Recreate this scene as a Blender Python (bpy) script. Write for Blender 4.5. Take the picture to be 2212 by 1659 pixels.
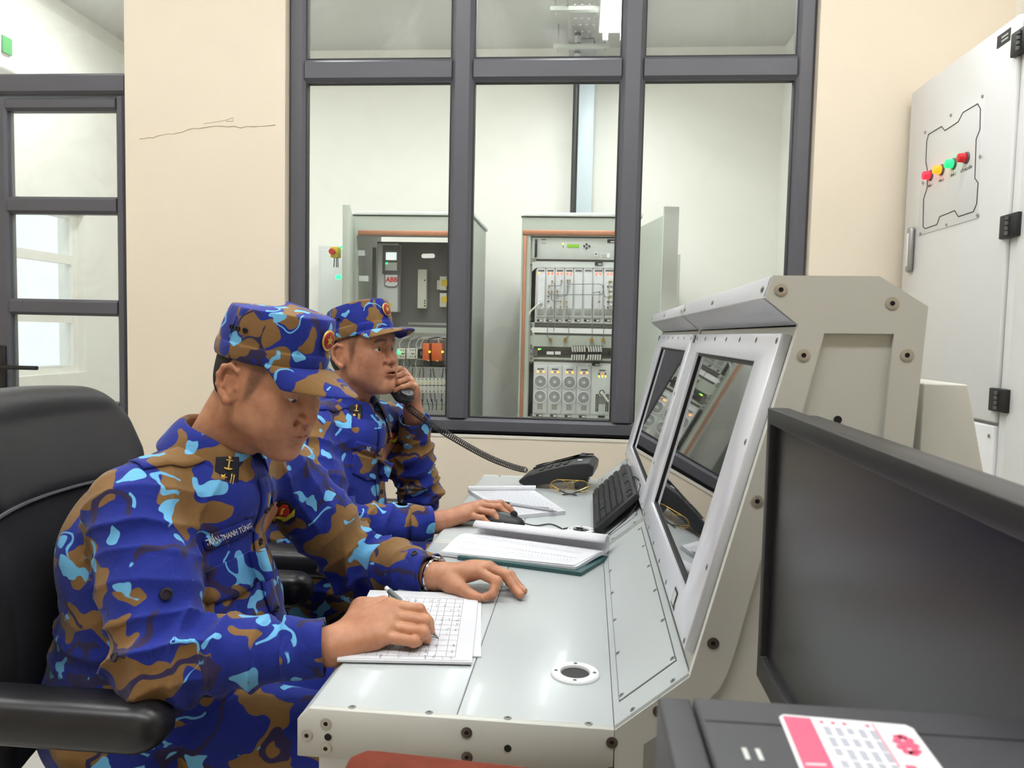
import bpy, bmesh, math, random
import numpy as np
from mathutils import Vector, Matrix, Euler
from mathutils.geometry import tessellate_polygon
from mathutils.bvhtree import BVHTree
random.seed(7); RNG = np.random.default_rng(7)
for o in list(bpy.data.objects): bpy.data.objects.remove(o)
SC = bpy.context.scene; COL = SC.collection

# ------------------------------------------------------------------ camera
YAW, PITCH, ROLL, FPX = -0.0862857, -0.0649213, 0.0219392, 1662.15
CAM = np.array([0.0, 0.0, 1.25])
_f = np.array([math.sin(YAW)*math.cos(PITCH), math.cos(YAW)*math.cos(PITCH), math.sin(PITCH)])
_r = np.array([math.cos(YAW), -math.sin(YAW), 0.0]); _u = np.cross(_r, _f)
_r2 = math.cos(ROLL)*_r + math.sin(ROLL)*_u; _u2 = -math.sin(ROLL)*_r + math.cos(ROLL)*_u
cam_data = bpy.data.cameras.new('camera'); cam = bpy.data.objects.new('camera', cam_data); COL.objects.link(cam)
cam.matrix_world = Matrix(((_r2[0], _u2[0], -_f[0], CAM[0]), (_r2[1], _u2[1], -_f[1], CAM[1]), (_r2[2], _u2[2], -_f[2], CAM[2]), (0, 0, 0, 1)))
cam_data.sensor_width = 36; cam_data.lens = FPX/2212*36; cam_data.clip_start = 0.02
cam_data.dof.use_dof = True; cam_data.dof.focus_distance = 1.8; cam_data.dof.aperture_fstop = 15
SC.camera = cam
def at(px, py, Y):
    """world point on the plane y = Y seen at a pixel of the 2212 x 1659 photograph (used to measure the place)"""
    d = (px-1106)/FPX*_r2 - (py-829.5)/FPX*_u2 + _f
    return CAM + d*((Y-CAM[1])/d[1])

# ------------------------------------------------------------------ world, lights, exposure
SC.view_settings.view_transform = 'Standard'; SC.view_settings.look = 'None'
SC.view_settings.gamma = 1.0; SC.view_settings.use_curve_mapping = False
SC.view_settings.exposure = EXPOSURE = 0.0
SC.cycles.adaptive_threshold = 0.05; SC.cycles.max_bounces = 4; SC.cycles.diffuse_bounces = 3; SC.cycles.glossy_bounces = 3; SC.cycles.transparent_max_bounces = 10; SC.cycles.caustics_reflective = False; SC.cycles.caustics_refractive = False
w = bpy.data.worlds.new('world'); SC.world = w; w.use_nodes = True
w.node_tree.nodes['Background'].inputs[0].default_value = (0.86, 0.92, 1.0, 1); w.node_tree.nodes['Background'].inputs[1].default_value = 1.6
CEIL = 3.35
ROOM_LAMPS = [(-2.5, 1.80, 'x'), (-0.75, 1.80, 'x'), (0.9, 1.80, 'x'), (-1.75, 0.235, 'x'), (-0.3, 0.235, 'x'), (1.0, 0.235, 'x')]
FAR_LAMPS = [(0.165, 4.46), (-1.3, 3.87), (-0.1, 3.87), (-2.8, 4.3)]  # the middle two are unseen, added to light the cabinet fronts
ROOM_POWER, FAR_POWER = 22.5, 31.5
def lamp_light(x, y, z, sx, sy, power, color=(0.95, 0.98, 1.0)):
    L = bpy.data.lights.new('tube_light', 'AREA'); L.shape = 'RECTANGLE'; L.size = sx; L.size_y = sy
    L.energy = power; L.color = color
    o = bpy.data.objects.new('tube_light', L); COL.objects.link(o); o.location = (x, y, z); return o

# ------------------------------------------------------------------ helpers: materials
def lin(c):
    c = c/255.0
    return c/12.92 if c <= 0.04045 else ((c+0.055)/1.055)**2.4
def rgb(t): return (lin(t[0]), lin(t[1]), lin(t[2]), 1.0)
MATS = {}
def M(name, col, rough=0.5, metal=0.0, var=0.03, vscale=14.0, bump=0.0, bscale=200.0, emit=0.0, spec=0.5, coat=0.0):
    if name in MATS: return MATS[name]
    m = bpy.data.materials.new(name); m.use_nodes = True; MATS[name] = m
    nt = m.node_tree; b = nt.nodes['Principled BSDF']
    b.inputs['Roughness'].default_value = rough; b.inputs['Metallic'].default_value = metal
    b.inputs['Specular IOR Level'].default_value = spec; b.inputs['Coat Weight'].default_value = coat
    tc = nt.nodes.new('ShaderNodeTexCoord')
    n = nt.nodes.new('ShaderNodeTexNoise'); n.inputs['Scale'].default_value = vscale; n.inputs['Detail'].default_value = 4
    nt.links.new(tc.outputs['Object'], n.inputs['Vector'])
    mx = nt.nodes.new('ShaderNodeMix'); mx.data_type = 'RGBA'
    c = rgb(col); mx.inputs[6].default_value = tuple(v*(1-var) for v in c[:3])+(1,); mx.inputs[7].default_value = tuple(min(1, v*(1+var)) for v in c[:3])+(1,)
    nt.links.new(n.outputs['Fac'], mx.inputs[0]); nt.links.new(mx.outputs[2], b.inputs['Base Color'])
    if bump:
        n2 = nt.nodes.new('ShaderNodeTexNoise'); n2.inputs['Scale'].default_value = bscale; n2.inputs['Detail'].default_value = 3
        nt.links.new(tc.outputs['Object'], n2.inputs['Vector'])
        bp = nt.nodes.new('ShaderNodeBump'); bp.inputs['Strength'].default_value = bump; bp.inputs['Distance'].default_value = 0.002
        nt.links.new(n2.outputs['Fac'], bp.inputs['Height']); nt.links.new(bp.outputs['Normal'], b.inputs['Normal'])
    if emit:
        b.inputs['Emission Color'].default_value = c; b.inputs['Emission Strength'].default_value = emit
    return m
def glass_mat(name, tint=(0.95, 0.97, 0.96), refl=1.0, dirt=0.0):
    if name in MATS: return MATS[name]
    m = bpy.data.materials.new(name); m.use_nodes = True; MATS[name] = m; nt = m.node_tree; nt.nodes.clear()
    out = nt.nodes.new('ShaderNodeOutputMaterial'); tr = nt.nodes.new('ShaderNodeBsdfTransparent'); tr.inputs[0].default_value = (*tint, 1)
    gl = nt.nodes.new('ShaderNodeBsdfGlossy'); gl.inputs['Roughness'].default_value = 0.0
    fr = nt.nodes.new('ShaderNodeFresnel'); ge = nt.nodes.new('ShaderNodeNewGeometry'); ior = nt.nodes.new('ShaderNodeMapRange')
    ior.inputs[3].default_value = 1.45; ior.inputs[4].default_value = 1/1.45      # the pane's rear face sees glass to air the same way
    nt.links.new(ge.outputs['Backfacing'], ior.inputs[0]); nt.links.new(ior.outputs[0], fr.inputs[0])
    mul = nt.nodes.new('ShaderNodeMath'); mul.operation = 'MULTIPLY'; mul.inputs[1].default_value = refl; nt.links.new(fr.outputs[0], mul.inputs[0])
    mx = nt.nodes.new('ShaderNodeMixShader'); nt.links.new(mul.outputs[0], mx.inputs[0]); nt.links.new(tr.outputs[0], mx.inputs[1]); nt.links.new(gl.outputs[0], mx.inputs[2])
    last = mx
    if dirt:
        tc = nt.nodes.new('ShaderNodeTexCoord'); n = nt.nodes.new('ShaderNodeTexNoise'); n.inputs['Scale'].default_value = 3.0; n.inputs['Detail'].default_value = 6; n.inputs['Distortion'].default_value = 1.5
        nt.links.new(tc.outputs['Object'], n.inputs['Vector'])
        r = nt.nodes.new('ShaderNodeMapRange'); r.inputs[1].default_value = 0.45; r.inputs[2].default_value = 0.75; r.inputs[3].default_value = dirt*0.3; r.inputs[4].default_value = dirt
        nt.links.new(n.outputs['Fac'], r.inputs[0])
        df = nt.nodes.new('ShaderNodeBsdfDiffuse'); df.inputs[0].default_value = (0.8, 0.8, 0.78, 1)
        m2 = nt.nodes.new('ShaderNodeMixShader'); nt.links.new(r.outputs[0], m2.inputs[0]); nt.links.new(mx.outputs[0], m2.inputs[1]); nt.links.new(df.outputs[0], m2.inputs[2]); last = m2
    nt.links.new(last.outputs[0], out.inputs[0]); return m

# ------------------------------------------------------------------ helpers: objects
WM = {}
def setp(o, label=None, cat=None, group=None, kind=None):
    if label: o['label'] = label
    if cat: o['category'] = cat
    if group: o['group'] = group
    if kind: o['kind'] = kind
    return o
def thing(name, label, cat, loc=(0, 0, 0), rotz=0.0, group=None):
    o = bpy.data.objects.new(name, None); COL.objects.link(o); o.location = loc; o.rotation_euler = (0, 0, rotz)
    o.empty_display_size = 0.05
    WM[o] = Matrix.Translation(Vector(loc)) @ Matrix.Rotation(rotz, 4, 'Z')
    return setp(o, label, cat, group)
def link(name, me, mat=None, parent=None, mw=None, local=False, label=None, kind=None):
    """mesh object; coordinates are world ones unless local (then the parent's)"""
    o = bpy.data.objects.new(name, me); COL.objects.link(o)
    if mat is not None and len(me.materials) == 0: me.materials.append(mat)
    mw = mw or Matrix()
    if parent is not None:
        o.parent = parent
        if local: o.matrix_parent_inverse = Matrix(); o.matrix_basis = mw; WM[o] = WM[parent] @ mw
        else: o.matrix_parent_inverse = WM[parent].inverted(); o.matrix_basis = mw; WM[o] = mw
    else: o.matrix_basis = mw; WM[o] = mw
    if label: o['label'] = label
    if kind: o['kind'] = kind
    return o
class MB:
    def __init__(s): s.v = []; s.f = []
    def add(s, vs, fs):
        b = len(s.v); s.v += [tuple(float(c) for c in p) for p in vs]; s.f += [tuple(b+i for i in f) for f in fs]; return s
    def box(s, x0, x1, y0, y1, z0, z1):
        return s.add([(x0, y0, z0), (x1, y0, z0), (x1, y1, z0), (x0, y1, z0), (x0, y0, z1), (x1, y0, z1), (x1, y1, z1), (x0, y1, z1)],
                     [(0, 3, 2, 1), (4, 5, 6, 7), (0, 1, 5, 4), (1, 2, 6, 5), (2, 3, 7, 6), (3, 0, 4, 7)])
    def obox(s, c, ax, ay, az, hx, hy, hz):
        c, ax, ay, az = map(Vector, (c, ax, ay, az)); vs = []
        for k in (-1, 1):
            for i, j in ((-1, -1), (1, -1), (1, 1), (-1, 1)): vs.append(c+ax*hx*i+ay*hy*j+az*hz*k)
        return s.add(vs, [(0, 3, 2, 1), (4, 5, 6, 7), (0, 1, 5, 4), (1, 2, 6, 5), (2, 3, 7, 6), (3, 0, 4, 7)])
    def prism(s, pts, fn, a0, a1, holes=()):
        """pts 2-D outline (and holes) mapped by fn(u, v, a) and extruded from a0 to a1"""
        loops = [list(pts)]+[list(h) for h in holes]
        tri = tessellate_polygon([[Vector((u, v, 0)) for u, v in l] for l in loops])
        flat = [p for l in loops for p in l]; n = len(flat)
        vs = [fn(u, v, a0) for u, v in flat]+[fn(u, v, a1) for u, v in flat]
        if holes: fs = [tuple(t) for t in tri]+[tuple(n+i for i in t[::-1]) for t in tri]
        else: fs = [tuple(range(n)), tuple(range(2*n-1, n-1, -1))]
        b = 0
        for l in loops:
            k = len(l)
            for i in range(k): j = (i+1) % k; fs.append((b+i, b+j, n+b+j, n+b+i))
            b += k
        return s.add(vs, fs)
    def cyl(s, p0, p1, r0, r1=None, n=16, cap=True):
        r1 = r0 if r1 is None else r1; p0, p1 = Vector(p0), Vector(p1); d = (p1-p0).normalized()
        a = d.orthogonal().normalized(); b = d.cross(a); vs = []
        for p, r in ((p0, r0), (p1, r1)):
            for i in range(n): t = 2*math.pi*i/n; vs.append(p+a*r*math.cos(t)+b*r*math.sin(t))
        fs = [(i, (i+1) % n, n+(i+1) % n, n+i) for i in range(n)]
        if cap: fs += [tuple(range(n-1, -1, -1)), tuple(range(n, 2*n))]
        return s.add(vs, fs)
    def tube(s, pts, r, n=8, cap=True, closed=False):
        pts = [Vector(p) for p in pts]; k = len(pts); rr = r if hasattr(r, '__len__') else [r]*k
        prev = None; vs = []
        for i, p in enumerate(pts):
            if closed: d = (pts[(i+1) % k]-pts[i-1]).normalized()
            else: d = (pts[min(i+1, k-1)]-pts[max(i-1, 0)]).normalized()
            a = d.orthogonal().normalized() if prev is None else (prev-d*prev.dot(d)).normalized()
            prev = a; b = d.cross(a)
            for j in range(n): t = 2*math.pi*j/n; vs.append(p+a*rr[i]*math.cos(t)+b*rr[i]*math.sin(t))
        fs = []
        for i in range(k if closed else k-1):
            i2 = (i+1) % k
            for j in range(n): j2 = (j+1) % n; fs.append((i*n+j, i*n+j2, i2*n+j2, i2*n+j))
        if cap and not closed: fs += [tuple(range(n-1, -1, -1)), tuple(range((k-1)*n, k*n))]
        return s.add(vs, fs)
    def grid(s, P, closed_u=False):
        """P[i][j] points"""
        nu, nv = len(P), len(P[0]); vs = [p for row in P for p in row]; fs = []
        for i in range(nu if closed_u else nu-1):
            i2 = (i+1) % nu
            for j in range(nv-1): fs.append((i*nv+j, i2*nv+j, i2*nv+j+1, i*nv+j+1))
        return s.add(vs, fs)
    def mesh(s, bevel=0.0, seg=2, smooth=None, angle=35, weld=False):
        me = bpy.data.meshes.new('mesh'); bm = bmesh.new()
        bv = [bm.verts.new(p) for p in s.v]
        for f in s.f:
            try: bm.faces.new([bv[i] for i in f])
            except ValueError: pass
        if weld: bmesh.ops.remove_doubles(bm, verts=bm.verts, dist=1e-5)
        bmesh.ops.recalc_face_normals(bm, faces=bm.faces)
        if bevel:
            es = [e for e in bm.edges if len(e.link_faces) == 2 and e.calc_face_angle(0) > math.radians(angle)]
            bmesh.ops.bevel(bm, geom=es, offset=bevel, segments=seg, affect='EDGES', profile=0.5, clamp_overlap=True)
        bm.to_mesh(me); bm.free()
        sm = smooth if smooth is not None else bool(bevel)
        if sm:
            me.shade_smooth()
            me.set_sharp_from_angle(angle=math.radians(40 if not bevel else 50))
        return me
    def part(s, name, mat, parent=None, bevel=0.0, seg=2, smooth=None, local=False, label=None, kind=None, weld=False):
        return link(name, s.mesh(bevel, seg, smooth, weld=weld), mat, parent, local=local, label=label, kind=kind)
def inst(name, me, parent, loc, z=None, x=None, local=False, scale=1.0):
    """a copy of a shared mesh placed at loc, its z axis along z"""
    z = Vector(z or (0, 0, 1)).normalized()
    xx = Vector(x) if x is not None else (Vector((1, 0, 0)) if abs(z.x) < 0.9 else Vector((0, 1, 0)))
    xx = (xx-z*xx.dot(z)).normalized(); yy = z.cross(xx)
    mw = Matrix(((xx.x, yy.x, z.x, loc[0]), (xx.y, yy.y, z.y, loc[1]), (xx.z, yy.z, z.z, loc[2]), (0, 0, 0, 1)))
    if scale != 1.0: mw = mw @ Matrix.Scale(scale, 4)
    return link(name, me, None, parent, mw, local)
def text_mesh(s, size, extrude=0.0002, align='CENTER', bold=0.0, shear=0.0):
    c = bpy.data.curves.new('lettering', 'FONT'); c.body = s; c.size = size; c.extrude = extrude; c.align_x = align; c.align_y = 'CENTER'
    c.offset = bold; c.shear = shear; c.resolution_u = 2
    o = bpy.data.objects.new('lettering', c); COL.objects.link(o)
    me = bpy.data.meshes.new_from_object(o.evaluated_get(bpy.context.evaluated_depsgraph_get()))
    bpy.data.objects.remove(o); bpy.data.curves.remove(c); return me
def text(name, s, size, mat, parent, loc, z, x, **k):
    local = k.pop('local', False)
    me = text_mesh(s, size, **k); me.materials.clear(); me.materials.append(mat)
    return inst(name, me, parent, loc, z, x, local)
XZ = lambda u, v, a: (u, a, v)
XY = lambda u, v, a: (u, v, a)
YZ = lambda u, v, a: (a, u, v)
def screw_mesh(name, r, h, mat_head, mat_hole, n=20):
    """cap screw: rounded head, dark hexagonal socket, two materials"""
    mb = MB(); prof = [(r*1.0, 0), (r*1.0, h*0.7), (r*0.9, h), (r*0.38, h), (r*0.32, h*0.25), (0.0001, h*0.25)]
    P = [[(q*math.cos(2*math.pi*i/n), q*math.sin(2*math.pi*i/n), z) for q, z in prof] for i in range(n)]
    mb.grid(P, closed_u=True); me = mb.mesh(smooth=True); me.materials.append(mat_head); me.materials.append(mat_hole)
    for p in me.polygons:
        c = p.center
        if math.hypot(c.x, c.y) < r*0.36: p.material_index = 1
    return me
# ------------------------------------------------------------------ the rooms
def wall_mat(name, col, var=0.05):
    m = M(name, col, rough=0.75, var=var, vscale=1.6, bump=0.25, bscale=60); return m
m_cream = wall_mat('cream_plaster', (238, 226, 206))
m_far = wall_mat('pale_plaster', (244, 242, 234), 0.03)
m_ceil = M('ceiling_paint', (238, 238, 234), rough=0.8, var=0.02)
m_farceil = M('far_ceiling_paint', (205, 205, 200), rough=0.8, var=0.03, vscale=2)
m_floor = M('floor_tile', (205, 203, 196), rough=0.25, var=0.05, vscale=3)
m_alu = M('grey_aluminium_frame', (88, 88, 95), rough=0.45, var=0.04, vscale=6)
m_aludark = M('frame_gasket', (40, 40, 43), rough=0.6)
m_glass = glass_mat('window_glass', dirt=0.03, refl=0.6)
m_glass_up = glass_mat('dusty_window_glass', dirt=0.16, refl=0.6)
m_doorglass = glass_mat('door_glass', dirt=0.10, refl=2.2)
m_sill = M('white_sealant', (236, 232, 220), rough=0.6)
WY0, WY1, WYF = 3.06, 3.22, 3.095           # front and rear face of the window wall, window plane
WX0, WX1, WZ0, WZ1 = -1.203, 0.868, 0.842, 2.96
DX0, DX1, DZ1 = -2.93, -1.878, 2.96
RX0, RX1, RY0 = -3.6, 1.62, -2.3
def struct(name, mb, mat, bevel=0.0, label=None, cat=None):
    o = mb.part(name, mat, bevel=bevel); o['kind'] = 'structure'
    if label: o['label'] = label
    return o
struct('floor', MB().box(RX0-.2, RX1+.2, RY0-.2, WY0+.08, -0.1, 0), m_floor, label='pale glossy tiled floor of the control room')
struct('ceiling', MB().box(RX0-.2, RX1+.2, RY0-.2, WY0+.08, CEIL, CEIL+.1), m_ceil, label='white ceiling of the control room')
mb = MB()
outer = [(RX0-.2, 0), (DX0, 0), (DX0, DZ1), (DX1, DZ1), (DX1, 0), (RX1+.2, 0), (RX1+.2, CEIL), (RX0-.2, CEIL)]
mb.prism(outer, XZ, WY0, WY1, holes=[[(WX0, WZ0), (WX1, WZ0), (WX1, WZ1), (WX0, WZ1)]])
wb = struct('wall_back', mb, m_cream, label='cream plastered wall around the grey window and door')
struct('wall_right', MB().box(RX1, RX1+.2, RY0-.2, WY0, 0, CEIL), m_cream, label='cream plastered wall behind the grey cabinet')
struct('wall_left', MB().box(RX0-.2, RX0, RY0-.2, WY0, 0, CEIL), m_cream, label='cream plastered wall on the left')
struct('wall_front', MB().box(RX0-.2, RX1+.2, RY0-.2, RY0, 0, CEIL), m_cream, label='cream plastered wall behind the viewer')
# hairline crack and plaster patches on the cream wall
m_crack = M('crack', (150, 132, 108), rough=0.9)
pts = [(302, 299), (330, 297), (352, 290), (385, 287), (405, 280), (440, 275), (480, 273), (520, 275), (560, 272), (612, 268)]
cp = [at(x, y, WY0-.0004) for x, y in pts]
q = []
for a, b in zip(cp[:-1], cp[1:]):
    for t in (0, .33, .66):
        p = a+(b-a)*t; q.append((p[0], p[1], p[2]+random.uniform(-.003, .003)))
MB().tube(q, [0.0007+0.0008*random.random() for _ in q], n=4).part('plaster_crack', m_crack, wb, label='thin wavy crack in the plaster')
cp = [at(x, y, WY0-.0004) for x, y in [(440, 267), (470, 263), (490, 259), (503, 254), (504, 262), (488, 262)]]
MB().tube([tuple(p) for p in cp], 0.0008, n=4).part('plaster_crack', m_crack, wb)
# plaster strip in the corner beside the cabinet
MB().box(1.565, 1.60, WY0-.004, WY0+.01, 2.18, CEIL).part('plaster_patch', m_sill, wb, bevel=.002, label='pale patched plaster strip in the corner')
# far room
FX0, FX1, FY1 = -3.43, 1.41, 5.8
struct('floor_far_room', MB().box(FX0-.2, FX1+.2, WY0+.08, FY1+.2, -0.1, 0), m_floor, label='floor of the equipment room')
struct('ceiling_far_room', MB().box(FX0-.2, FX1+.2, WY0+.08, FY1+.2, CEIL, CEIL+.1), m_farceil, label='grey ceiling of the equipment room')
struct('wall_far_back', MB().box(FX0-.2, FX1+.2, FY1, FY1+.2, 0, CEIL), m_far, label='pale plastered wall behind the open equipment cabinets')
struct('wall_far_right', MB().box(FX1, FX1+.2, WY1, FY1, 0, CEIL), m_far, label='pale plastered right wall of the equipment room')
# left wall of the far room with a tall window opening that lets daylight in
FWY0, FWY1, FWZ0, FWZ1 = 4.05, 5.10, 0.92, 2.02
mb = MB(); mb.prism([(WY1, 0), (FY1, 0), (FY1, CEIL), (WY1, CEIL)], YZ, FX0-.2, FX0, holes=[[(FWY0, FWZ0), (FWY1, FWZ0), (FWY1, FWZ1), (FWY0, FWZ1)]])
struct('wall_far_left', mb, m_far, label='pale plastered left wall of the equipment room')
w2 = thing('window_2', 'bright outside window seen through the door panes', None, (FX0-.1, (FWY0+FWY1)/2, FWZ0)); w2['kind'] = 'structure'
mb = MB()
mb.prism([(FWY0, FWZ0), (FWY1, FWZ0), (FWY1, FWZ1), (FWY0, FWZ1)], YZ, FX0-.12, FX0-.06, holes=[[(FWY0+.05, FWZ0+.05), (FWY1-.05, FWZ0+.05), (FWY1-.05, FWZ1-.05), (FWY0+.05, FWZ1-.05)]])
mb.part('window_frame', m_far, w2)
for z in (1.26, 1.66): MB().box(FX0-.115, FX0-.065, FWY0+.05, FWY1-.05, z, z+.06).part('glazing_bar', m_far, w2)
MB().box(FX0-.092, FX0-.088, FWY0+.05, FWY1-.05, FWZ0+.05, FWZ1-.05).part('pane', glass_mat('clear_glass'), w2)
m_blind = M('white_blind', (235, 240, 246), rough=0.8)

# window 1: frame, mullions, transom, gaskets, panes
w1 = thing('window_1', 'large grey aluminium window with six panes onto the equipment room', None, ((WX0+WX1)/2, WYF, WZ0)); w1['kind'] = 'structure'
def bar(mb, x0, x1, z0, z1, y0, y1, ch, axis):
    """aluminium bar with chamfered long edges; axis 'x' or 'z' is its length"""
    if axis == 'z':
        mb.prism([(x0, y1), (x0, y0+ch), (x0+ch, y0), (x1-ch, y0), (x1, y0+ch), (x1, y1)], XY, z0, z1)
    else:
        mb.prism([(z0, y1), (z0, y0+ch), (z0+ch, y0), (z1-ch, y0), (z1, y0+ch), (z1, y1)], lambda u, v, a: (a, v, u), x0, x1)
FW = 0.068
for x0, x1, nm in ((WX0, WX0+FW, 'frame_stile'), (WX1-FW, WX1, 'frame_stile')):
    mb = MB(); bar(mb, x0, x1, WZ0, WZ1, WYF, WYF+.06, .012, 'z'); mb.part(nm, m_alu, w1)
mb = MB(); bar(mb, WX0+FW, WX1-FW, WZ0, WZ0+.062, WYF, WYF+.06, .012, 'x'); mb.part('frame_rail', m_alu, w1)
mb = MB(); bar(mb, WX0+FW, WX1-FW, WZ1-.06, WZ1, WYF, WYF+.06, .012, 'x'); mb.part('frame_rail', m_alu, w1)
XM = [-0.492, 0.178]
for xm in XM:
    mb = MB(); bar(mb, xm-.044, xm+.044, WZ0+.062, WZ1-.06, WYF-.004, WYF+.06, .016, 'z'); mb.part('mullion', m_alu, w1)
ZT0, ZT1 = 2.252, 2.338
cols = [(WX0+FW, XM[0]-.044), (XM[0]+.044, XM[1]-.044), (XM[1]+.044, WX1-FW)]
for x0, x1 in cols:
    mb = MB(); bar(mb, x0, x1, ZT0, ZT1, WYF, WYF+.06, .012, 'x'); mb.part('transom', m_alu, w1)
    for z0, z1, gm in ((WZ0+.062, ZT0, m_glass), (ZT1, WZ1-.06, m_glass_up)):
        pn = MB().box(x0, x1, WYF+.026, WYF+.032, z0, z1).part('pane', gm, w1)
        mb = MB(); mb.prism([(x0, z0), (x1, z0), (x1, z1), (x0, z1)], XZ, WYF+.012, WYF+.045, holes=[[(x0+.006, z0+.006), (x1-.006, z0+.006), (x1-.006, z1-.006), (x0+.006, z1-.006)]])
        mb.part('gasket', m_aludark, pn)
struct('trim_1', MB().box(WX0-.002, WX1+.002, WY0-.003, WYF+.03, WZ0-.012, WZ0), m_sill, label='white sealant line under the window frame')

# door 1: frame, transom light above, leaf with three panes and lever handle
d1 = thing('door_1', 'grey aluminium glazed door with three panes and a black lever handle', None, ((DX0+DX1)/2, WYF, 0)); d1['kind'] = 'structure'
DY = WYF
mb = MB(); bar(mb, DX1-.022, DX1, 0, DZ1, DY-.006, DY+.06, .006, 'z'); mb.part('frame_stile', m_alu, d1)
mb = MB(); bar(mb, DX0, DX0+.05, 0, DZ1, DY-.006, DY+.06, .006, 'z'); mb.part('frame_stile', m_alu, d1)
mb = MB(); bar(mb, DX0+.05, DX1-.022, 2.205, 2.29, DY-.006, DY+.06, .012, 'x'); mb.part('frame_rail', m_alu, d1)
mb = MB(); bar(mb, DX0+.05, DX1-.022, DZ1-.05, DZ1, DY-.006, DY+.06, .012, 'x'); mb.part('frame_rail', m_alu, d1)
MB().box(DX0+.05, DX1-.022, DY+.026, DY+.032, 2.29, DZ1-.05).part('pane', m_doorglass, d1, label='clear pane above the door')
LX0, LX1 = DX0+.05, DX1-.026
leaf = thing('leaf', None, None, (LX0, DY, 0)); leaf.parent = d1; leaf.matrix_parent_inverse = WM[d1].inverted()
PX0, PX1 = at(13, 330, DY)[0], at(249, 330, DY)[0]
mb = MB(); bar(mb, PX1, LX1, .01, 2.195, DY, DY+.05, .010, 'z'); mb.part('stile', m_alu, leaf)
mb = MB(); bar(mb, PX0-.11, PX0, .01, 2.195, DY, DY+.05, .010, 'z'); mb.part('stile', m_alu, leaf)
mb = MB(); bar(mb, LX0, PX0-.115, .01, 2.195, DY+.01, DY+.05, .010, 'z'); mb.part('stile', m_alu, leaf)
zs = [at(130, y, DY)[2] for y in (238, 424, 461, 646, 681, 866)]
zr = [(2.195, zs[0]), (zs[1], zs[2]), (zs[3], zs[4]), (zs[5], zs[5]-.10)]
for a, b in zr:
    mb = MB(); bar(mb, PX0, PX1, min(a, b), max(a, b), DY, DY+.05, .012, 'x'); mb.part('rail', m_alu, leaf)
for a, b in ((zs[0], zs[1]), (zs[2], zs[3]), (zs[4], zs[5])):
    MB().box(PX0, PX1, DY+.022, DY+.028, b, a).part('pane', m_doorglass, leaf)
MB().box(PX0, PX1, DY+.01, DY+.04, .10, zs[5]-.10).part('kick_panel', m_alu, leaf)
m_black = M('black_plastic', (26, 26, 28), rough=0.4)
h0 = at(8, 793, DY-.05); 
hd = MB().tube([(h0[0]-.04, DY, h0[2]), (h0[0]-.04, DY-.045, h0[2]), (h0[0]-.03, DY-.055, h0[2]), (at(80, 791, DY-.055)[0], DY-.055, h0[2])], .009, n=10).part('door_handle', m_black, leaf, smooth=True)
MB().box(h0[0]-.055, h0[0]-.025, DY-.012, DY, h0[2]-.11, h0[2]+.09).part('lock_plate', m_black, leaf, bevel=.004)

# lamps on the ceilings
m_tube = M('lit_tube', (255, 253, 248), emit=6.0)
m_lampbody = M('lamp_body', (240, 240, 240), rough=0.4)
def ceiling_lamp(x, y, power, label, along='y', drop=0.0):
    CEIL = globals()['CEIL']-drop
    t = thing('ceiling_lamp', label, 'lamp', (x, y, CEIL), 0, 'twin tube ceiling lamps')
    sx, sy = (.2, 1.22) if along == 'y' else (1.22, .2)
    MB().box(x-sx/2, x+sx/2, y-sy/2, y+sy/2, CEIL-.045, CEIL-.004).part('housing', m_lampbody, t, bevel=.006)
    for k in (-1, 1):
        if along == 'y': a, b = (x+k*.055, y-.6, CEIL-.075), (x+k*.055, y+.6, CEIL-.075)
        else: a, b = (x-.6, y+k*.055, CEIL-.075), (x+.6, y+k*.055, CEIL-.075)
        MB().cyl(a, b, .014, n=12).part('tube', m_tube, t, smooth=True)
        for e in (a, b): MB().box(e[0]-.016, e[0]+.016, e[1]-.012, e[1]+.012, CEIL-.092, CEIL-.044).part('lamp_holder', m_lampbody, t)
    lamp_light(x, y, CEIL-.047, sx*.9, sy*.97, power)
    if drop:
        for k in (-.4, .4): MB().cyl((x, y+k, CEIL-.006), (x, y+k, CEIL+drop-.001), .006, n=8).part('hanger_rod', m_lampbody, t)
    return t
rl = ['above the door end of the room', 'above the window wall between the seats', 'above the window wall near the grey cabinet', 'over the left side of the room', 'overhead in the middle of the room', 'over the right side of the room']
for (x, y, al), l in zip(ROOM_LAMPS, rl): ceiling_lamp(x, y, ROOM_POWER, 'twin tube ceiling lamp '+l, al)
labs = ['lit twin tube lamp seen through the middle upper pane', 'added unseen twin tube lamp lighting the front of the open drive cabinet', 'added unseen twin tube lamp lighting the front of the open equipment rack', 'twin tube lamp near the air conditioner']
for i, ((x, y), l) in enumerate(zip(FAR_LAMPS, labs)): ceiling_lamp(x, y, FAR_POWER, l, drop=.13 if i == 0 else 0.0)
# ------------------------------------------------------------------ equipment room
m_cab = M('cabinet_grey_green', (178, 184, 174), rough=0.45, var=0.02)
m_cabl = M('cabinet_light_grey', (204, 208, 204), rough=0.45, var=0.02)
m_mod = M('module_grey', (200, 203, 203), rough=0.4, var=0.02)
m_strip = M('module_white_strip', (222, 224, 228), rough=0.4, var=0.02)
m_copper = M('copper_gasket', (176, 120, 92), rough=0.4, metal=0.5, var=0.25, vscale=60, bump=0.4, bscale=400)
m_dark = M('dark_backplate', (92, 92, 92), rough=0.5, var=0.05)
m_inside = M('cabinet_inside', (150, 152, 146), rough=0.5, var=0.04)
m_blk = M('black_label', (22, 22, 24), rough=0.5)
m_wht = M('white_label', (235, 235, 235), rough=0.5)
m_cream2 = M('ivory_plastic', (214, 213, 200), rough=0.4)
m_led_r = M('led_red', (255, 60, 30), emit=6.0)
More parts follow.
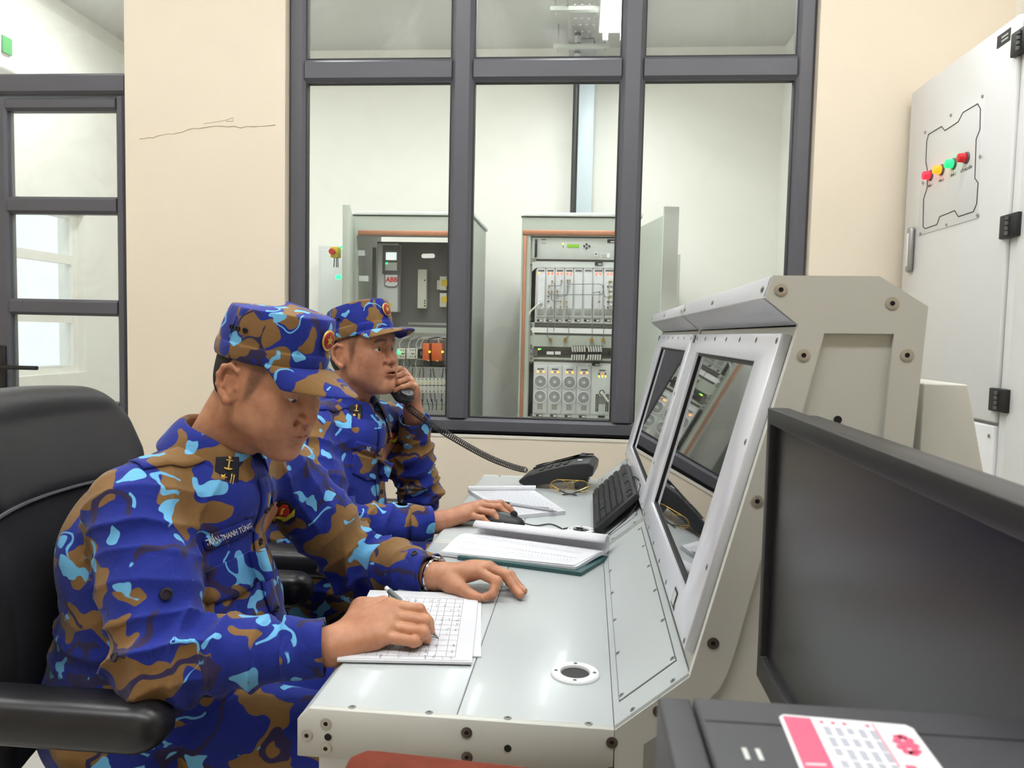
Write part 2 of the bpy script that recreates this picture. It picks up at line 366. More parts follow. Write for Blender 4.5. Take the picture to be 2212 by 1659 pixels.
m_led_o = M('led_orange', (255, 130, 30), emit=5.0)
m_led_g = M('led_green', (40, 255, 110), emit=4.0)
m_led_y = M('led_yellow', (235, 240, 60), emit=3.0)
m_lcd = M('lcd_green', (126, 190, 40), emit=0.25)
m_lcdw = M('lcd_white', (235, 242, 245), emit=0.8)
m_brass = M('brass', (200, 160, 70), rough=0.3, metal=0.9)
m_cablegrey = M('grey_cable', (110, 110, 108), rough=0.5)
m_steel = M('steel', (170, 170, 168), rough=0.35, metal=0.8)
m_wire = M('wire_black', (30, 30, 32), rough=0.5)
m_orange = M('orange_plastic', (214, 98, 36), rough=0.45)
m_yel = M('yellow_plastic', (222, 190, 50), rough=0.45)
m_red = M('red_plastic', (200, 40, 30), rough=0.4)
m_bluelab = M('blue_label', (50, 110, 170), rough=0.5)

# ---- transmitter rack (cabinet seen in the middle pane)
Q = 4.70
rk = thing('equipment_rack', 'open grey rack with fan modules, red indicator lights and copper gasket behind the middle pane', 'cabinet', (0, 5.05, 0))
def xz(px, py, Y=Q): p = at(px, py, Y); return p[0], p[2]
CX0, CX1, CZ1 = xz(1128, 468)[0], 0.345, 1.955
mb = MB()
mb.box(CX0, CX0+.012, Q, 5.42, .02, CZ1); mb.box(CX1-.012, CX1, Q, 5.42, .02, CZ1)
body = MB().prism([(CX0, .02), (CX1, .02), (CX1, CZ1), (CX0, CZ1)], XZ, Q, Q+.05, holes=[[(CX0+.055, .12), (CX1-.055, .12), (CX1-.055, 1.845), (CX0+.055, 1.845)]])
body.box(CX0, CX0+.012, Q+.05, 5.4, .02, CZ1); body.box(CX1-.012, CX1, Q+.05, 5.4, .02, CZ1)
body.box(CX0, CX1, 5.4, 5.42, .02, CZ1); body.box(CX0+.012, CX1-.012, Q+.05, 5.4, CZ1-.02, CZ1)
body.part('cabinet_body', m_cab, rk)
MB().prism([(CX0-.01, 1.962), (CX1+.01, 1.962), (CX1+.01, 1.985), (CX0+.03, 1.985)], XZ, Q-.01, 5.42).part('roof_cap', m_cabl, rk, bevel=.004)
gz0, gz1 = .13, 1.862
MB().box(CX0+.006, CX1-.01, Q-.008, Q+.002, 1.850, 1.880).part('copper_gasket', m_copper, rk, bevel=.003)
for x in (CX0+.012, CX1-.032): MB().box(x, x+.020, Q-.008, Q+.002, .1, 1.845).part('copper_gasket', m_copper, rk, bevel=.003)
FP = Q+.02     # front plane of the modules
def fbox(name, x0, y0, x1, y1, mat, parent, d=.004, Y=None, base=.02, bevel=0.0, label=None):
    """panel given by its outline in the photograph, on the rack's front plane, d proud of it"""
    Y = FP if Y is None else Y
    a = at(x0, y0, Y); b = at(x1, y1, Y)
    return MB().box(min(a[0], b[0]), max(a[0], b[0]), Y-d, Y+base, min(a[2], b[2]), max(a[2], b[2])).part(name, mat, parent, bevel=bevel, label=label)
led_me = {}
def led(px, py, mat, parent, r=.0065, Y=None, name='indicator_light'):
    Y = (FP-.006) if Y is None else Y
    k = (mat.name, r)
    if k not in led_me:
        mb = MB(); mb.cyl((0, 0, -.002), (0, 0, .003), r, r*.7, n=10); led_me[k] = mb.mesh(smooth=True); led_me[k].materials.append(mat)
    p = at(px, py, Y); return inst(name, led_me[k], parent, tuple(p), (0, -1, 0))
def fcyl(name, px, py, r, mat, parent, d=.012, Y=None, n=14, r1=None):
    Y = FP if Y is None else Y; p = at(px, py, Y)
    return MB().cyl((p[0], Y, p[2]), (p[0], Y-d, p[2]), r, r1, n=n).part(name, mat, parent, smooth=True)
# rack rails with holes
fbox('mounting_rail', 1141, 512, 1150, 905, m_cab, rk, d=.0)
fbox('mounting_rail', 1335, 512, 1345, 905, m_cab, rk, d=.0)
# controller drawer
ct = fbox('controller_panel', 1150, 513, 1336, 562, m_cabl, rk, d=.006, bevel=.002)
fbox('drawer_handle', 1156, 517, 1160, 556, m_blk, ct, d=.02, bevel=.003)
fbox('lcd_display', 1225, 528, 1251, 535, m_lcd, ct, d=.008)
for x, y in ((1267, 528), (1267, 536.5), (1262, 532), (1273, 532)): fcyl('button', x, y, .006, m_blk, ct, d=.012)
led(1216, 527, m_led_y, ct, .005, FP-.008)
fbox('status_marks', 1216, 530, 1217, 536, m_blk, ct, d=.007)
fbox('maker_plate', 1170, 517, 1180, 519, m_dark, ct, d=.007)
for y in (524, 526.5): fbox('print_line', 1170, y, 1180, y+.9, m_dark, ct, d=.0065)
fbox('warning_label', 1284, 545, 1290, 553, m_wht, ct, d=.007); fbox('warning_mark', 1285.5, 547, 1289, 550.5, m_blk, ct, d=.0075)
fbox('rating_label', 1298, 547, 1317, 557, m_wht, ct, d=.007)
for y in (549, 552, 555): fbox('print_line', 1299, y, 1311, y+1, m_dark, ct, d=.0078)
def tag_plate(x0, y0, x1, y1, parent):
    t = fbox('tag_plate', x0, y0, x1, y1, m_blk, parent, d=.009); fbox('tag_field', x0+(x1-x0)*.42, y0+(y1-y0)*.5, x1-1.2, y1-1.3, m_wht, t, d=.0096); return t
tag_plate(1312, 517.5, 1328, 525, ct)
# upper sub-rack with eight modules
sr = fbox('subrack', 1149, 564, 1336, 700, m_cabl, rk, d=.0)
a = [xz(1149, 564), xz(1168, 564), xz(1178, 573), xz(1336, 577), xz(1336, 580), xz(1160, 577), xz(1157, 590), xz(1149, 580)]
MB().prism([xz(1149, 565), xz(1165, 565), xz(1176, 574), xz(1336, 576), xz(1336, 579), xz(1158, 578), xz(1149, 586)], XZ, FP-.010, FP).part('subrack_rim', m_mod, sr)
tag_plate(1285, 566.5, 1301.5, 573, sr)
xs = [1159, 1179, 1199, 1219.5, 1239.5, 1260, 1281, 1304, 1330]
xb = [1157, 1177, 1197.5, 1218, 1238, 1258.5, 1279.5, 1303, 1328]
for i in range(8):
    x0, x1 = xs[i]+1, xs[i+1]-1
    P = [xz(xs[i]+1, 576+i*.35), xz(xs[i+1]-1, 576+i*.35), xz(xb[i+1]-1, 685+i*.3), xz(xb[i]+1, 685+i*.3)]
    md = MB().prism(P, XZ, FP-.008, FP+.02).part('module', m_mod, rk, bevel=.002)
    fbox('module_strip', xs[i]+4, 593, xs[i+1]-3.5, 667, m_strip, md, d=.0095, base=0)
    fbox('module_tag', xs[i]+3.5, 583, xs[i+1]-3, 586.5, m_dark, md, d=.0095, base=0)
    fbox('module_latch', xs[i]+2.5, 668.5, xs[i+1]-4.5, 681, m_inside, md, d=.0105, base=0, bevel=.001)
    if i in (1, 2, 3, 6, 7):
        for k in (-4, 4): led((x0+x1)/2+k, 590.5+i*.2, m_led_r, md, .0062, FP-.010)
    if i == 0: led(x0+4, 589.5, m_led_o, md, .0062, FP-.010)
    fbox('slot_tag', xb[i]+3, 690, xb[i]+16, 694.5, m_blk, md, d=.004, base=0); fbox('slot_field', xb[i]+8.5, 691, xb[i]+15, 693.8, m_wht, md, d=.0045, base=0)
    if i in (1, 2, 3, 6, 7):
        conn = {1: [(1193, 608), (1186, 618), (1185, 630), (1192, 630), (1190, 664)], 2: [(1213, 607), (1204, 629), (1205, 639), (1211, 651), (1211, 663)], 3: [(1226, 606), (1231, 606), (1226, 618), (1224, 652), (1225, 663)], 6: [(1295, 631), (1294, 652)], 7: [(1316, 609), (1316, 630), (1315, 642)]}[i]
        for cxp, cyp in conn: fcyl('connector', cxp, cyp, .005, m_brass, md, d=.03, Y=FP-.008, n=8)
        if i in (1, 7):
            for yy in ((640, 651) if i == 1 else (619, 652, 664)): fcyl('test_port', 1184.5 if i == 1 else 1313, yy, .005, m_blk, md, d=.012, Y=FP-.008, n=8)
    if i == 7:
        for yy in (605, 615, 626, 636, 648, 658): fcyl('plug', 1319.5, yy, .009, m_cream2, md, d=.03, Y=FP-.008, n=10)
def cable(name, pts, r, mat, parent, Y=None, n=6):
    """cable in front of the rack: given points joined by a rounded line"""
    Y = FP-.035 if Y is None else Y
    P = [Vector(at(x, y, Y)) for x, y in pts]; out = [P[0]]
    for i in range(1, len(P)-1):
        a, b, c = P[i-1], P[i], P[i+1]; rr = min(.018, (b-a).length*.45, (c-b).length*.45)
        p0 = b+(a-b).normalized()*rr; p1 = b+(c-b).normalized()*rr
        for t in (0, .25, .5, .75, 1): out.append(p0*(1-t)**2+b*2*t*(1-t)+p1*t*t)
    out.append(P[-1]); return MB().tube(out, r, n=n).part(name, mat, parent, smooth=True)
for pts in ([(1226, 607), (1226, 614), (1301, 613.5), (1306, 642), (1315, 642)], [(1185, 631), (1186, 636.5), (1302, 636.5), (1304, 615)],
            [(1186, 617.5), (1212, 617.5), (1213, 607)], [(1205, 639.5), (1226, 639), (1227, 618)], [(1191, 630), (1191, 650), (1211, 650.5)],
            [(1183, 672), (1182.5, 728), (1189, 733)], [(1229, 672), (1228.5, 726), (1221, 733)], [(1280, 640), (1279, 730)], [(1306, 660), (1303.5, 730)],
            [(1198, 610), (1198, 700), (1196, 716)], [(1279.5, 632), (1295, 631)]):
    cable('patch_cable', pts, .0022, m_cablegrey, rk)
cable('white_cable', [(1167, 654), (1158, 662), (1146, 672), (1143, 680)], .005, m_cream2, rk)
fcyl('plug', 1168, 653, .011, m_cabl, rk, d=.035)
# middle section
fbox('blank_panel', 1146, 702, 1334, 706, m_cab, rk, d=.002)
fbox('white_panel', 1147, 707, 1332, 722, m_wht, rk, d=.001)
fp = fbox('feed_panel', 1146, 723, 1331, 752, m_cab, rk, d=.003)
for x in (1189, 1221, 1278, 1303): fcyl('connector', x, 734, .011, m_brass, fp, d=.03)
ps = fbox('patch_panel', 1151, 753, 1328, 770, m_blk, rk, d=.003)
fbox('patch_ear', 1151, 755, 1161, 770, m_dark, ps, d=.006)
for x0, x1 in ((1181, 1196), (1199, 1211)): fbox('patch_label', x0, 759, x1, 766, m_wht, ps, d=.005)
led(1164, 754.5, m_led_y, ps, .005); led(1167.5, 754, m_led_g, ps, .004)
m_plug = M('cable_plug', (205, 205, 200), rough=0.5)
for k in range(12):
    x = 1236+k*5.2+(4 if k > 5 else 0)
    for yy, sl in ((748, 1), (766, -1)):
        cable('network_plug', [(x, yy), (x+(1.5 if sl > 0 else -1), yy+12)], .0055, m_plug, rk, Y=FP-.03)
    cable('network_cable', [(x+2.3, 746), (x+2.3, 760), (x+1.3, 779)], .0030, m_wire, rk, Y=FP-.022)
fbox('blank_panel', 1144, 771, 1326, 780, m_cab, rk, d=.002)
# lower sub-rack with four fan modules and the supply module
sb = fbox('subrack', 1143, 781, 1325, 905, m_cabl, rk, d=.0)
tag_plate(1279, 783, 1295, 790, sb)
fx = [[1153, 1183], [1184, 1214], [1215.5, 1246], [1247, 1277]]
fb = [[1151, 1181], [1182, 1212], [1213, 1243], [1244, 1274]]
m_fan = M('fan_grille_dark', (88, 90, 88), rough=0.5)
def disc_mesh(r):
    mb = MB(); mb.cyl((0, 0, 0), (0, 0, .004), r, n=28); me = mb.mesh(smooth=True); me.materials.append(m_fan); return me
fan_r = .034; fan_me = disc_mesh(fan_r)
mb = MB()
for k in range(-5, 6):
    x = k*fan_r/5.6; h = math.sqrt(max(fan_r**2-x*x, 0))*.98
    mb.box(x-.0013, x+.0013, -h, h, .004, .0065)
slat_me = mb.mesh(); slat_me.materials.append(m_mod)
mb = MB(); mb.cyl((0, 0, .004), (0, 0, .009), .0105, n=16); hub_me = mb.mesh(smooth=True); hub_me.materials.append(m_mod)
mb = MB(); N = 28
P = [[((fan_r+.001)*math.cos(2*math.pi*i/N), (fan_r+.001)*math.sin(2*math.pi*i/N), .002), ((fan_r+.001)*math.cos(2*math.pi*i/N), (fan_r+.001)*math.sin(2*math.pi*i/N), .007), ((fan_r+.006)*math.cos(2*math.pi*i/N), (fan_r+.006)*math.sin(2*math.pi*i/N), .007), ((fan_r+.006)*math.cos(2*math.pi*i/N), (fan_r+.006)*math.sin(2*math.pi*i/N), 0)] for i in range(N)]
mb.grid(P, closed_u=True); ring_me = mb.mesh(smooth=True); ring_me.materials.append(m_strip)
for i in range(4):
    (a0, a1), (b0, b1) = fx[i], fb[i]; dy = i*.8
    md = MB().prism([xz(a0, 789+dy), xz(a1, 789+dy), xz(b1, 893+dy), xz(b0, 893+dy)], XZ, FP-.008, FP+.02).part('fan_module', m_mod, rk, bevel=.002)
    cxm = (a0+a1)/2
    fbox('module_tag', cxm-7, 795+dy, cxm+7, 798+dy, m_dark, md, d=.0095, base=0)
    for k in (-6.5, 6.5): led(cxm+k, 803+dy, m_led_o, md, .006, FP-.010)
    fcyl('key_switch', cxm, 803+dy, .004, m_blk, md, d=.004, Y=FP-.008, n=8)
    for yy, cc in ((824+dy, cxm-.6), (856.5+dy, cxm-1.4)):
        p = at(cc, yy, FP-.008); p = (p[0], FP-.008, p[2])
        f = inst('fan', fan_me, md, p, (0, -1, 0)); inst('fan_slats', slat_me, f, p, (0, -1, 0))['kind'] = 'stuff'
        inst('fan_hub', hub_me, f, p, (0, -1, 0)); inst('fan_ring', ring_me, f, p, (0, -1, 0))
    fbox('module_latch', cxm-7, 873+dy, cxm+4, 884+dy, m_inside, md, d=.009, base=0, bevel=.001)
    fbox('slot_tag', b0+7, 895+dy, b0+21, 899.5+dy, m_blk, md, d=.006, base=0); fbox('slot_field', b0+13, 896+dy, b0+20, 898.7+dy, m_wht, md, d=.0065, base=0)
md = MB().prism([xz(1279, 790), xz(1320, 791), xz(1315, 897), xz(1275, 896)], XZ, FP-.006, FP+.02).part('supply_module', m_cabl, rk, bevel=.002)
fbox('module_tag', 1294, 798.5, 1308, 801.5, m_dark, md, d=.0075, base=0)
for x, (c1, c2) in zip((1294, 1301, 1308), ((m_dark, m_led_y), (m_led_r, m_led_y), (m_dark, m_led_y))):
    fbox('level_meter', x-1.4, 805, x+1.4, 810, c1, md, d=.0075, base=0); fbox('level_meter', x-1.2, 811, x+1.2, 815, c2, md, d=.0075, base=0)
for k in range(8):
    x = 1288+k*3.6; y0, y1 = (851, 889) if k in (0, 1, 6, 7) else (856, 873)
    fbox('vent_slot', x-.9, y0, x+.5, y1, m_blk, md, d=.0068, base=0)
fcyl('socket', 1300, 848, .017, m_dark, md, d=.008, Y=FP-.006); fcyl('plug', 1300, 848, .010, m_cream2, md, d=.04, Y=FP-.006)
cable('supply_cable', [(1300, 848), (1305, 855), (1314, 868)], .007, m_cream2, rk, Y=FP-.04)
fbox('slot_tag', 1292, 898, 1306, 902.5, m_blk, md, d=.005, base=0)
mb = MB().box(CX0+.06, CX1-.06, FP+.02, FP+.03, .13, 1.84).part('rack_back', m_inside, rk)
# small round rack bolts along the left rail
mb = MB(); mb.cyl((0, 0, 0), (0, 0, .004), .006, n=10); bolt_me = mb.mesh(smooth=True); bolt_me.materials.append(m_dark)
for y in (572, 690, 701, 706, 716, 722, 746, 752, 764, 774, 783, 896, 904):
    p = at(1147.5, y, FP-.002); inst('rack_bolt', bolt_me, rk, (p[0], FP-.002, p[2]), (0, -1, 0))
# open door of the rack, hinged at the right
HX, HY = CX1, Q; dv = Vector((0.118, -0.60, 0)).normalized(); DW = .61
door_me = MB(); nrm = Vector((dv.y, -dv.x, 0))   # inner side faces left
def dpt(u, v, a): p = Vector((HX, HY, 0))+dv*u-nrm*a*-1; return (p.x, p.y, v)
dm = MB(); dm.prism([(0.01, .08), (DW, .08), (DW, 1.90), (0.01, 1.90)], dpt, .0, .012)
dr = dm.part('door', m_cab, rk)
rim = MB(); rim.prism([(0.01, .08), (DW, .08), (DW, 1.90), (0.01, 1.90)], dpt, -.022, .0, holes=[[(.05, .13), (DW-.05, .13), (DW-.05, 1.86), (.05, 1.86)]])
rim.part('door_rim', m_cab, dr)
for z0, z1 in ((1.40, 1.43), (.98, 1.00), (.86, .875)):
    MB().prism([(.05, z0), (DW-.05, z0), (DW-.05, z1), (.05, z1)], dpt, -.018, .0).part('door_stiffener', m_cabl, dr)
MB().prism([(DW-.13, 1.62), (DW-.10, 1.62), (DW-.10, 1.85), (DW-.13, 1.85)], dpt, -.04, -.0).part('door_bracket', m_cabl, dr, bevel=.004)
MB().prism([(DW, .05), (DW+.016, .05), (DW+.016, 1.925), (DW, 1.925)], dpt, -.030, .05).part('door_edge', m_cabl, dr)

# ---- drive cabinet (left pane)
dc = thing('drive_cabinet', 'open grey electrical cabinet with drive unit and wired relays behind the left pane', 'cabinet', (-1.05, 5.05, 0))
BX0, BX1 = xz(757, 468)[0], xz(1019, 500)[0]
body = MB().prism([(BX0, .02), (BX1, .02), (BX1, CZ1), (BX0, CZ1)], XZ, Q, Q+.05, holes=[[(BX0+.04, .10), (BX1-.05, .10), (BX1-.05, 1.835), (BX0+.04, 1.835)]])
body.box(BX0, BX0+.012, Q+.05, 5.4, .02, CZ1); body.box(BX1-.012, BX1, Q+.05, 5.4, .02, CZ1); body.box(BX0+.012, BX1-.012, Q+.05, 5.4, CZ1-.02, CZ1)
body.part('cabinet_body', m_cab, dc)
MB().prism([(BX0-.0, 1.962), (BX1+.01, 1.962), (BX1+.01, 1.985), (BX0+.05, 1.985)], XZ, Q-.01, 5.42).part('roof_cap', m_cabl, dc, bevel=.004)
MB().box(BX0+.05, BX1-.02, Q-.008, Q+.002, 1.838, 1.868).part('copper_gasket', m_copper, dc, bevel=.003)
BP = 4.98
def bxz(px, py, Y=BP): p = at(px, py, Y); return p[0], p[2]
x0, z1 = bxz(815, 522); x1 = BX1-.03; z0 = bxz(815, 716)[1]
hz = bxz(909, 559); hole = [(hz[0]-.035, hz[1]+.012), (hz[0]+.05, hz[1]+.012), (hz[0]+.05, hz[1]-.012), (hz[0]-.035, hz[1]-.012)]
hole = []
for k in range(12):
    t = 2*math.pi*k/12; hole.append((hz[0]+.047+.03*math.copysign(1, math.cos(t))+.016*math.cos(t), hz[1]+.02+.016*math.sin(t)))
s0 = bxz(880, 696); s1 = bxz(966, 703)
MB().prism([(x0, z0), (x1, z0), (x1, z1), (x0, z1)], XZ, BP, BP+.015, holes=[hole, [(s0[0], s1[1]), (min(s1[0], x1-.02), s1[1]), (min(s1[0], x1-.02), s0[1]), (s0[0], s0[1])]]).part('mounting_plate', m_dark, dc)
MB().box(BX0+.05, x0-.02, BP+.05, BP+.06, .9, 1.80).part('side_plate', m_inside, dc)
def bbox(name, a0, b0, a1, b1, mat, parent, d=.004, base=.0, Y=None, bevel=0.0, label=None):
    return fbox(name, a0, b0, a1, b1, mat, parent, d, BP if Y is None else Y, base, bevel, label)
du = bbox('drive_unit', 824, 529, 866, 675, m_mod, dc, d=.10, bevel=.004); DUY = BP-.10
dp = bbox('keypad_bezel', 827, 530, 863.5, 593, m_dark, du, d=.005, Y=DUY, bevel=.006)
bbox('keypad_screen', 834, 545, 857, 562, m_lcdw, dp, d=.0065, Y=DUY)
bbox('keypad_buttons', 832, 567, 858, 585, m_mod, dp, d=.0065, Y=DUY, bevel=.004); led(835, 568.5, m_led_g, dp, .006, DUY-.008)
cov = MB().prism([bxz(831, 592, DUY), bxz(861, 592, DUY), bxz(861, 617, DUY), bxz(853, 621, DUY), bxz(840, 621, DUY), bxz(831, 617, DUY)], XZ, DUY-.007, DUY).part('drive_cover', m_dark, du)
MB().prism([bxz(833, 594, DUY), bxz(859, 594, DUY), bxz(859, 616, DUY), bxz(852, 619, DUY), bxz(841, 619, DUY), bxz(833, 616, DUY)], XZ, DUY-.009, DUY-.004).part('cover_plate', m_strip, cov)
tp = at(846, 604.5, DUY-.0095); text('lettering', 'ABB', .042, m_red, cov, (tp[0], DUY-.0095, tp[2]), (0, -1, 0), (1, 0, 0), bold=.0018)
bbox('warning_label', 842, 655, 847, 662, m_yel, du, d=.001, Y=DUY)
sk = bbox('socket_strip', 906, 583, 924, 667, m_cream2, dc, d=.05, bevel=.003)
for y in (604, 648, 653, 659): bbox('socket_hole', 916, y, 919, y+3, m_blk, sk, d=.001, Y=BP-.05)
for y in (598, 634):
    t = bbox('terminal_cover', 953, y, 967, y+30, m_cream2, dc, d=.05, bevel=.002); bbox('warning_label', 954, y+6, 966, y+20, m_yel, t, d=.001, Y=BP-.05)
bbox('terminal_bar', 946, 606, 952, 626, m_cream2, dc, d=.03)
bbox('cable_duct', 866, 706, 1012, 721, m_cab, dc, d=.05, base=.05)
# contactors, breakers and relays on rails
bbox('device_rail', 840, 732, 1012, 795, m_inside, dc, d=.0, base=.03)
for x in (862, 883, 902):
    c = bbox('contactor', x, 752, x+18, 775, m_cream2, dc, d=.07, bevel=.003)
    for k in (3, 8, 13):
        bbox('terminal', x+k, 755, x+k+2, 757.5, m_blk, c, d=.001, Y=BP-.07); bbox('terminal', x+k, 769, x+k+2, 771.5, m_blk, c, d=.001, Y=BP-.07)
    bbox('nameplate', x+5, 763, x+12, 765, m_blk, c, d=.001, Y=BP-.07)
led(861, 761, m_led_g, dc, .010, BP-.08)
rl = bbox('timer_relay', 906, 749, 919, 777, m_inside, dc, d=.07, bevel=.003); fcyl('dial', 912, 763, .014, m_dark, rl, d=.006, Y=BP-.07)
for x0_, x1_, y0_, y1_ in ((919, 932, 741, 778), (938, 960, 741, 779)):
    r = bbox('power_relay', x0_, y0_, x1_, y1_, m_orange, dc, d=.09, bevel=.004); led(x1_-4, 760, m_led_y, r, .007, BP-.096); bbox('latch', x0_+4, y1_-1, x0_+9, y1_+2, m_yel, r, d=.002, Y=BP-.09)
    bbox('relay_base', x0_-1, y1_, x1_+1, y1_+11, m_blk, dc, d=.06)
bbox('breaker_rail', 890, 789, 1012, 794, m_blk, dc, d=.01)
for k in range(17):
    x = 868+k*8.2
    b = bbox('terminal_block', x, 816, x+7.6, 848, m_cream2, dc, d=.06, bevel=.002)
    bbox('terminal_gap', x+.5, 831.5, x+7.2, 833.5, m_blk, b, d=.001, Y=BP-.06)
    for y in (818, 844): bbox('terminal', x+2.5, y, x+4.6, y+2.2, m_blk, b, d=.001, Y=BP-.06)
    if k % 2: bbox('marker', x+1.5, 826.5, x+5.5, 828.5, m_yel, b, d=.001, Y=BP-.06)
bbox('cable_shelf', 860, 871, 1012, 884, m_cab, dc, d=.03, base=.05)
wires = []
for k in range(17):
    x = 870+k*8.2
    for (ya, yb, jit) in ((796, 816, 4), (849, 862, 5)):
        cable('wire', [(x+3+random.uniform(-jit, jit), ya if ya < 800 else yb+6), (x+3, yb if ya < 800 else ya)], .003, m_wire if (k % 3) else m_plug, dc, Y=BP-.045, n=5)
for k in range(6):
    x = 864+k*9
    cable('wire', [(x, 752), (x+random.uniform(-3, 3), 742), (x+8, 730), (x+20, 728)], .003, random.choice([m_wire, m_plug, m_cablegrey]), dc, Y=BP-.05, n=5)
    cable('wire', [(x, 776), (x+random.uniform(-4, 4), 786), (x+random.uniform(-4, 8), 797)], .003, random.choice([m_wire, m_plug, m_cablegrey]), dc, Y=BP-.05, n=5)
cable('wire', [(926, 741), (926, 733), (945, 728), (965, 733)], .004, m_wire, dc, Y=BP-.05); cable('wire', [(948, 741), (946, 732), (962, 727)], .004, m_plug, dc, Y=BP-.05)
for k in range(8):
    x = 900+k*11; cable('wire', [(x, 862), (x+random.uniform(-5, 5), 874), (x+random.uniform(-6, 6), 886)], .003, m_wire, dc, Y=BP-.05, n=5)
for x, y in ((790, 545), (797, 600)): bbox('clamp', x-20, y-4, x, y+8, m_cabl, dc, d=.02, Y=Q+.06)
# its open door, seen nearly edge on, with emergency stop and green lamp
d0 = Vector((BX0, Q, 0)); d1v = (Vector((xz(748, 500, 4.12)[0], 4.12, 0))-d0); dl = d1v.length; d1v.normalize(); nn = Vector((-d1v.y, d1v.x, 0))
def epx(u, v, a): p = d0+d1v*u+nn*a; return (p.x, p.y, v)
ed = MB(); ed.prism([(.0, .06), (dl, .06), (dl, 1.93), (.0, 1.93)], epx, -.02, .02); cd = ed.part('door', m_cab, dc, bevel=.004)
es = at(724, 545, 4.3); st = MB().box(es[0]-.022, es[0]+.022, 4.28, 4.34, es[2]-.03, es[2]+.03).part('stop_box', m_yel, cd, bevel=.004)
MB().cyl((es[0]-.006, 4.28, es[2]), (es[0]-.006, 4.25, es[2]), .016, n=16).part('stop_button', m_red, st, smooth=True)
for dx in (-.004, .008, .016): MB().cyl((es[0]+dx, 4.30, es[2]-.03), (es[0]+dx*1.2-.002, 4.30, es[2]-.085), .003, n=6).part('wire', m_wire, st)
gl = at(736, 598, 4.28); MB().cyl((gl[0]-.004, 4.28, gl[2]), (gl[0]-.016, 4.262, gl[2]-.004), .014, .012, n=14).part('lamp_button', m_led_g, cd, smooth=True)
gl = at(738, 534, 4.3); MB().cyl((gl[0]+.006, 4.3, gl[2]), (gl[0]-.004, 4.29, gl[2]), .006, n=10).part('lamp_button', m_led_g, cd, smooth=True)

# ---- plain grey cabinet at the far left, ventilated unit at the right
gc = thing('grey_cabinet', 'plain pale grey wall cabinet beside the open drive cabinet', 'cabinet', (-1.68, 5.6, 0))
a = at(688, 530, 5.45); b = at(790, 530, 5.45)
MB().box(a[0], b[0], 5.45, 5.79, .3, a[2]).part('cabinet_body', m_cabl, gc, bevel=.004)
MB().box(a[0]+.02, b[0]-.02, 5.44, 5.45, .33, a[2]-.03).part('cabinet_door', m_cabl, gc, bevel=.003)
vu = thing('ventilated_unit', 'grey equipment cabinet with white louvre vents and blue labels behind the open rack door', 'cabinet', (.6, 5.3, 0))
a = at(1441, 549, 5.05); b = at(1470, 549, 5.05)
MB().box(a[0]-.18, b[0], 5.05, 5.6, .02, a[2]).part('cabinet_body', m_cab, vu, bevel=.004)
for y0 in (583, 655):
    lv = fbox('louvre_vent', 1440, y0, 1457, y0+(58 if y0 < 600 else 14), m_wht, vu, d=.012, Y=5.05)
    for k in range(9 if y0 < 600 else 2): fbox('louvre_slat', 1440, y0+12+k*5.2, 1457, y0+14.5+k*5.2, m_dark, lv, d=.013, Y=5.05)
    fbox('blue_label', 1441, y0+2, 1448, y0+9, m_bluelab, lv, d=.014, Y=5.05)

# ---- riser: black pipe, cable tray, ceiling tray
pb = [at(1238, y, 5.5) for y in (455, 100)]
t = thing('riser_pipe', 'black vertical pipe running up the far wall', 'pipe', (pb[0][0], 5.5, 1.9))
MB().cyl((pb[0][0], 5.5, 1.95), (pb[0][0], 5.5, CEIL-.01), .021, n=16).part('pipe', m_blk, t, smooth=True)
for z in (2.0, 3.02): MB().cyl((pb[0][0], 5.5, z), (pb[0][0], 5.5, z+.035), .028, n=16).part('pipe_coupling', m_blk, t, smooth=True)
for z in (3.15, 3.27): MB().cyl((pb[0][0], 5.5, z), (pb[0][0], 5.5, z+.05), .0225, n=16).part('pipe_label', m_wht, t, smooth=True)
m_tray = M('blue_grey_duct', (196, 208, 214), rough=0.4)
ta, tb2 = at(1247, 300, 5.6), at(1282, 300, 5.6)
tr = thing('cable_duct', 'pale blue grey vertical cable duct beside the black pipe', 'duct', (ta[0]+.05, 5.65, 1.9))
MB().box(ta[0], tb2[0], 5.6, 5.79, 1.7, CEIL-.01).part('duct_body', m_tray, tr, bevel=.003)
# perforated ceiling tray hanging from rods
ct = thing('ceiling_tray', 'perforated metal cable tray hung under the equipment room ceiling', 'cable tray', (-.02, 4.9, CEIL))
tz = CEIL-.14; tx0, tx1 = -.13, .045
holes = []
for i in range(9):
    for j in range(4):
        y = 4.62+i*.10; x = tx0+.03+j*.042+(.012 if i % 2 else 0); holes.append([(x, y), (x+.014, y), (x+.014, y+.02), (x, y+.02)])
mb = MB(); mb.prism([(tx0, 4.4), (tx1, 4.4), (tx1, 5.58), (tx0, 5.58)], XY, tz, tz+.003, holes=holes); mb.part('tray_floor', m_steel, ct)
for x in (tx0, tx1-.003): MB().box(x, x+.003, 4.4, 5.58, tz+.003, tz+.05).part('tray_side', m_steel, ct)
for y in (4.75, 5.35):
    MB().box(tx0-.10, tx1+.10, y-.02, y+.02, tz-.025, tz-.001).part('hanger_bar', m_cab, ct)
    for x in (tx0-.07, tx1+.07): MB().cyl((x, y, tz-.05), (x, y, CEIL-.002), .005, n=8).part('hanger_rod', m_steel, ct)
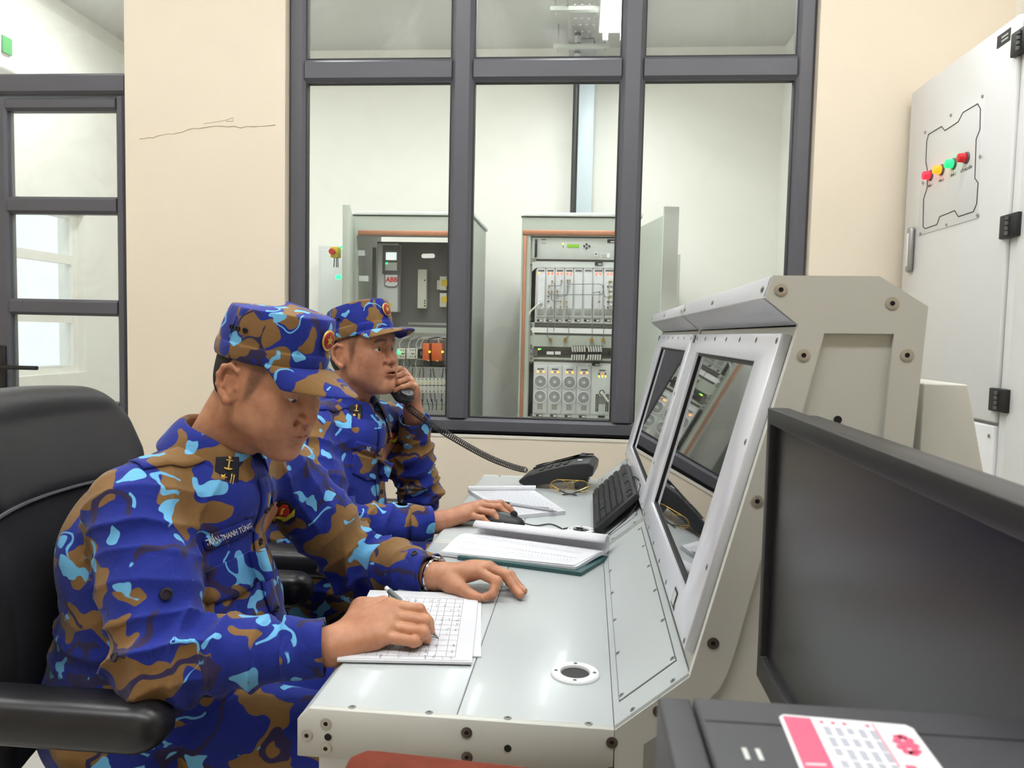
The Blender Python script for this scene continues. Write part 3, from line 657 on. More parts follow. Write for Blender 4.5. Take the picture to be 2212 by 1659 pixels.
# air conditioner high on the far left wall
ACO = -.16
ac = thing('air_conditioner', 'white wall air conditioner with green sticker behind the pane above the door', 'air conditioner', (FX0, 3.75, 2.66))
mb = MB(); mb.prism([(FX0+.003, 2.62), (FX0+.15, 2.60), (FX0+.21, 2.66), (FX0+.22, 2.86), (FX0+.18, 2.90), (FX0+.003, 2.90)], lambda u, v, a: (u, a, v), 3.62+ACO, 4.42+ACO)
mb.part('casing', m_wht, ac, bevel=.012, seg=3)
MB().box(FX0+.214, FX0+.226, 4.24+ACO, 4.31+ACO, 2.74, 2.83).part('energy_sticker', M('green_sticker', (40, 150, 70), rough=.5), ac)
MB().box(FX0+.05, FX0+.16, 3.66+ACO, 4.38+ACO, 2.590, 2.604).part('air_flap', m_cabl, ac)

# flaked damp patch on the far wall
fl = [(1040, 735), (1062, 712), (1090, 702), (1112, 712), (1118, 760), (1100, 782), (1108, 820), (1085, 850), (1078, 800), (1050, 778)]
fl = [(at(x, y, FY1)[0], at(x, y, FY1)[2]) for x, y in fl]
pf = MB().prism(fl, XZ, FY1-.0025, FY1-.0005).part('plaster_flake', M('damp_plaster', (237, 235, 226), rough=.85, var=.06, vscale=6), bpy.data.objects['wall_far_back'], label='flaked damp patch of plaster')
# ------------------------------------------------------------------ the two operator consoles
m_paint = M('console_light_grey', (206, 206, 198), rough=0.42, var=0.015)
m_desk = M('console_desk_laminate', (190, 196, 196), rough=0.30, var=0.02, vscale=4, coat=0.05, spec=0.35)
m_alu2 = M('satin_aluminium', (230, 232, 240), rough=0.30, metal=0.2, var=0.02)
m_hood = M('hood_silver', (212, 214, 220), rough=0.33, metal=0.2, var=0.03)
m_screwh = M('screw_steel', (186, 180, 168), rough=0.35, metal=0.5)
m_screwd = M('screw_bronze', (100, 88, 80), rough=0.35, metal=0.5)
m_pit = M('screw_pit', (16, 15, 15), rough=0.8)
def screen_material():
    m = M('dark_screen_glass', (20, 22, 26), rough=0.02, spec=0.6, coat=1.0); return m
m_screen = screen_material()
SCREW = screw_mesh('cap_screw', .0078, .0010, m_screwh, m_pit)
SCREWD = screw_mesh('cap_screw', .0074, .0012, m_screwd, m_pit)
m_screws = M('small_screw', (128, 130, 128), rough=0.55, metal=0.2)
SMALL = screw_mesh('flat_screw', .0042, .0008, m_screws, m_pit, n=12)
HOLE = MB().cyl((0, 0, 0), (0, 0, .0008), .0048, n=18).mesh(smooth=True); HOLE.materials.append(m_pit)
SL0, SL1 = Vector((.149, 0, .826)), Vector((.262, 0, 1.268)); SU = (SL1-SL0).normalized(); SN = Vector((-SU.z, 0, SU.x))
def scr(y, s, off): p = SL0+SU*s+SN*off; return (p.x, y, p.z)
KL0, KL1 = Vector((.058, 0, .75)), Vector((.149, 0, .826)); KU = (KL1-KL0).normalized(); KN = Vector((-KU.z, 0, KU.x)); KLEN = (KL1-KL0).length
def kbp(y, s, off): p = KL0+KU*s+KN*off; return (p.x, y, p.z)
DESK_ROT = -0.012
def console(name, label, y0, y1, by0, by1, oy0, oy1, near):
    c = thing(name, label, 'console', (0, .957, 0), DESK_ROT, 'operator consoles')
    L = dict(local=True)
    # desk: front flap and fixed part, with a fine joint between them
    MB().prism([(-.359, .735), (-.343, .750), (-.1475, .750), (-.1475, .735)], lambda u, v, a: (u, a, v), y0+.002, y1-.002).part('desk_flap', m_desk, c, bevel=.0015, **L)
    MB().box(-.1465, .0575, y0+.002, y1-.002, .735, .750).part('desk_top', m_desk, c, bevel=.0012, **L)
    MB().box(-.355, .055, y0+.014, y1-.014, .690, .734).part('desk_frame', m_paint, c, **L)
    MB().box(-.359, -.350, y0+.014, y1-.014, .684, .734).part('desk_front', m_paint, c, bevel=.001, **L)
    # sloping keyboard panel with screwed cover
    mb = MB(); mb.add([kbp(y0+.002, 0, 0), kbp(y1-.002, 0, 0), kbp(y1-.002, KLEN, 0), kbp(y0+.002, KLEN, 0), kbp(y0+.002, 0, -.012), kbp(y1-.002, 0, -.012), kbp(y1-.002, KLEN, -.012), kbp(y0+.002, KLEN, -.012)],
                      [(0, 1, 2, 3), (7, 6, 5, 4), (0, 4, 5, 1), (1, 5, 6, 2), (2, 6, 7, 3), (3, 7, 4, 0)])
    mb.part('sloping_panel', m_desk, c, **L)
    cv = [(y0+.065, .012), (y1-.055, .014), (y1-.055, .108), (y0+.065, .106)]
    mb = MB(); mb.prism(cv, lambda u, v, a: kbp(u, v, a), .0, .0015); cvo = mb.part('cover_plate', m_desk, c, **L)
    mb = MB(); mb.prism([(u+(.0016 if i in (1, 2) else -.0016), v+(.0016 if i > 1 else -.0016)) for i, (u, v) in enumerate(cv)], lambda u, v, a: kbp(u, v, a), .0, .0006); mb.part('cover_joint', m_dark, cvo, **L)
    for k in range(6):
        u = y0+.075+k*(y1-y0-.14)/5
        for v in (.016, .103): inst('flat_screw', SMALL, c, kbp(u, v, .0015), KN, local=True)
    for u, v in ((y0+.02, .03), (y0+.02, .095)): inst('flat_screw', SMALL, c, kbp(u, v, .0), KN, local=True)
    # screen wall behind the bezel, upright panel
    mb = MB(); mb.prism([(y0+.002, -.002), (y1-.002, -.002), (y1-.002, .456), (y0+.002, .456)], lambda u, v, a: scr(u, v, a), -.014, -.004)
    mb.part('screen_wall', m_paint, c, **L)
    bz = MB(); bz.prism([(by0, .020), (by1, .020), (by1, .444), (by0, .444)], scr, -.004, .010, holes=[[(oy0, .066), (oy1, .066), (oy1, .404), (oy0, .404)]])
    b = bz.part('screen_bezel', m_alu2, c, bevel=.0012, seg=1, **L)
    ib = MB(); ib.prism([(oy0, .066), (oy1, .066), (oy1, .404), (oy0, .404)], scr, -.002, .004, holes=[[(oy0+.006, .072), (oy1-.006, .072), (oy1-.006, .398), (oy0+.006, .398)]])
    ib.part('bezel_seal', m_blk, b, **L)
    MB().prism([(oy0, .066), (oy1, .066), (oy1, .404), (oy0, .404)], scr, -.0035, .0005).part('screen', m_screen, c, local=True, label='dark reflecting display glass')
    mb = MB(); mb.prism([(by1-.022, .424), (by1-.008, .424), (by1-.008, .441), (by1-.022, .441)], scr, .010, .0112); mb.part('tag_plate', m_blk, b, **L)
    mb = MB(); mb.prism([(by0+.135, .026), (by0+.165, .026), (by0+.165, .050), (by0+.135, .050)], scr, .010, .0112); tg = mb.part('tag_plate', m_blk, b, **L)
    mb = MB(); mb.prism([(by0+.139, .029), (by0+.161, .029), (by0+.161, .047), (by0+.139, .047)], scr, .0112, .0116); mb.part('tag_field', m_cabl, tg, **L)
    for u in np.linspace(by0+.012, by1-.05, 7):
        for v in (.028, .434): inst('flat_screw', SMALL, b, scr(u, v, .010), SN, local=True)
    for v in (.13, .30): inst('flat_screw', SMALL, b, scr(by0+.012, v, .010), SN, local=True)
    # hood over the screens and rear casing
    prof = [(.262, 1.268), (.221, 1.300), (.229, 1.327), (.352, 1.328), (.352, 1.318), (.236, 1.317), (.231, 1.303), (.268, 1.274)]
    MB().prism(prof, lambda u, v, a: (u, a, v), y0+.001, y1-.001).part('hood', m_hood, c, bevel=.0015, **L)
    for u in (y0+.03, (y0+y1)/2, y1-.03): inst('flat_screw', SMALL, c, (.2235, u, 1.312), (-1, 0, .3), local=True)
    back = [(.352, 1.328), (.409, 1.293), (.400, 1.114), (.380, .72), (.36, .05), (.08, .05), (.07, .70), (.066, .690), (.175, .800), (.285, 1.262), (.352, 1.312)]
    MB().prism(back, lambda u, v, a: (u, a, v), y0+.013, y1-.013).part('casing', m_paint, c, **L)
    # end plates
    endp = [(.058, .750), (.149, .826), (.262, 1.268), (.221, 1.300), (.229, 1.327), (.352, 1.328), (.409, 1.293), (.400, 1.114), (.380, .72), (.36, .03), (.08, .03), (.059, .684)]
    rec = [(.292, 1.259), (.372, 1.260), (.352, .80), (.348, .70), (.17, .70), (.150, .786), (.172, .797), (.186, .812), (.197, .84), (.205, .87)]
    step = [(.1005, .745), (.115, .735), (.3, .735), (.3, .45), (.1005, .45)]
    for e0, e1, out in ((y0, y0+.012, -1), (y1-.012, y1, 1)):
        if out > 0: MB().prism(endp, lambda u, v, a: (u, a, v), e0, e1).part('end_plate', m_paint, c, local=True)
        else:
            ep = MB(); ep.prism(endp, lambda u, v, a: (u, a, v), e0, e1, holes=[rec] if near else []); ep.part('end_plate', m_paint, c, **L)
            if near: MB().prism(rec, lambda u, v, a: (u, a, v), y0+.006, y0+.0125).part('recessed_panel', m_paint, c, **L)
        MB().prism([(-.359, .684), (-.359, .735), (-.343, .7505), (.0575, .7505), (.0575, .684)], lambda u, v, a: (u, a, v), e0, e1).part('desk_side', m_paint, c, bevel=.0008, seg=1, **L)
    MB().box(.02, .055, y0+.05, y1-.05, .02, .69).part('front_panel', m_paint, c, **L)
    for yy in (y0+.045, y1-.075): MB().box(-.345, .02, yy, yy+.03, .30, .684).part('desk_bracket', m_wht, c, local=True)
    MB().box(-.05, .38, y0+.02, y1-.02, 0, .03).part('plinth', m_paint, c, **L)
    if near:
        for (u, v) in ((.239, 1.310), (.368, 1.296), (.269, 1.232), (.388, 1.235), (.222, 1.052), (-.320, .731), (-.346, .713), (-.320, .697)): inst('cap_screw', SCREW, c, (u, y0, v), (0, -1, 0), local=True)
        for (u, v) in ((.176, .871), (.112, .779), (-.132, .733), (-.131, .700), (.055, .734), (.055, .694)): inst('cap_screw', SCREWD, c, (u, y0, v), (0, -1, 0), local=True)
        inst('bore_hole', HOLE, c, (.314, y0+.0055, 1.155), (0, -1, 0), local=True); inst('bore_hole', HOLE, c, (-.078, y0, .716), (0, -1, 0), local=True)
        inst('bore_hole', HOLE, c, (-.317, y0, .713), (0, -1, 0), local=True)
        MB().prism([(.095, .735), (.112, .748), (.14, .748), (.14, .69), (.095, .69)], lambda u, v, a: (u, a, v), y0-.001, y0+.002).part('grip_pocket', m_inside, c, **L)
    for u in (-.288, -.184, -.08, .025):
        for yy in ((y0+.011, y1-.012)): inst('flat_screw', SMALL, c, (u, yy, .750), (0, 0, 1), local=True, scale=1.3)
    # cable grommet: flanged ring, four screws, dark bore
    gx, gy = .005, y0+.155
    P = []
    for i in range(32):
        t = 2*math.pi*i/32; cx_, sx_ = math.cos(t), math.sin(t)
        P.append([(gx+r*cx_, gy+r*sx_, z) for r, z in ((.036, .750), (.036, .7525), (.034, .7545), (.0225, .7545), (.021, .752), (.021, .748))])
    g = MB().grid(P, closed_u=True).part('cable_grommet', m_wht, c, smooth=True, **L)
    MB().cyl((gx, gy, .7502), (gx, gy, .7508), .0212, n=28).part('grommet_bore', m_blk, g, local=True)
    for k in range(4):
        t = math.pi/2*k; inst('flat_screw', SMALL, g, (gx+.0285*math.cos(t), gy+.0285*math.sin(t), .7545), (0, 0, 1), local=True, scale=.7)
    return c
CON1 = console('operator_console', 'light grey operator console nearest the viewer with screwed end plate and big dark screen', 0.0, .838, .030, .808, .135, .715, True)
CON2 = console('operator_console', 'light grey operator console farther back with the keyboard leaning on it', .842, 1.722, .850, 1.690, .905, 1.555, False)
# wedge shaped rear housing behind the near console
rh = thing('rear_housing', 'wedge shaped grey box at the back of the near console', 'housing', (.44, 1.05, 0), DESK_ROT)
h0, h1, h2 = at(1984, 828, .985), at(2092, 831, .985), at(2130, 1048, .985)
MB().prism([(h0[0]+.006, .06), (h0[0]+.006, h0[2]), (h1[0], h1[2]), (h2[0], h2[2]), (h2[0]+.04, .75), (h2[0]+.04, .06)], lambda u, v, a: (u, a, v), .985, 1.17).part('housing_shell', m_paint, rh, bevel=.002)

# ------------------------------------------------------------------ things on the desk
m_paper = M('white_paper', (222, 222, 226), rough=0.7, var=0.015, vscale=20)
m_print = M('pencil_grey_print', (150, 150, 156), rough=0.8)
m_ink = M('ink', (96, 98, 112), rough=0.8)
m_blackpl = M('black_matt_plastic', (38, 39, 42), rough=0.42, var=0.03, bump=.1, bscale=900)
m_key = M('key_black', (48, 49, 52), rough=0.5)
DZ = .7505
def sheet_frame(tl, tr, br, bl):
    """bilinear map of the unit square onto four desk points"""
    tl, tr, br, bl = [Vector((p[0], p[1], 0)) for p in (tl, tr, br, bl)]
    return lambda u, v: tl*(1-u)*(1-v)+tr*u*(1-v)+br*u*v+bl*(1-u)*v
def slab(fr, z0, z1, sag=None, n=10):
    mb = MB(); P = []; sag = sag or (lambda u, v: 0)
    top = [[(*fr(i/n, j/n)[:2], z1+sag(i/n, j/n)) for j in range(n+1)] for i in range(n+1)]
    bot = [[(*fr(i/n, j/n)[:2], z0+sag(i/n, j/n)) for j in range(n+1)] for i in range(n+1)]
    mb.grid(top); mb.grid([r[::-1] for r in bot])
    for seq in (lambda k: (k, 0), lambda k: (n, k), lambda k: (n-k, n), lambda k: (0, n-k)):
        for k in range(n):
            a, b = seq(k), seq(k+1); mb.add([top[a[0]][a[1]], top[b[0]][b[1]], bot[b[0]][b[1]], bot[a[0]][a[1]]], [(0, 1, 2, 3)])
    return mb
def strips(fr, lines, z, mat, name, parent, wdt):
    mb = MB()
    for (u0, v0, u1, v1) in lines:
        a, b = fr(u0, v0), fr(u1, v1); d = (b-a)
        if d.length < 1e-6: continue
        n = Vector((-d.y, d.x, 0)).normalized()*wdt/2
        zz = z if not callable(z) else None
        za, zb = (z, z) if zz is not None else (z(u0, v0), z(u1, v1))
        mb.add([(a.x-n.x, a.y-n.y, za), (b.x-n.x, b.y-n.y, zb), (b.x+n.x, b.y+n.y, zb), (a.x+n.x, a.y+n.y, za)], [(0, 1, 2, 3)])
    return mb.part(name, mat, parent, kind='stuff')
# log sheet under the writing hand
fr = sheet_frame((-.384, 1.412), (-.178, 1.423), (-.148, 1.118), (-.350, 1.100))
pl = thing('log_sheets', 'stack of ruled paper sheets under the writing hand', 'paper', (-.26, 1.26, DZ))
slab(sheet_frame((-.36, 1.415), (-.170, 1.40), (-.138, 1.150), (-.33, 1.14)), DZ, DZ+.0022).part('loose_sheet', m_paper, pl)
slab(fr, DZ+.0023, DZ+.0060).part('sheet_stack', m_paper, pl)
slab(sheet_frame((-.385, 1.409), (-.181, 1.420), (-.151, 1.122), (-.351, 1.104)), DZ+.0061, DZ+.0068).part('top_sheet', m_paper, pl)
lines = [(.12, v, .87, v) for v in np.linspace(.12, .95, 13)]+[(u, .12, u, .95) for u in (.12, .2, .28, .36, .44, .52, .60, .66, .72, .80, .87)]
strips(fr, lines, DZ+.0071, m_print, 'ruled_table', pl, .0007)
wr = []
for u in np.linspace(.30, .83, 9):
    for v in np.linspace(.14, .93, 12):
        if random.random() < .62:
            for k in range(5): wr.append((u+.012+random.uniform(-.008, .012), v+.008+k*.009, u+.012+random.uniform(-.01, .02), v+.012+k*.009))
strips(fr, wr, DZ+.0072, m_ink, 'handwriting', pl, .0008)
# log book with rolled back pages on a dark green cover
lb = thing('log_book', 'open log book with pages rolled back over a dark green cover', 'book', (-.1, 1.72, DZ))
frb = sheet_frame((-.240, 1.812), (.070, 1.708), (.004, 1.595), (-.295, 1.672))
m_green = M('dark_green_cover', (44, 84, 84), rough=0.45)
slab(sheet_frame((-.215, 1.815), (.076, 1.706), (.016, 1.578), (-.255, 1.652)), DZ, DZ+.008).part('cover', m_green, lb)
sg = lambda u, v: .010*math.sin(math.pi*min(1, v*1.1))*(1-.3*u)+.003*math.sin(5*v+2*u)-.004*v
slab(frb, DZ+.0085, DZ+.016, sg, 14).part('page_block', m_paper, lb, smooth=False)
slab(sheet_frame((-.245, 1.808), (.068, 1.704), (.000, 1.602), (-.298, 1.676)), DZ+.0165, DZ+.0175, sg, 14).part('open_page', m_paper, lb)
a, b = Vector((-.238, 1.822, DZ+.030)), Vector((.074, 1.716, DZ+.033)); ax = (b-a).normalized(); sd = Vector((0, 0, 1)).cross(ax).normalized()
P = []
for i in range(13):
    c = a+(b-a)*i/12; row = []
    for k in range(19):
        t = -2.2+5.0*k/18; r = .017+.0035*(i/12)+.0012*k/18; row.append(tuple(c+sd*r*math.cos(t)+Vector((0, 0, 1))*r*math.sin(t)))
    P.append(row)
me = MB().grid(P).mesh(smooth=True); o = link('rolled_pages', me, m_paper, lb); md = o.modifiers.new('thickness', 'SOLIDIFY'); md.thickness = .003
zf = lambda u, v: DZ+.0179+sg(u, v)
strips(frb, [(.06, v, .93, v) for v in (.25, .42, .62, .8)], zf, M('faint_print', (196, 196, 206), rough=.8), 'ruled_lines', lb, .0006)
wr = []
for u in np.linspace(.12, .9, 34):
    for v in (.30, .34, .38): wr.append((u, v+random.uniform(-.02, .02), u+.012, v+.03))
    if u > .4: wr.append((u, .58+random.uniform(-.02, .02), u+.012, .62)); wr.append((u, .72+random.uniform(-.02, .02), u+.010, .75))
strips(frb, wr, zf, M('pale_ink', (150, 156, 176), rough=.8), 'handwriting', lb, .0008)
# notebook with pen by the telephone
nb = thing('notebook', 'open white notebook with handwriting beside the telephone', 'notebook', (-.16, 2.23, DZ))
frn = sheet_frame((-.330, 2.352), (-.132, 2.400), (-.026, 2.128), (-.170, 2.045))
slab(frn, DZ, DZ+.010).part('page_block', m_paper, nb)
a, b = Vector((-.334, 2.352, DZ+.014)), Vector((-.126, 2.402, DZ+.014))
MB().tube([a, a*.5+b*.5, b], .010, n=14).part('rolled_pages', m_paper, nb, smooth=True)
wr = []
for v in np.linspace(.08, .95, 24):
    u = .08
    while u < .9:
        l = random.uniform(.03, .08); wr.append((u, v+random.uniform(-.006, .006), u+l, v+random.uniform(-.006, .006))); u += l+.015
strips(frn, wr, DZ+.0103, M('pale_ink', (150, 156, 176)), 'handwriting', nb, .0016)
pn = thing('pen', 'clear ballpoint pen lying on the open notebook', 'pen', (-.1, 2.16, DZ+.012))
a = Vector((-.185, 2.165, DZ+.015)); b = Vector((-.060, 2.105, DZ+.015)); 
MB().cyl(a, b, .0042, n=10).part('barrel', M('clear_barrel', (190, 190, 194), rough=.1), pn, smooth=True)
MB().cyl(b, b+(b-a).normalized()*.012, .0035, .001, n=10).part('tip', m_steel, pn, smooth=True); MB().cyl(a, a+(a-b).normalized()*.02, .0045, n=10).part('cap', m_blackpl, pn, smooth=True)
MB().cyl(a+(b-a)*.1, a+(b-a)*.9+Vector((0, 0, .0044)), .0015, n=6).part('ink_tube', m_ink, pn)
# telephone base
ph = thing('telephone', 'black desk telephone base with keypad and empty cradle', 'telephone', (-.05, 2.55, DZ), -.12)
pw, p0, p1 = .105, -.125, .115
prof = [(-.125, .012), (-.128, .022), (-.10, .040), (-.03, .066), (.05, .088), (.10, .094), (.118, .080), (.114, .050), (.05, .030), (-.10, .004)]
mb = MB(); mb.prism(prof, lambda u, v, a: (u, a, v), -.085, .085); mb.part('base', m_blackpl, ph, bevel=.008, seg=3, local=True)
mb = MB(); mb.prism([(.05, .031), (.10, .048), (.085, 0), (.055, 0)], lambda u, v, a: (u, a, v), -.06, .06); mb.part('stand', m_blackpl, ph, bevel=.003, local=True)
def phs(u):  # height of the sloped face
    return float(np.interp(u, [-.10, -.03, .05, .10], [.040, .066, .088, .094]))
for i in range(4):
    for j in range(3):
        u = -.055+i*.026; y = -.062+j*.024; sl = (phs(u+.01)-phs(u-.01))/.02
        me = bpy.data.meshes.get('phone_key') 
        if me is None:
            mm = MB(); mm.box(-.0075, .0075, -.007, .007, 0, .004); me = mm.mesh(bevel=.002); me.name = 'phone_key'; me.materials.append(M('phone_key_black', (20, 20, 22), rough=.3))
        inst('key', me, ph, (u, y, phs(u)), (-sl, 0, 1), (1, 0, sl), local=True)
for sgn in (0,):
    MB().prism([(-.10, .041), (-.03, .067), (.05, .089), (.10, .095), (.10, .099), (.06, .099), (.045, .089), (-.05, .062), (-.075, .056), (-.1, .047)], lambda u, v, a: (u, a, v), .030, .036).part('cradle_rim', m_blackpl, ph, bevel=.0015, local=True)
    MB().prism([(-.10, .041), (-.03, .067), (.05, .089), (.10, .095), (.10, .099), (.06, .099), (.045, .089), (-.05, .062), (-.075, .056), (-.1, .047)], lambda u, v, a: (u, a, v), .078, .084).part('cradle_rim', m_blackpl, ph, bevel=.0015, local=True)
MB().box(.055, .075, .045, .07, .086, .097).part('cradle_hook', m_blackpl, ph, bevel=.003, local=True)
MB().box(.06, .075, -.045, -.03, .0905, .0945).part('maker_plate', m_cabl, ph, local=True)
# gold rimmed glasses
gs = thing('eyeglasses', 'gold rimmed eyeglasses lying on the desk by the telephone', 'glasses', (-.02, 2.44, DZ))
m_gold = M('gold_wire', (212, 170, 84), rough=.22, metal=.9)
def lens_ring(c, rx, rz):
    return [(c[0]+rx*math.cos(t)*(1+.08*math.cos(2*t)), c[1], c[2]+rz*math.sin(t)-.004*math.cos(t*1)*0) for t in np.linspace(0, 2*math.pi, 25)[:-1]]
gy = 2.43
for cxl in (-.052, .016):
    pts_ = lens_ring((cxl, gy, DZ+.021), .027, .019)
    r_ = MB().tube(pts_, .0014, n=6, closed=True).part('rim', m_gold, gs, smooth=True)
    MB().prism([(p[0], p[2]) for p in pts_], XZ, gy-.0006, gy+.0006).part('lens', glass_mat('lens_glass', (.97, .98, .97)), gs)
MB().tube([(-.026, gy, DZ+.028), (-.018, gy-.004, DZ+.031), (-.010, gy, DZ+.028)], .0014, n=6).part('bridge', m_gold, gs, smooth=True)
MB().tube([(-.045, gy, DZ+.0395), (.010, gy, DZ+.0395)], .0012, n=6).part('brow_bar', m_gold, gs, smooth=True)
for sx in (-1, 1):
    x0 = -.018+sx*.063
    tp = MB().tube([(x0, gy, DZ+.028), (x0-sx*.003, gy-.02, DZ+.026), (x0-sx*.05, gy-.045, DZ+.008)], .0014, n=6).part('temple', m_gold, gs, smooth=True)
    MB().tube([(x0-sx*.03, gy-.036, DZ+.014), (x0-sx*.055, gy-.047, DZ+.006), (x0-sx*.085, gy-.050, DZ+.0035)], .0026, n=8).part('temple_tip', m_blackpl, tp, smooth=True)
# mouse with its cable to the grommet
ms = thing('computer_mouse', 'black corded computer mouse under the far hand', 'mouse', (-.19, 1.975, DZ))
P = []
mc = Vector((-.186, 1.972, DZ)); mdir = Vector((.96, -.10, 0)).normalized(); msd = Vector((-mdir.y, mdir.x, 0))
for i in range(15):
    t = i/14*math.pi; u = -math.cos(t)*.057; w_ = .031*math.sin(t)**.55*(1-.10*math.cos(2*t)); h = .036*math.sin(t)**.6*(1-.25*(u/.057)); row = []
    for k in range(13):
        a_ = math.pi*k/12; row.append(tuple(mc+mdir*u+msd*w_*math.cos(a_)+Vector((0, 0, 1))*(.001+h*math.sin(a_)**.8)))
    P.append(row)
MB().grid(P).part('shell', m_blackpl, ms, smooth=True)
wp = mc+mdir*.028+Vector((0, 0, .031)); MB().cyl(wp-msd*.003, wp+msd*.003, .010, n=14).part('scroll_wheel', m_key, ms, smooth=True)
mpts = [tuple(mc+mdir*.055+Vector((0, 0, .01))), (-.115, 1.985, DZ+.003), (-.07, 2.0, DZ+.002), (-.025, 1.945, DZ+.002), (.010, 1.875, DZ+.002), (.018, 1.850, DZ+.002), (.0, 1.84, DZ+.002)]
def smooth_path(pts, n=8):
    pts = [Vector(p) for p in pts]; out = []
    for i in range(len(pts)-1):
        p0, p1, p2, p3 = pts[max(i-1, 0)], pts[i], pts[i+1], pts[min(i+2, len(pts)-1)]
        for k in range(n):
            t = k/n; out.append(.5*((2*p1)+(p2-p0)*t+(2*p0-5*p1+4*p2-p3)*t*t+(3*p1-p0-3*p2+p3)*t**3))
    out.append(pts[-1]); return out
mpts = [tuple(mc+mdir*.055+Vector((0, 0, .01))), (-.10, 1.975, DZ+.003), (-.06, 2.0, DZ+.002), (-.018, 1.93, DZ+.002), (.012, 1.868, DZ+.002), (.010, 1.85, DZ+.002), (-.02, 1.86, DZ+.002), (-.045, 1.90, DZ+.002), (-.03, 1.955, DZ+.002), (.0, 1.972, DZ+.003), (.022, 1.968, DZ+.003)]
MB().tube(smooth_path(mpts), .0017, n=6).part('cable', m_wire, ms, smooth=True)
# keyboard leaning on the sloping panel
kb = thing('keyboard', 'black full size keyboard leaning on the sloping panel of the far console', 'keyboard', (.1, 2.1, .76))
R2 = Matrix.Translation((0, .957, 0)) @ Matrix.Rotation(DESK_ROT, 4, 'Z')
KA = .010                                   # rests with its front edge on the desk
def kpt(y, s, off):
    b0 = Vector((.048, 0, .754)); d = Vector((.098, 0, .094)).normalized(); n = Vector((-d.z, 0, d.x)); p = b0+d*s+n*off; return tuple(R2 @ Vector((p.x, y, p.z)))
KY0, KY1, KW = .940, 1.385, .142
mb = MB(); mb.prism([(KY0, 0), (KY1, 0), (KY1, KW), (KY0, KW)], kpt, .002, .020); mb.part('case', m_blackpl, kb, bevel=.004, seg=2)
keys = MB()
rows = [(.012, 19), (.032, 21), (.051, 21), (.070, 21), (.089, 21), (.118, 18)]
for s0, nk in rows:
    pitch = (KY1-KY0-.022)/nk
    k = 0
    while k < nk:
        wd = 1
        if s0 == .012 and k == 9: wd = 5
        if not (nk == 18 and k in (1, 6, 11)) and not (k in (4,) and s0 in (.032,)):
            y0 = KY0+.011+k*pitch; y1 = y0+pitch*wd-.0022
            b_ = [(y0, s0), (y1, s0), (y1, s0+.0165), (y0, s0+.0165)]; t_ = [(y0+.002, s0+.001), (y1-.002, s0+.001), (y1-.002, s0+.0145), (y0+.002, s0+.0145)]
            keys.add([kpt(*p, .020) for p in b_]+[kpt(*p, .0265) for p in t_], [(4, 5, 6, 7), (0, 1, 5, 4), (1, 2, 6, 5), (2, 3, 7, 6), (3, 0, 4, 7)])
        k += wd
keys.part('keys', m_key, kb, kind='stuff')
for yy in (KY0+.06, KY1-.06): MB().prism([(yy-.012, KW-.02), (yy+.012, KW-.02), (yy+.012, KW-.006), (yy-.012, KW-.006)], kpt, -.016, .003).part('foot', m_blackpl, kb)
kp = [kpt(KY1-.2, KW, .01), kpt(KY1-.28, KW+.012, .02), kpt(KY0+.08, KW+.016, .012), kpt(KY0+.01, KW-.02, -.006), kpt(KY0-.015, .05, -.012), tuple(R2 @ Vector((.045, KY0-.03, DZ+.002))), tuple(R2 @ Vector((.012, .985, DZ+.003))), tuple(R2 @ Vector((.006, .997, DZ+.002)))]
MB().tube(smooth_path(kp), .0019, n=6).part('cable', m_wire, kb, smooth=True)
# ------------------------------------------------------------------ wall cabinet on the right
def atX(px, py, X):
    d = (px-1106)/FPX*_r2 - (py-829.5)/FPX*_u2 + _f; return CAM + d*((X-CAM[0])/d[0])
m_cabw = M('cabinet_pale_grey', (240, 240, 239), rough=0.38, var=0.015)
gcab = thing('control_cabinet', 'tall pale grey control cabinet with four indicator lamps against the cream wall', 'cabinet', (1.4, 2.6, 0))
KX = 1.20
MB().box(KX+.02, 1.605, 1.85, 3.03, .08, 2.165).part('cabinet_body', m_cabw, gcab, bevel=.004)
MB().box(KX+.04, 1.60, 1.87, 3.01, 0, .08).part('plinth', m_dark, gcab)
cdr = MB().box(KX-.004, KX+.018, 2.318, 3.022, 1.025, 2.172).part('door', m_cabw, gcab, bevel=.005)
ld = MB().box(KX-.004, KX+.018, 2.318, 3.022, .12, 1.015).part('door', m_cabw, gcab, bevel=.005)
MB().box(KX-.004, KX+.018, 1.86, 2.262, .12, 2.172).part('door', m_cabw, gcab, bevel=.005)
MB().box(KX+.006, KX+.02, 2.266, 2.314, .10, 2.165).part('door_post', m_cabw, gcab, bevel=.002)
for py, z in ((105, None), (488, None), (868, None)):
    p = atX(2180, py, KX-.01); hg = MB().box(KX-.016, KX+.004, 2.245, 2.335, p[2]-.033, p[2]+.033).part('hinge', m_blk, gcab, bevel=.003)
    for k in range(4): MB().cyl((KX-.018, 2.29, p[2]-.026+k*.014), (KX-.018, 2.29, p[2]-.016+k*.014), .006, n=10).part('hinge_knuckle', m_dark, hg, smooth=True)
ip = MB().box(KX-.007, KX-.003, 2.482, 2.896, 1.632, 1.998).part('instrument_plate', m_cabw, cdr, bevel=.001)
line = [(1994, 490), (1995, 430), (2003, 405), (2003, 365), (2000, 350), (2002, 305), (2006, 290), (2034, 273), (2041, 282), (2070, 263), (2080, 243), (2112, 224), (2118, 235), (2117, 280), (2109, 300), (2106, 385), (2113, 395), (2110, 440), (2103, 457), (2070, 468), (2062, 455), (2030, 468), (2024, 485), (1998, 494)]
lp = [atX(x, y, KX-.0075) for x, y in line]
MB().tube([tuple(p) for p in lp], .0016, n=4, closed=True).part('printed_outline', m_blk, ip)
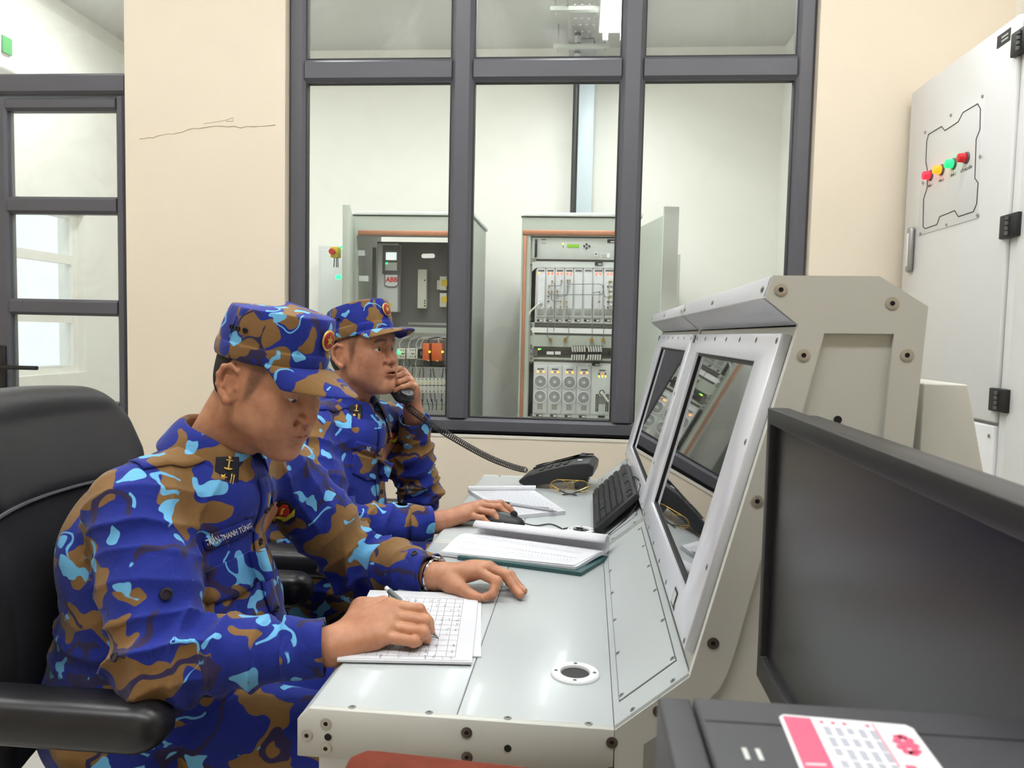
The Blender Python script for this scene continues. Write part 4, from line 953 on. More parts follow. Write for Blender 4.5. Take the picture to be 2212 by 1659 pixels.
lampdat = [(2010, 379, (255, 30, 50), 2.2, 'PHA 1'), (2034, 367, (255, 130, 20), 2.0, 'PHA 2'), (2060, 354, (30, 235, 110), 1.6, 'PHA 3'), (2088, 341, (200, 30, 40), .25, 'LỖI NGUỒN')]
for i, (x, y, col, em, tx) in enumerate(lampdat):
    p = atX(x+1, y, KX-.007); bz = MB().cyl((KX-.007, p[1], p[2]), (KX-.013, p[1], p[2]), .0185, .0175, n=20).part('lamp_bezel', m_dark, ip, smooth=True)
    MB().cyl((KX-.013, p[1], p[2]), (KX-.034, p[1], p[2]), .0155, .0135, n=20).part('indicator_lamp', M('lamp_lens_%d' % i, col, rough=.25, emit=em), bz, bevel=.002)
    text('lettering', tx, .013, m_blk, ip, (KX-.0076, p[1], p[2]-.035), (-1, 0, 0), (0, -1, 0))
mb = MB(); mb.cyl((0, 0, 0), (0, 0, .003), .005, n=10); rv = mb.mesh(smooth=True); rv.materials.append(m_steel)
for x, y in ((1999, 286), (2055, 249), (2123, 208), (2118, 338), (2112, 465), (2045, 486), (1989, 505), (1994, 395)):
    p = atX(x, y, KX-.007); inst('rivet', rv, ip, tuple(p), (-1, 0, 0))
p = atX(1972, 540, KX-.004); hh = MB().box(KX-.024, KX-.004, p[1]-.016, p[1]+.016, p[2]-.082, p[2]+.082).part('swing_handle', m_steel, cdr, bevel=.012, seg=3)
MB().box(KX-.0265, KX-.022, p[1]-.007, p[1]+.007, p[2]-.06, p[2]+.06).part('handle_grip', m_cabw, hh, bevel=.003)
tg = MB().box(KX-.0055, KX-.0035, 2.36, 2.43, 2.115, 2.150).part('type_plate', m_blk, cdr)
for k in range(2): MB().box(KX-.0058, KX-.0052, 2.37, 2.405, 2.124+k*.011, 2.129+k*.011).part('plate_print', m_cabl, tg)
for yy, zz in ((2.34, .985), (2.34, .60)): inst('rivet', rv, ld, (KX-.004, yy, zz), (-1, 0, 0))
for yy in (2.30, 2.90):
    MB().tube([(1.30, yy+.025*math.cos(t), 2.19+.025*math.sin(t)) for t in np.linspace(-.4, math.pi+.4, 16)], .006, n=8).part('lifting_eye', m_cabw, gcab, smooth=True)
for i, o in enumerate([c for c in gcab.children if c.name.startswith('lifting_eye')]): o.location.y += 0

# ------------------------------------------------------------------ table, monitor and computer case in the near right corner
m_mon = M('monitor_black', (38, 38, 40), rough=0.38, var=0.02, bump=.05, bscale=1200)
m_lcdpanel = M('matt_black_panel', (26, 26, 31), rough=0.28, spec=0.6)
m_table = M('grey_table_top', (120, 118, 114), rough=0.4)
tb = thing('side_table', 'plain grey table under the black monitor', 'table', (.5, .35, 0))
MB().box(.16, .92, -.25, .93, .715, .745).part('table_top', m_table, tb, bevel=.004)
for x in (.20, .88):
    for y in (-.21, .89): MB().box(x-.02, x+.02, y-.02, y+.02, 0, .715).part('leg', m_table, tb)
mo = thing('desktop_monitor', 'black desktop monitor with dark matt screen in the near right corner', 'monitor', (.30, .64, .745))
MX = .222; mz0, mz1, my0, my1 = .855, 1.172, .335, .905
fo = MB(); fo.prism([(my0, mz0), (my1, mz0), (my1, mz1), (my0, mz1)], YZ, MX-.004, MX+.02, holes=[[(my0+.015, mz0+.028), (my1-.013, mz0+.028), (my1-.013, mz1-.018), (my0+.015, mz1-.018)]])
fo.part('bezel', m_mon, mo, bevel=.0012)
MB().box(MX+.004, MX+.012, my0+.014, my1-.012, mz0+.027, mz1-.017).part('screen', m_lcdpanel, mo)
MB().box(MX+.020, MX+.055, my0+.008, my1-.008, mz0+.008, mz1-.006).part('back_cover', m_mon, mo, bevel=.010, seg=3)
MB().box(MX+.050, MX+.085, .60, .68, .77, 1.02).part('stand_column', m_mon, mo, bevel=.006)
MB().box(MX-.06, MX+.15, .52, .76, .745, .765).part('stand_base', m_mon, mo, bevel=.006)
pc = thing('computer_case', 'dark grey plastic computer case with a pink and white sticker in the near corner', 'computer', (.13, .2, .745))
m_case = M('case_grey_plastic', (66, 66, 70), rough=0.5, var=0.03, bump=.08, bscale=900)
TX0, TX1, TY0, TY1, TZ = .042, .214, .02, .366, 1.078
MB().box(TX0+.004, TX1-.004, TY0, TY1-.004, .745, TZ-.012).part('case_body', m_case, pc, bevel=.004)
MB().prism([(TX0+.019, TY0), (TX1, TY0), (TX1, TY1), (TX0+.0165, TY1)], XY, TZ-.011, TZ).part('top_cover', m_case, pc, bevel=.002)
MB().prism([(TX0, TY0), (TX0+.0172, TY0), (TX0+.0157, TY1), (TX0, TY1)], XY, TZ-.40+.07, TZ-.0005).part('front_trim', m_case, pc, bevel=.002)
MB().box(TX0+.019, TX1-.002, TY1-.0235, TY1-.0222, TZ-.001, TZ+.0002).part('cover_groove', m_blk, pc)
sk = [(.0955, .353), (.153, .350), (.148, .258), (.090, .260)]
m_pink = M('sticker_pink', (232, 96, 128), rough=.35)
def onto(u, v, z): 
    a, b, c, d = [Vector((*q, 0)) for q in sk]; p = a*(1-u)*(1-v)+b*u*(1-v)+c*u*v+d*(1-u)*v; return (p.x, p.y, z)
def spatch(name, u0, v0, u1, v1, mat, z, parent, h=.0002): 
    mb = MB(); mb.prism([(u0, v0), (u1, v0), (u1, v1), (u0, v1)], lambda u, v, a: onto(u, v, a), z, z+h); return mb.part(name, mat, parent)
stk = MB().prism([(u, v) for u, v in ((.04, 0), (.96, 0), (1, .03), (1, 1), (0, 1), (0, .03))], lambda u, v, a: onto(u, v, a), TZ+.0001, TZ+.0004).part('sticker', M('sticker_white', (240, 240, 242), rough=.3), pc, label='white sticker with pink band and small print')
spatch('sticker_band', .03, .02, .24, 1, m_pink, TZ+.0004, stk)
spatch('sticker_rule', .70, .02, .71, .40, m_pink, TZ+.0004, stk)
m_pr = M('sticker_print', (176, 178, 190), rough=.5)
for i in range(5):
    u = .30+i*.085
    if i != 3: spatch('sticker_dot', u, .035, u+.03, .06, m_pink, TZ+.0004, stk)
    for k in range(9): spatch('sticker_print', u+.005, .09+k*.10, u+.055, .16+k*.10+random.uniform(-.02, .02), m_pr, TZ+.0004, stk)
for k in range(9):
    t = 2*math.pi*k/9; u, v = .86+.055*math.cos(t), .20+.075*math.sin(t)
    MB().cyl(onto(u, v, TZ+.0004), onto(u, v, TZ+.0006), .0022, n=8).part('flower_petal', m_pink, stk)
MB().cyl(onto(.86, .20, TZ+.0004), onto(.86, .20, TZ+.0007), .0028, n=10).part('flower_centre', m_pink, stk)
spatch('sticker_patch', .745, .38, .82, .62, m_pink, TZ+.0004, stk)
text('lettering', '175.7', .012, M('sticker_white', (240, 240, 242)), stk, onto(.135, .56, TZ+.0007), (0, 0, 1), (0.06, -1, 0))
text('lettering', 'N', .017, M('sticker_blue', (50, 90, 190), rough=.4), stk, onto(.93, .50, TZ+.0007), (0, 0, 1), (1, 0, 0))
for dx in (0, .0055): MB().box(.0725+dx, .0745+dx, .312, .321, TZ-.0002, TZ+.0004).part('port_mark', m_cabl, pc)

# ------------------------------------------------------------------ reddish brown chair whose top rail shows at the bottom edge
m_brown = M('reddish_brown_leather', (112, 48, 30), rough=0.7, spec=0.2, var=0.25, vscale=60, bump=.25, bscale=260)
m_wood = M('dark_wood', (88, 44, 26), rough=0.4, var=0.2, vscale=20)
bc = thing('brown_chair', 'reddish brown padded chair whose rounded top rail shows at the bottom edge', 'chair', (.0, .40, 0))
ra, rb = at(722, 1655, .60), at(1490, 1668, .60); rz = at(800, 1630, .60)[2]
P = []
for i in range(25):
    t = i/24; x = ra[0]+(rb[0]-ra[0])*t; edge = min(1, min(t, 1-t)/.10); e = math.sqrt(max(0, 1-(1-edge)**2)); zt = rz-.022-.012*t
    row = []
    for k in range(17):
        a_ = 2*math.pi*k/16; row.append((x, .60+.028*e*math.cos(a_), zt+.022*(e*1.0)*math.sin(a_)-(.012*(1-e))))
    P.append(row)
MB().grid(P).part('top_rail', m_brown, bc, smooth=True)
MB().box(ra[0]+.03, rb[0]-.03, .585, .612, .52, rz-.03).part('backrest', m_brown, bc, bevel=.01, seg=3)
MB().box(ra[0]+.0, rb[0]-.0, .20, .60, .42, .48).part('seat', m_brown, bc, bevel=.02, seg=3)
for x in (ra[0]+.02, rb[0]-.02):
    for y in (.22, .58): MB().box(x-.018, x+.018, y-.018, y+.018, 0, .43).part('leg', m_wood, bc)

# ------------------------------------------------------------------ sculpting: smooth distance fields meshed with surface nets
F32 = np.float32
class Field:
    def __init__(s, lo, hi, h):
        s.h = h; s.lo = np.array(lo, F32); n = np.ceil((np.array(hi)-np.array(lo))/h).astype(int)+1
        s.ax = [s.lo[i]+h*np.arange(n[i], dtype=F32) for i in range(3)]; s.D = np.full(tuple(n), 1.0, F32)
    def region(s, lo, hi):
        sl = []
        for i in range(3):
            a = int(np.clip(math.floor((lo[i]-s.lo[i])/s.h), 0, len(s.ax[i]))); b = int(np.clip(math.ceil((hi[i]-s.lo[i])/s.h)+1, 0, len(s.ax[i]))); sl.append(slice(a, b))
        sl = tuple(sl); X = s.ax[0][sl[0]][:, None, None]; Y = s.ax[1][sl[1]][None, :, None]; Z = s.ax[2][sl[2]][None, None, :]
        return sl, X, Y, Z
    def apply(s, lo, hi, fn, k, op='u', pad=None):
        pad = pad if pad is not None else k+4*s.h
        sl, X, Y, Z = s.region(np.array(lo)-pad, np.array(hi)+pad)
        A = s.D[sl]
        if A.size == 0: return s
        d = fn(X, Y, Z).astype(F32)
        if op == 'u':
            if k > 0: hh = np.maximum(k-np.abs(A-d), 0)/k; s.D[sl] = np.minimum(A, d)-hh*hh*k*.25
            else: s.D[sl] = np.minimum(A, d)
        else:
            d = -d
            if k > 0: hh = np.maximum(k-np.abs(A-d), 0)/k; s.D[sl] = np.maximum(A, d)+hh*hh*k*.25
            else: s.D[sl] = np.maximum(A, d)
        return s
    def cone(s, a, b, ra, rb=None, k=.01, op='u', sq=None):
        """capsule from a to b with radii ra, rb"""
        rb = ra if rb is None else rb; a = np.array(a, float); b = np.array(b, float); ba = b-a; L = max(float(ba@ba), 1e-12); r = max(ra, rb)
        def fn(X, Y, Z):
            px, py, pz = X-F32(a[0]), Y-F32(a[1]), Z-F32(a[2])
            t = np.clip((px*F32(ba[0])+py*F32(ba[1])+pz*F32(ba[2]))*F32(1/L), 0, 1)
            dx, dy, dz = px-t*F32(ba[0]), py-t*F32(ba[1]), pz-t*F32(ba[2])
            return np.sqrt(dx*dx+dy*dy+dz*dz)-(F32(ra)+t*F32(rb-ra))
        return s.apply(np.minimum(a, b)-r, np.maximum(a, b)+r, fn, k, op)
    def chain(s, pts, rs, k=.006):
        for i in range(len(pts)-1): s.cone(pts[i], pts[i+1], rs[i], rs[i+1], k if i == 0 else min(k, .004))
        return s
    def ell(s, c, r, k=.01, op='u', rot=None, cut=None):
        """ellipsoid, rot 3x3 with its axes as columns; cut = (normal, offset) keeps the side normal.p > offset"""
        c = np.array(c, float); r = np.array(r, float); Rm = np.eye(3) if rot is None else np.array(rot, float)
        ext = np.sqrt(((Rm*r)**2).sum(1))
        def fn(X, Y, Z):
            p = (X-F32(c[0]), Y-F32(c[1]), Z-F32(c[2])); q = [sum(p[j]*F32(Rm[j, i]) for j in range(3)) for i in range(3)]
            k0 = np.sqrt(sum((q[i]*F32(1/r[i]))**2 for i in range(3)))+1e-9; k1 = np.sqrt(sum((q[i]*F32(1/r[i]**2))**2 for i in range(3)))+1e-9
            d = k0*(k0-1)/k1
            if cut is not None:
                n, o = cut; d = np.maximum(d, F32(o)-(p[0]*F32(n[0])+p[1]*F32(n[1])+p[2]*F32(n[2])))
            return d
        return s.apply(c-ext, c+ext, fn, k, op)
    def mesh(s):
        D = s.D; nx, ny, nz = D.shape; S = D < 0
        cnt = np.zeros((nx-1, ny-1, nz-1), np.uint8); acc = np.zeros((3, nx-1, ny-1, nz-1), F32); E = []
        for axis in range(3):
            sa = [slice(None)]*3; sb = [slice(None)]*3; sa[axis] = slice(0, -1); sb[axis] = slice(1, None)
            cr = S[tuple(sa)] != S[tuple(sb)]; I = np.argwhere(cr)
            if len(I) == 0: continue
            J = I.copy(); J[:, axis] += 1
            da = D[I[:, 0], I[:, 1], I[:, 2]]; db = D[J[:, 0], J[:, 1], J[:, 2]]; t = da/(da-db)
            P = I.astype(F32); P[:, axis] += t
            o1, o2 = [a for a in range(3) if a != axis]; inside = S[I[:, 0], I[:, 1], I[:, 2]]
            quad = []
            for d1, d2 in ((0, 0), (-1, 0), (-1, -1), (0, -1)):
                C = I.copy(); C[:, o1] += d1; C[:, o2] += d2; quad.append(C)
                ok = np.all((C >= 0) & (C < np.array([nx-1, ny-1, nz-1])), 1); Ck = C[ok]
                np.add.at(cnt, (Ck[:, 0], Ck[:, 1], Ck[:, 2]), 1)
                for a in range(3): np.add.at(acc[a], (Ck[:, 0], Ck[:, 1], Ck[:, 2]), P[ok, a])
            E.append((axis, quad, inside))
        idx = np.full(cnt.shape, -1, np.int64); act = cnt > 0; n = int(act.sum()); idx[act] = np.arange(n)
        V = np.stack([acc[a][act]/cnt[act] for a in range(3)], 1)*s.h+s.lo
        Q = []
        for axis, quad, inside in E:
            ok = np.ones(len(inside), bool)
            for C in quad: ok &= np.all((C >= 0) & (C < np.array(cnt.shape)), 1)
            q = np.stack([idx[C[ok, 0], C[ok, 1], C[ok, 2]] for C in quad], 1); ins = inside[ok]
            flip = ins if axis != 1 else ~ins
            q[~flip] = q[~flip][:, ::-1]; Q.append(q)
        return V.astype(np.float64), np.concatenate(Q)
def np_mesh(V, Q, smooth=True):
    me = bpy.data.meshes.new('mesh'); me.vertices.add(len(V)); me.vertices.foreach_set('co', np.asarray(V, F32).ravel())
    me.loops.add(Q.size); me.loops.foreach_set('vertex_index', Q.astype(np.int32).ravel())
    me.polygons.add(len(Q)); me.polygons.foreach_set('loop_start', np.arange(0, Q.size, Q.shape[1], dtype=np.int32))
    me.update(calc_edges=True); me.validate()
    if smooth: me.shade_smooth()
    return me
def vnormals(V, Q):
    a = V[Q[:, 2]]-V[Q[:, 0]]; b = V[Q[:, 3]]-V[Q[:, 1]]; f = np.cross(a, b); N = np.zeros_like(V)
    for i in range(4): np.add.at(N, Q[:, i], f)
    return N/(np.linalg.norm(N, axis=1, keepdims=True)+1e-12)
def relax(V, Q, n=1, f=.5):
    for _ in range(n):
        A = np.zeros_like(V); c = np.zeros(len(V))
        for i in range(4):
            j = (i+1) % 4; np.add.at(A, Q[:, i], V[Q[:, j]]); np.add.at(A, Q[:, j], V[Q[:, i]]); np.add.at(c, Q[:, i], 1); np.add.at(c, Q[:, j], 1)
        V = V*(1-f)+f*A/np.maximum(c, 1)[:, None]
    return V
_perm = RNG.random((32, 32, 32))
def vnoise(P):
    P = np.asarray(P); i = np.floor(P).astype(int); f = P-i; f = f*f*(3-2*f); out = 0
    for dx in (0, 1):
        for dy in (0, 1):
            for dz in (0, 1):
                w_ = (f[:, 0] if dx else 1-f[:, 0])*(f[:, 1] if dy else 1-f[:, 1])*(f[:, 2] if dz else 1-f[:, 2])
                out = out+w_*_perm[(i[:, 0]+dx) % 32, (i[:, 1]+dy) % 32, (i[:, 2]+dz) % 32]
    return out
def sstep(a, b, x): t = np.clip((x-a)/(b-a), 0, 1); return t*t*(3-2*t)

# ------------------------------------------------------------------ skin, cloth
def skin_mat(name, base, dark):
    m = bpy.data.materials.new(name); m.use_nodes = True; nt = m.node_tree; b = nt.nodes['Principled BSDF']
    b.inputs['Roughness'].default_value = .46; b.inputs['Specular IOR Level'].default_value = .45
    b.inputs['Subsurface Weight'].default_value = .12; b.inputs['Subsurface Radius'].default_value = (.012, .004, .002); b.inputs['Subsurface Scale'].default_value = .5
    at_ = nt.nodes.new('ShaderNodeAttribute'); at_.attribute_name = 'tone'
    tc = nt.nodes.new('ShaderNodeTexCoord'); n = nt.nodes.new('ShaderNodeTexNoise'); n.inputs['Scale'].default_value = 55; n.inputs['Detail'].default_value = 5; nt.links.new(tc.outputs['Object'], n.inputs['Vector'])
    n3 = nt.nodes.new('ShaderNodeTexNoise'); n3.inputs['Scale'].default_value = 12; n3.inputs['Detail'].default_value = 2; nt.links.new(tc.outputs['Object'], n3.inputs['Vector'])
    ad = nt.nodes.new('ShaderNodeMath'); ad.operation = 'MULTIPLY_ADD'; ad.inputs[1].default_value = .55; nt.links.new(n.outputs['Fac'], ad.inputs[0])
    m3 = nt.nodes.new('ShaderNodeMath'); m3.operation = 'MULTIPLY'; m3.inputs[1].default_value = .45; nt.links.new(n3.outputs['Fac'], m3.inputs[0]); nt.links.new(m3.outputs[0], ad.inputs[2])
    mx = nt.nodes.new('ShaderNodeMix'); mx.data_type = 'RGBA'; mx.inputs[6].default_value = rgb(dark); mx.inputs[7].default_value = rgb(base)
    r = nt.nodes.new('ShaderNodeMapRange'); r.inputs[1].default_value = .25; r.inputs[2].default_value = .65; nt.links.new(ad.outputs[0], r.inputs[0]); nt.links.new(r.outputs[0], mx.inputs[0])
    mu = nt.nodes.new('ShaderNodeMix'); mu.data_type = 'RGBA'; mu.blend_type = 'MULTIPLY'; mu.inputs[0].default_value = 1; nt.links.new(mx.outputs[2], mu.inputs[6]); nt.links.new(at_.outputs['Color'], mu.inputs[7]); nt.links.new(mu.outputs[2], b.inputs['Base Color'])
    n2 = nt.nodes.new('ShaderNodeTexNoise'); n2.inputs['Scale'].default_value = 420; n2.inputs['Detail'].default_value = 2; nt.links.new(tc.outputs['Object'], n2.inputs['Vector'])
    bp = nt.nodes.new('ShaderNodeBump'); bp.inputs['Strength'].default_value = .18; bp.inputs['Distance'].default_value = .001; nt.links.new(n2.outputs['Fac'], bp.inputs['Height']); nt.links.new(bp.outputs['Normal'], b.inputs['Normal'])
    return m
def camo_mat(name, off, scale=1.18):
    m = bpy.data.materials.new(name); m.use_nodes = True; nt = m.node_tree; b = nt.nodes['Principled BSDF']; L = nt.links.new
    b.inputs['Roughness'].default_value = .78; b.inputs['Specular IOR Level'].default_value = .25; b.inputs['Sheen Weight'].default_value = .15
    tc = nt.nodes.new('ShaderNodeTexCoord'); mp = nt.nodes.new('ShaderNodeMapping'); mp.inputs['Location'].default_value = off; mp.inputs['Scale'].default_value = (scale,)*3; L(tc.outputs['Object'], mp.inputs['Vector'])
    wn = nt.nodes.new('ShaderNodeTexNoise'); wn.inputs['Scale'].default_value = 16; wn.inputs['Detail'].default_value = 1.0; L(mp.outputs[0], wn.inputs['Vector'])
    sb = nt.nodes.new('ShaderNodeVectorMath'); sb.operation = 'SUBTRACT'; sb.inputs[1].default_value = (.5, .5, .5); L(wn.outputs['Color'], sb.inputs[0])
    sc = nt.nodes.new('ShaderNodeVectorMath'); sc.operation = 'SCALE'; sc.inputs['Scale'].default_value = .055; L(sb.outputs[0], sc.inputs[0])
    ad = nt.nodes.new('ShaderNodeVectorMath'); ad.operation = 'ADD'; L(mp.outputs[0], ad.inputs[0]); L(sc.outputs[0], ad.inputs[1])
    def mask(o, scale, thr, det=.6, stretch=(1, 1, 1), band=None):
        mm = nt.nodes.new('ShaderNodeMapping'); mm.inputs['Location'].default_value = o; mm.inputs['Scale'].default_value = stretch; L(ad.outputs[0], mm.inputs['Vector'])
        n = nt.nodes.new('ShaderNodeTexNoise'); n.inputs['Scale'].default_value = scale; n.inputs['Detail'].default_value = det; n.inputs['Roughness'].default_value = .45; L(mm.outputs[0], n.inputs['Vector'])
        src = n.outputs['Fac']
        if band is not None:
            s1 = nt.nodes.new('ShaderNodeMath'); s1.operation = 'SUBTRACT'; s1.inputs[1].default_value = band; L(src, s1.inputs[0])
            s2 = nt.nodes.new('ShaderNodeMath'); s2.operation = 'ABSOLUTE'; L(s1.outputs[0], s2.inputs[0])
            s3 = nt.nodes.new('ShaderNodeMath'); s3.operation = 'SUBTRACT'; s3.inputs[0].default_value = 1.0; L(s2.outputs[0], s3.inputs[1]); src = s3.outputs[0]
        r = nt.nodes.new('ShaderNodeMapRange'); r.inputs[1].default_value = thr; r.inputs[2].default_value = thr+.006; L(src, r.inputs[0]); return r.outputs[0]
    def layer(prev, col, fac):
        mx = nt.nodes.new('ShaderNodeMix'); mx.data_type = 'RGBA'; L(fac, mx.inputs[0])
        if isinstance(prev, tuple): mx.inputs[6].default_value = rgb(prev)
        else: L(prev, mx.inputs[6])
        mx.inputs[7].default_value = rgb(col); return mx.outputs[2]
    def both(a, c):
        mlt = nt.nodes.new('ShaderNodeMath'); mlt.operation = 'MULTIPLY'; L(a, mlt.inputs[0]); L(c, mlt.inputs[1]); return mlt.outputs[0]
    c = layer((27, 44, 140), (134, 100, 58), mask((0, 0, 0), 10.5, .535, 1.0, (1, 1, 1.2)))
    c = layer(c, (50, 42, 82), both(mask((3.1, 7.7, 1.9), 8, .966, .5, (1, 1, 1.4), band=.5), mask((9.1, 1.2, 4.4), 8.0, .49)))
    c = layer(c, (112, 186, 232), mask((5.3, 2.2, 8.8), 14, .655, 1.2, (1, 1, 1.2)))
    c = layer(c, (112, 186, 232), both(mask((8.3, 6.2, 1.8), 11, .977, .6, (1, 1, 1.2), band=.5), mask((2.2, 5.5, 7.4), 10.0, .60)))
    L(c, b.inputs['Base Color'])
    w1 = nt.nodes.new('ShaderNodeTexNoise'); w1.inputs['Scale'].default_value = 1100; w1.inputs['Detail'].default_value = 1; L(tc.outputs['Object'], w1.inputs['Vector'])
    w2 = nt.nodes.new('ShaderNodeTexNoise'); w2.inputs['Scale'].default_value = 26; w2.inputs['Detail'].default_value = 3; w2.inputs['Distortion'].default_value = .6; L(tc.outputs['Object'], w2.inputs['Vector'])
    bp = nt.nodes.new('ShaderNodeBump'); bp.inputs['Strength'].default_value = .12; bp.inputs['Distance'].default_value = .0008; L(w1.outputs['Fac'], bp.inputs['Height'])
    b2 = nt.nodes.new('ShaderNodeBump'); b2.inputs['Strength'].default_value = .5; b2.inputs['Distance'].default_value = .006; L(w2.outputs['Fac'], b2.inputs['Height']); L(bp.outputs[0], b2.inputs['Normal']); L(b2.outputs[0], b.inputs['Normal'])
    return m

# ------------------------------------------------------------------ head (local: x forward, y left, z up, origin between the ears)
def sculpt_head(neck_end, neck_r=.060, mouth_open=0.0, lid=(-.35, -.45), jowl=0.0, h=.0018):
    f = Field((-.125, -.100, min(-.15, neck_end[2]-.02)), (.145, .100, .145), h)
    f.ell((-.008, 0, .045), (.098, .0775, .086), .01)
    f.ell((.018, 0, .012), (.080, .071, .075), .03)
    f.ell((.040, 0, -.040), (.056, .0555, .068), .03)
    f.ell((.058, 0, -.072), (.040, .040, .038), .03)
    for s in (-1, 1):
        f.cone((.016, s*.047, -.058), (.074, s*.020, -.100), .018+jowl*.005, .016, .03)      # jaw
        f.cone((.006, s*.056, -.018), (.014, s*.049, -.056), .017, .016, .03)
        f.ell((.060, s*.044, -.014), (.030, .023, .023), .025)          # cheekbone
        f.ell((.058, s*.036, -.050), (.032+jowl*.006, .024+jowl*.006, .034), .03)       # cheek
        f.cone((.092, s*.012, .031), (.074, s*.046, .030), .0085, .0075, .018)          # brow ridge
    f.ell((.074, 0, .048), (.026, .052, .034), .03)                     # forehead
    f.ell((.083, 0, -.103), (.017, .021, .014), .02)                    # chin
    f.ell((.082, 0, -.060), (.025, .030, .024), .02)                    # muzzle
    for s in (-1, 1):
        f.ell((.103, s*.032, .012), (.022, .0185, .0115), .016, 'd')    # eye sockets
        f.ell((.104, s*.014, .010), (.012, .008, .012), .012, 'd')
    # nose
    f.cone((.092, 0, .022), (.1085, 0, -.012), .0080, .0095, .014)
    f.cone((.1065, 0, -.012), (.1150, 0, -.0250), .0095, .0122, .009)
    for s in (-1, 1):
        f.ell((.1020, s*.0150, -.0280), (.0125, .0082, .0092), .007)
        f.ell((.109, s*.0062, -.0375), (.0045, .0033, .004), .003, 'd')
        f.cone((.099, s*.020, -.034), (.088, s*.031, -.052), .0022, .0015, .010, 'd')    # folds beside the mouth
    f.ell((.104, 0, -.034), (.006, .0035, .006), .005)
    f.cone((.1065, 0, -.040), (.1065, 0, -.048), .0024, .0018, .006, 'd')
    # lips
    o = mouth_open
    for s in (-1, 1):
        f.cone((.1055, s*.005, -.0562+o*.3), (.0935, s*.0275, -.0604), .0054, .0034, .006)
        f.cone((.1035, 0, -.0668-o*.8), (.0930, s*.0265, -.0624-o*.2), .0064, .0034, .006)
        f.cone((.1120, 0, -.0612-o*.2), (.0985, s*.0285, -.0616-o*.1), .0014+o*.5, .0014, .0035, 'd')
        if o > 0: f.cone((.105, 0, -.0612-o*.25), (.098, s*.018, -.0615-o*.2), .0012+o*.85, .0015, .003, 'd')
    f.ell((.1030, 0, -.0775), (.0060, .022, .0045), .012, 'd')
    # eyelids
    for s in (-1, 1):
        c = (.0800, s*.0315, .0095); eu, el = lid
        f.ell(c, (.0143, .0175, .0140), .0028, cut=((-math.sin(eu), 0, math.cos(eu)), 0.0010))
        f.ell(c, (.0141, .0170, .0138), .0028, cut=((math.sin(el), 0, -math.cos(el)), 0.0010))
        f.cone((.0945, s*.026, .0215), (.0830, s*.047, .0180), .0028, .0020, .006)
        f.cone((.0900, s*.022, -.006), (.0800, s*.046, -.004), .0032, .0020, .008)
    # ears
    for s in (-1, 1):
        Re = np.array([[.94, 0, -.34], [-.22*s*-1, 1, 0], [.34, 0, .94]]); Re /= np.linalg.norm(Re, axis=0)
        bx, by = -.012, s*.0790
        f.ell((bx-.004, by-s*.001, -.001), (.0215, .0060, .0325), .006, rot=Re)
        rim = [(.012, -.004, .016), (.006, .001, .027), (-.008, .004, .033), (-.021, .006, .026), (-.026, .007, .010), (-.023, .006, -.008), (-.013, .004, -.022), (-.003, .001, -.032)]
        R_ = [.0035, .0042, .0046, .0048, .0047, .0044, .0050, .0065]
        for i in range(len(rim)-1):
            a, b = rim[i], rim[i+1]; f.cone((bx+a[0], by+s*(a[1]+.002), a[2]), (bx+b[0], by+s*(b[1]+.002), b[2]), R_[i], R_[i+1], .004)
        f.ell((bx+.002, by+s*.0085, -.001), (.0095, .0060, .0130), .004, 'd')
        f.ell((bx-.007, by+s*.0095, .015), (.0085, .0045, .0085), .004, 'd')
        f.cone((bx-.012, by+s*.004, .012), (bx-.013, by+s*.004, -.008), .0032, .0032, .004)      # antihelix
        f.ell((bx+.0125, by+s*.0005, -.004), (.0045, .0045, .0065), .003)                     # tragus
        f.ell((bx-.001, by+s*.0020, -.0330), (.0070, .0050, .0080), .005)                     # lobe
    # neck
    f.cone((-.038, 0, -.025), tuple(neck_end), .052, neck_r, .022)
    ne = np.array(neck_end)
    f.cone((.030, 0, -.088), tuple(ne*.75+np.array((.022, 0, 0))), .026, .030, .030)
    for s in (-1, 1): f.cone((-.020, s*.048, -.035), tuple(ne+np.array((.034, s*.012, 0))), .012, .012, .025)
    V, Q = f.mesh(); V = relax(V, Q, 1, .35)
    # tone: multiplies the skin colour (lips, brows, shaved temples, nostril)
    T = np.ones((len(V), 3)); x, y, z = V.T; ay = np.abs(y)
    def mixin(wgt, col):
        for i in range(3): T[:, i] = T[:, i]*(1-wgt)+col[i]*wgt
    lip = np.exp(-(((z+.0612+o*.2)/(.0085+o*.6))**2)-((ay/.026)**4))*sstep(.081, .090, x); mixin(np.clip(lip*1.2, 0, 1)*.75, (.80, .55, .52))
    mixin(np.exp(-((x-.012)/.03)**2)*0, (1, 1, 1))
    ear = sstep(.068, .078, ay)*np.exp(-((x+.012)/.03)**4-((z)/.05)**4); mixin(ear*.35, (1.0, .80, .74))
    nose = np.exp(-((x-.113)/.014)**2-((z+.024)/.014)**2-(y/.02)**2); mixin(nose*.35, (1.0, .80, .75))
    br = np.exp(-((z-(.0365-.0045*((ay-.030)/.020)**2))/.0050)**2)*sstep(.010, .016, ay)*(1-sstep(.047, .056, ay))*sstep(.045, .06, x)
    nz = vnoise(V*np.array((900, 500, 700))); mixin(np.clip(br*(.75+.5*nz), 0, 1)*.95, (.10, .09, .09))
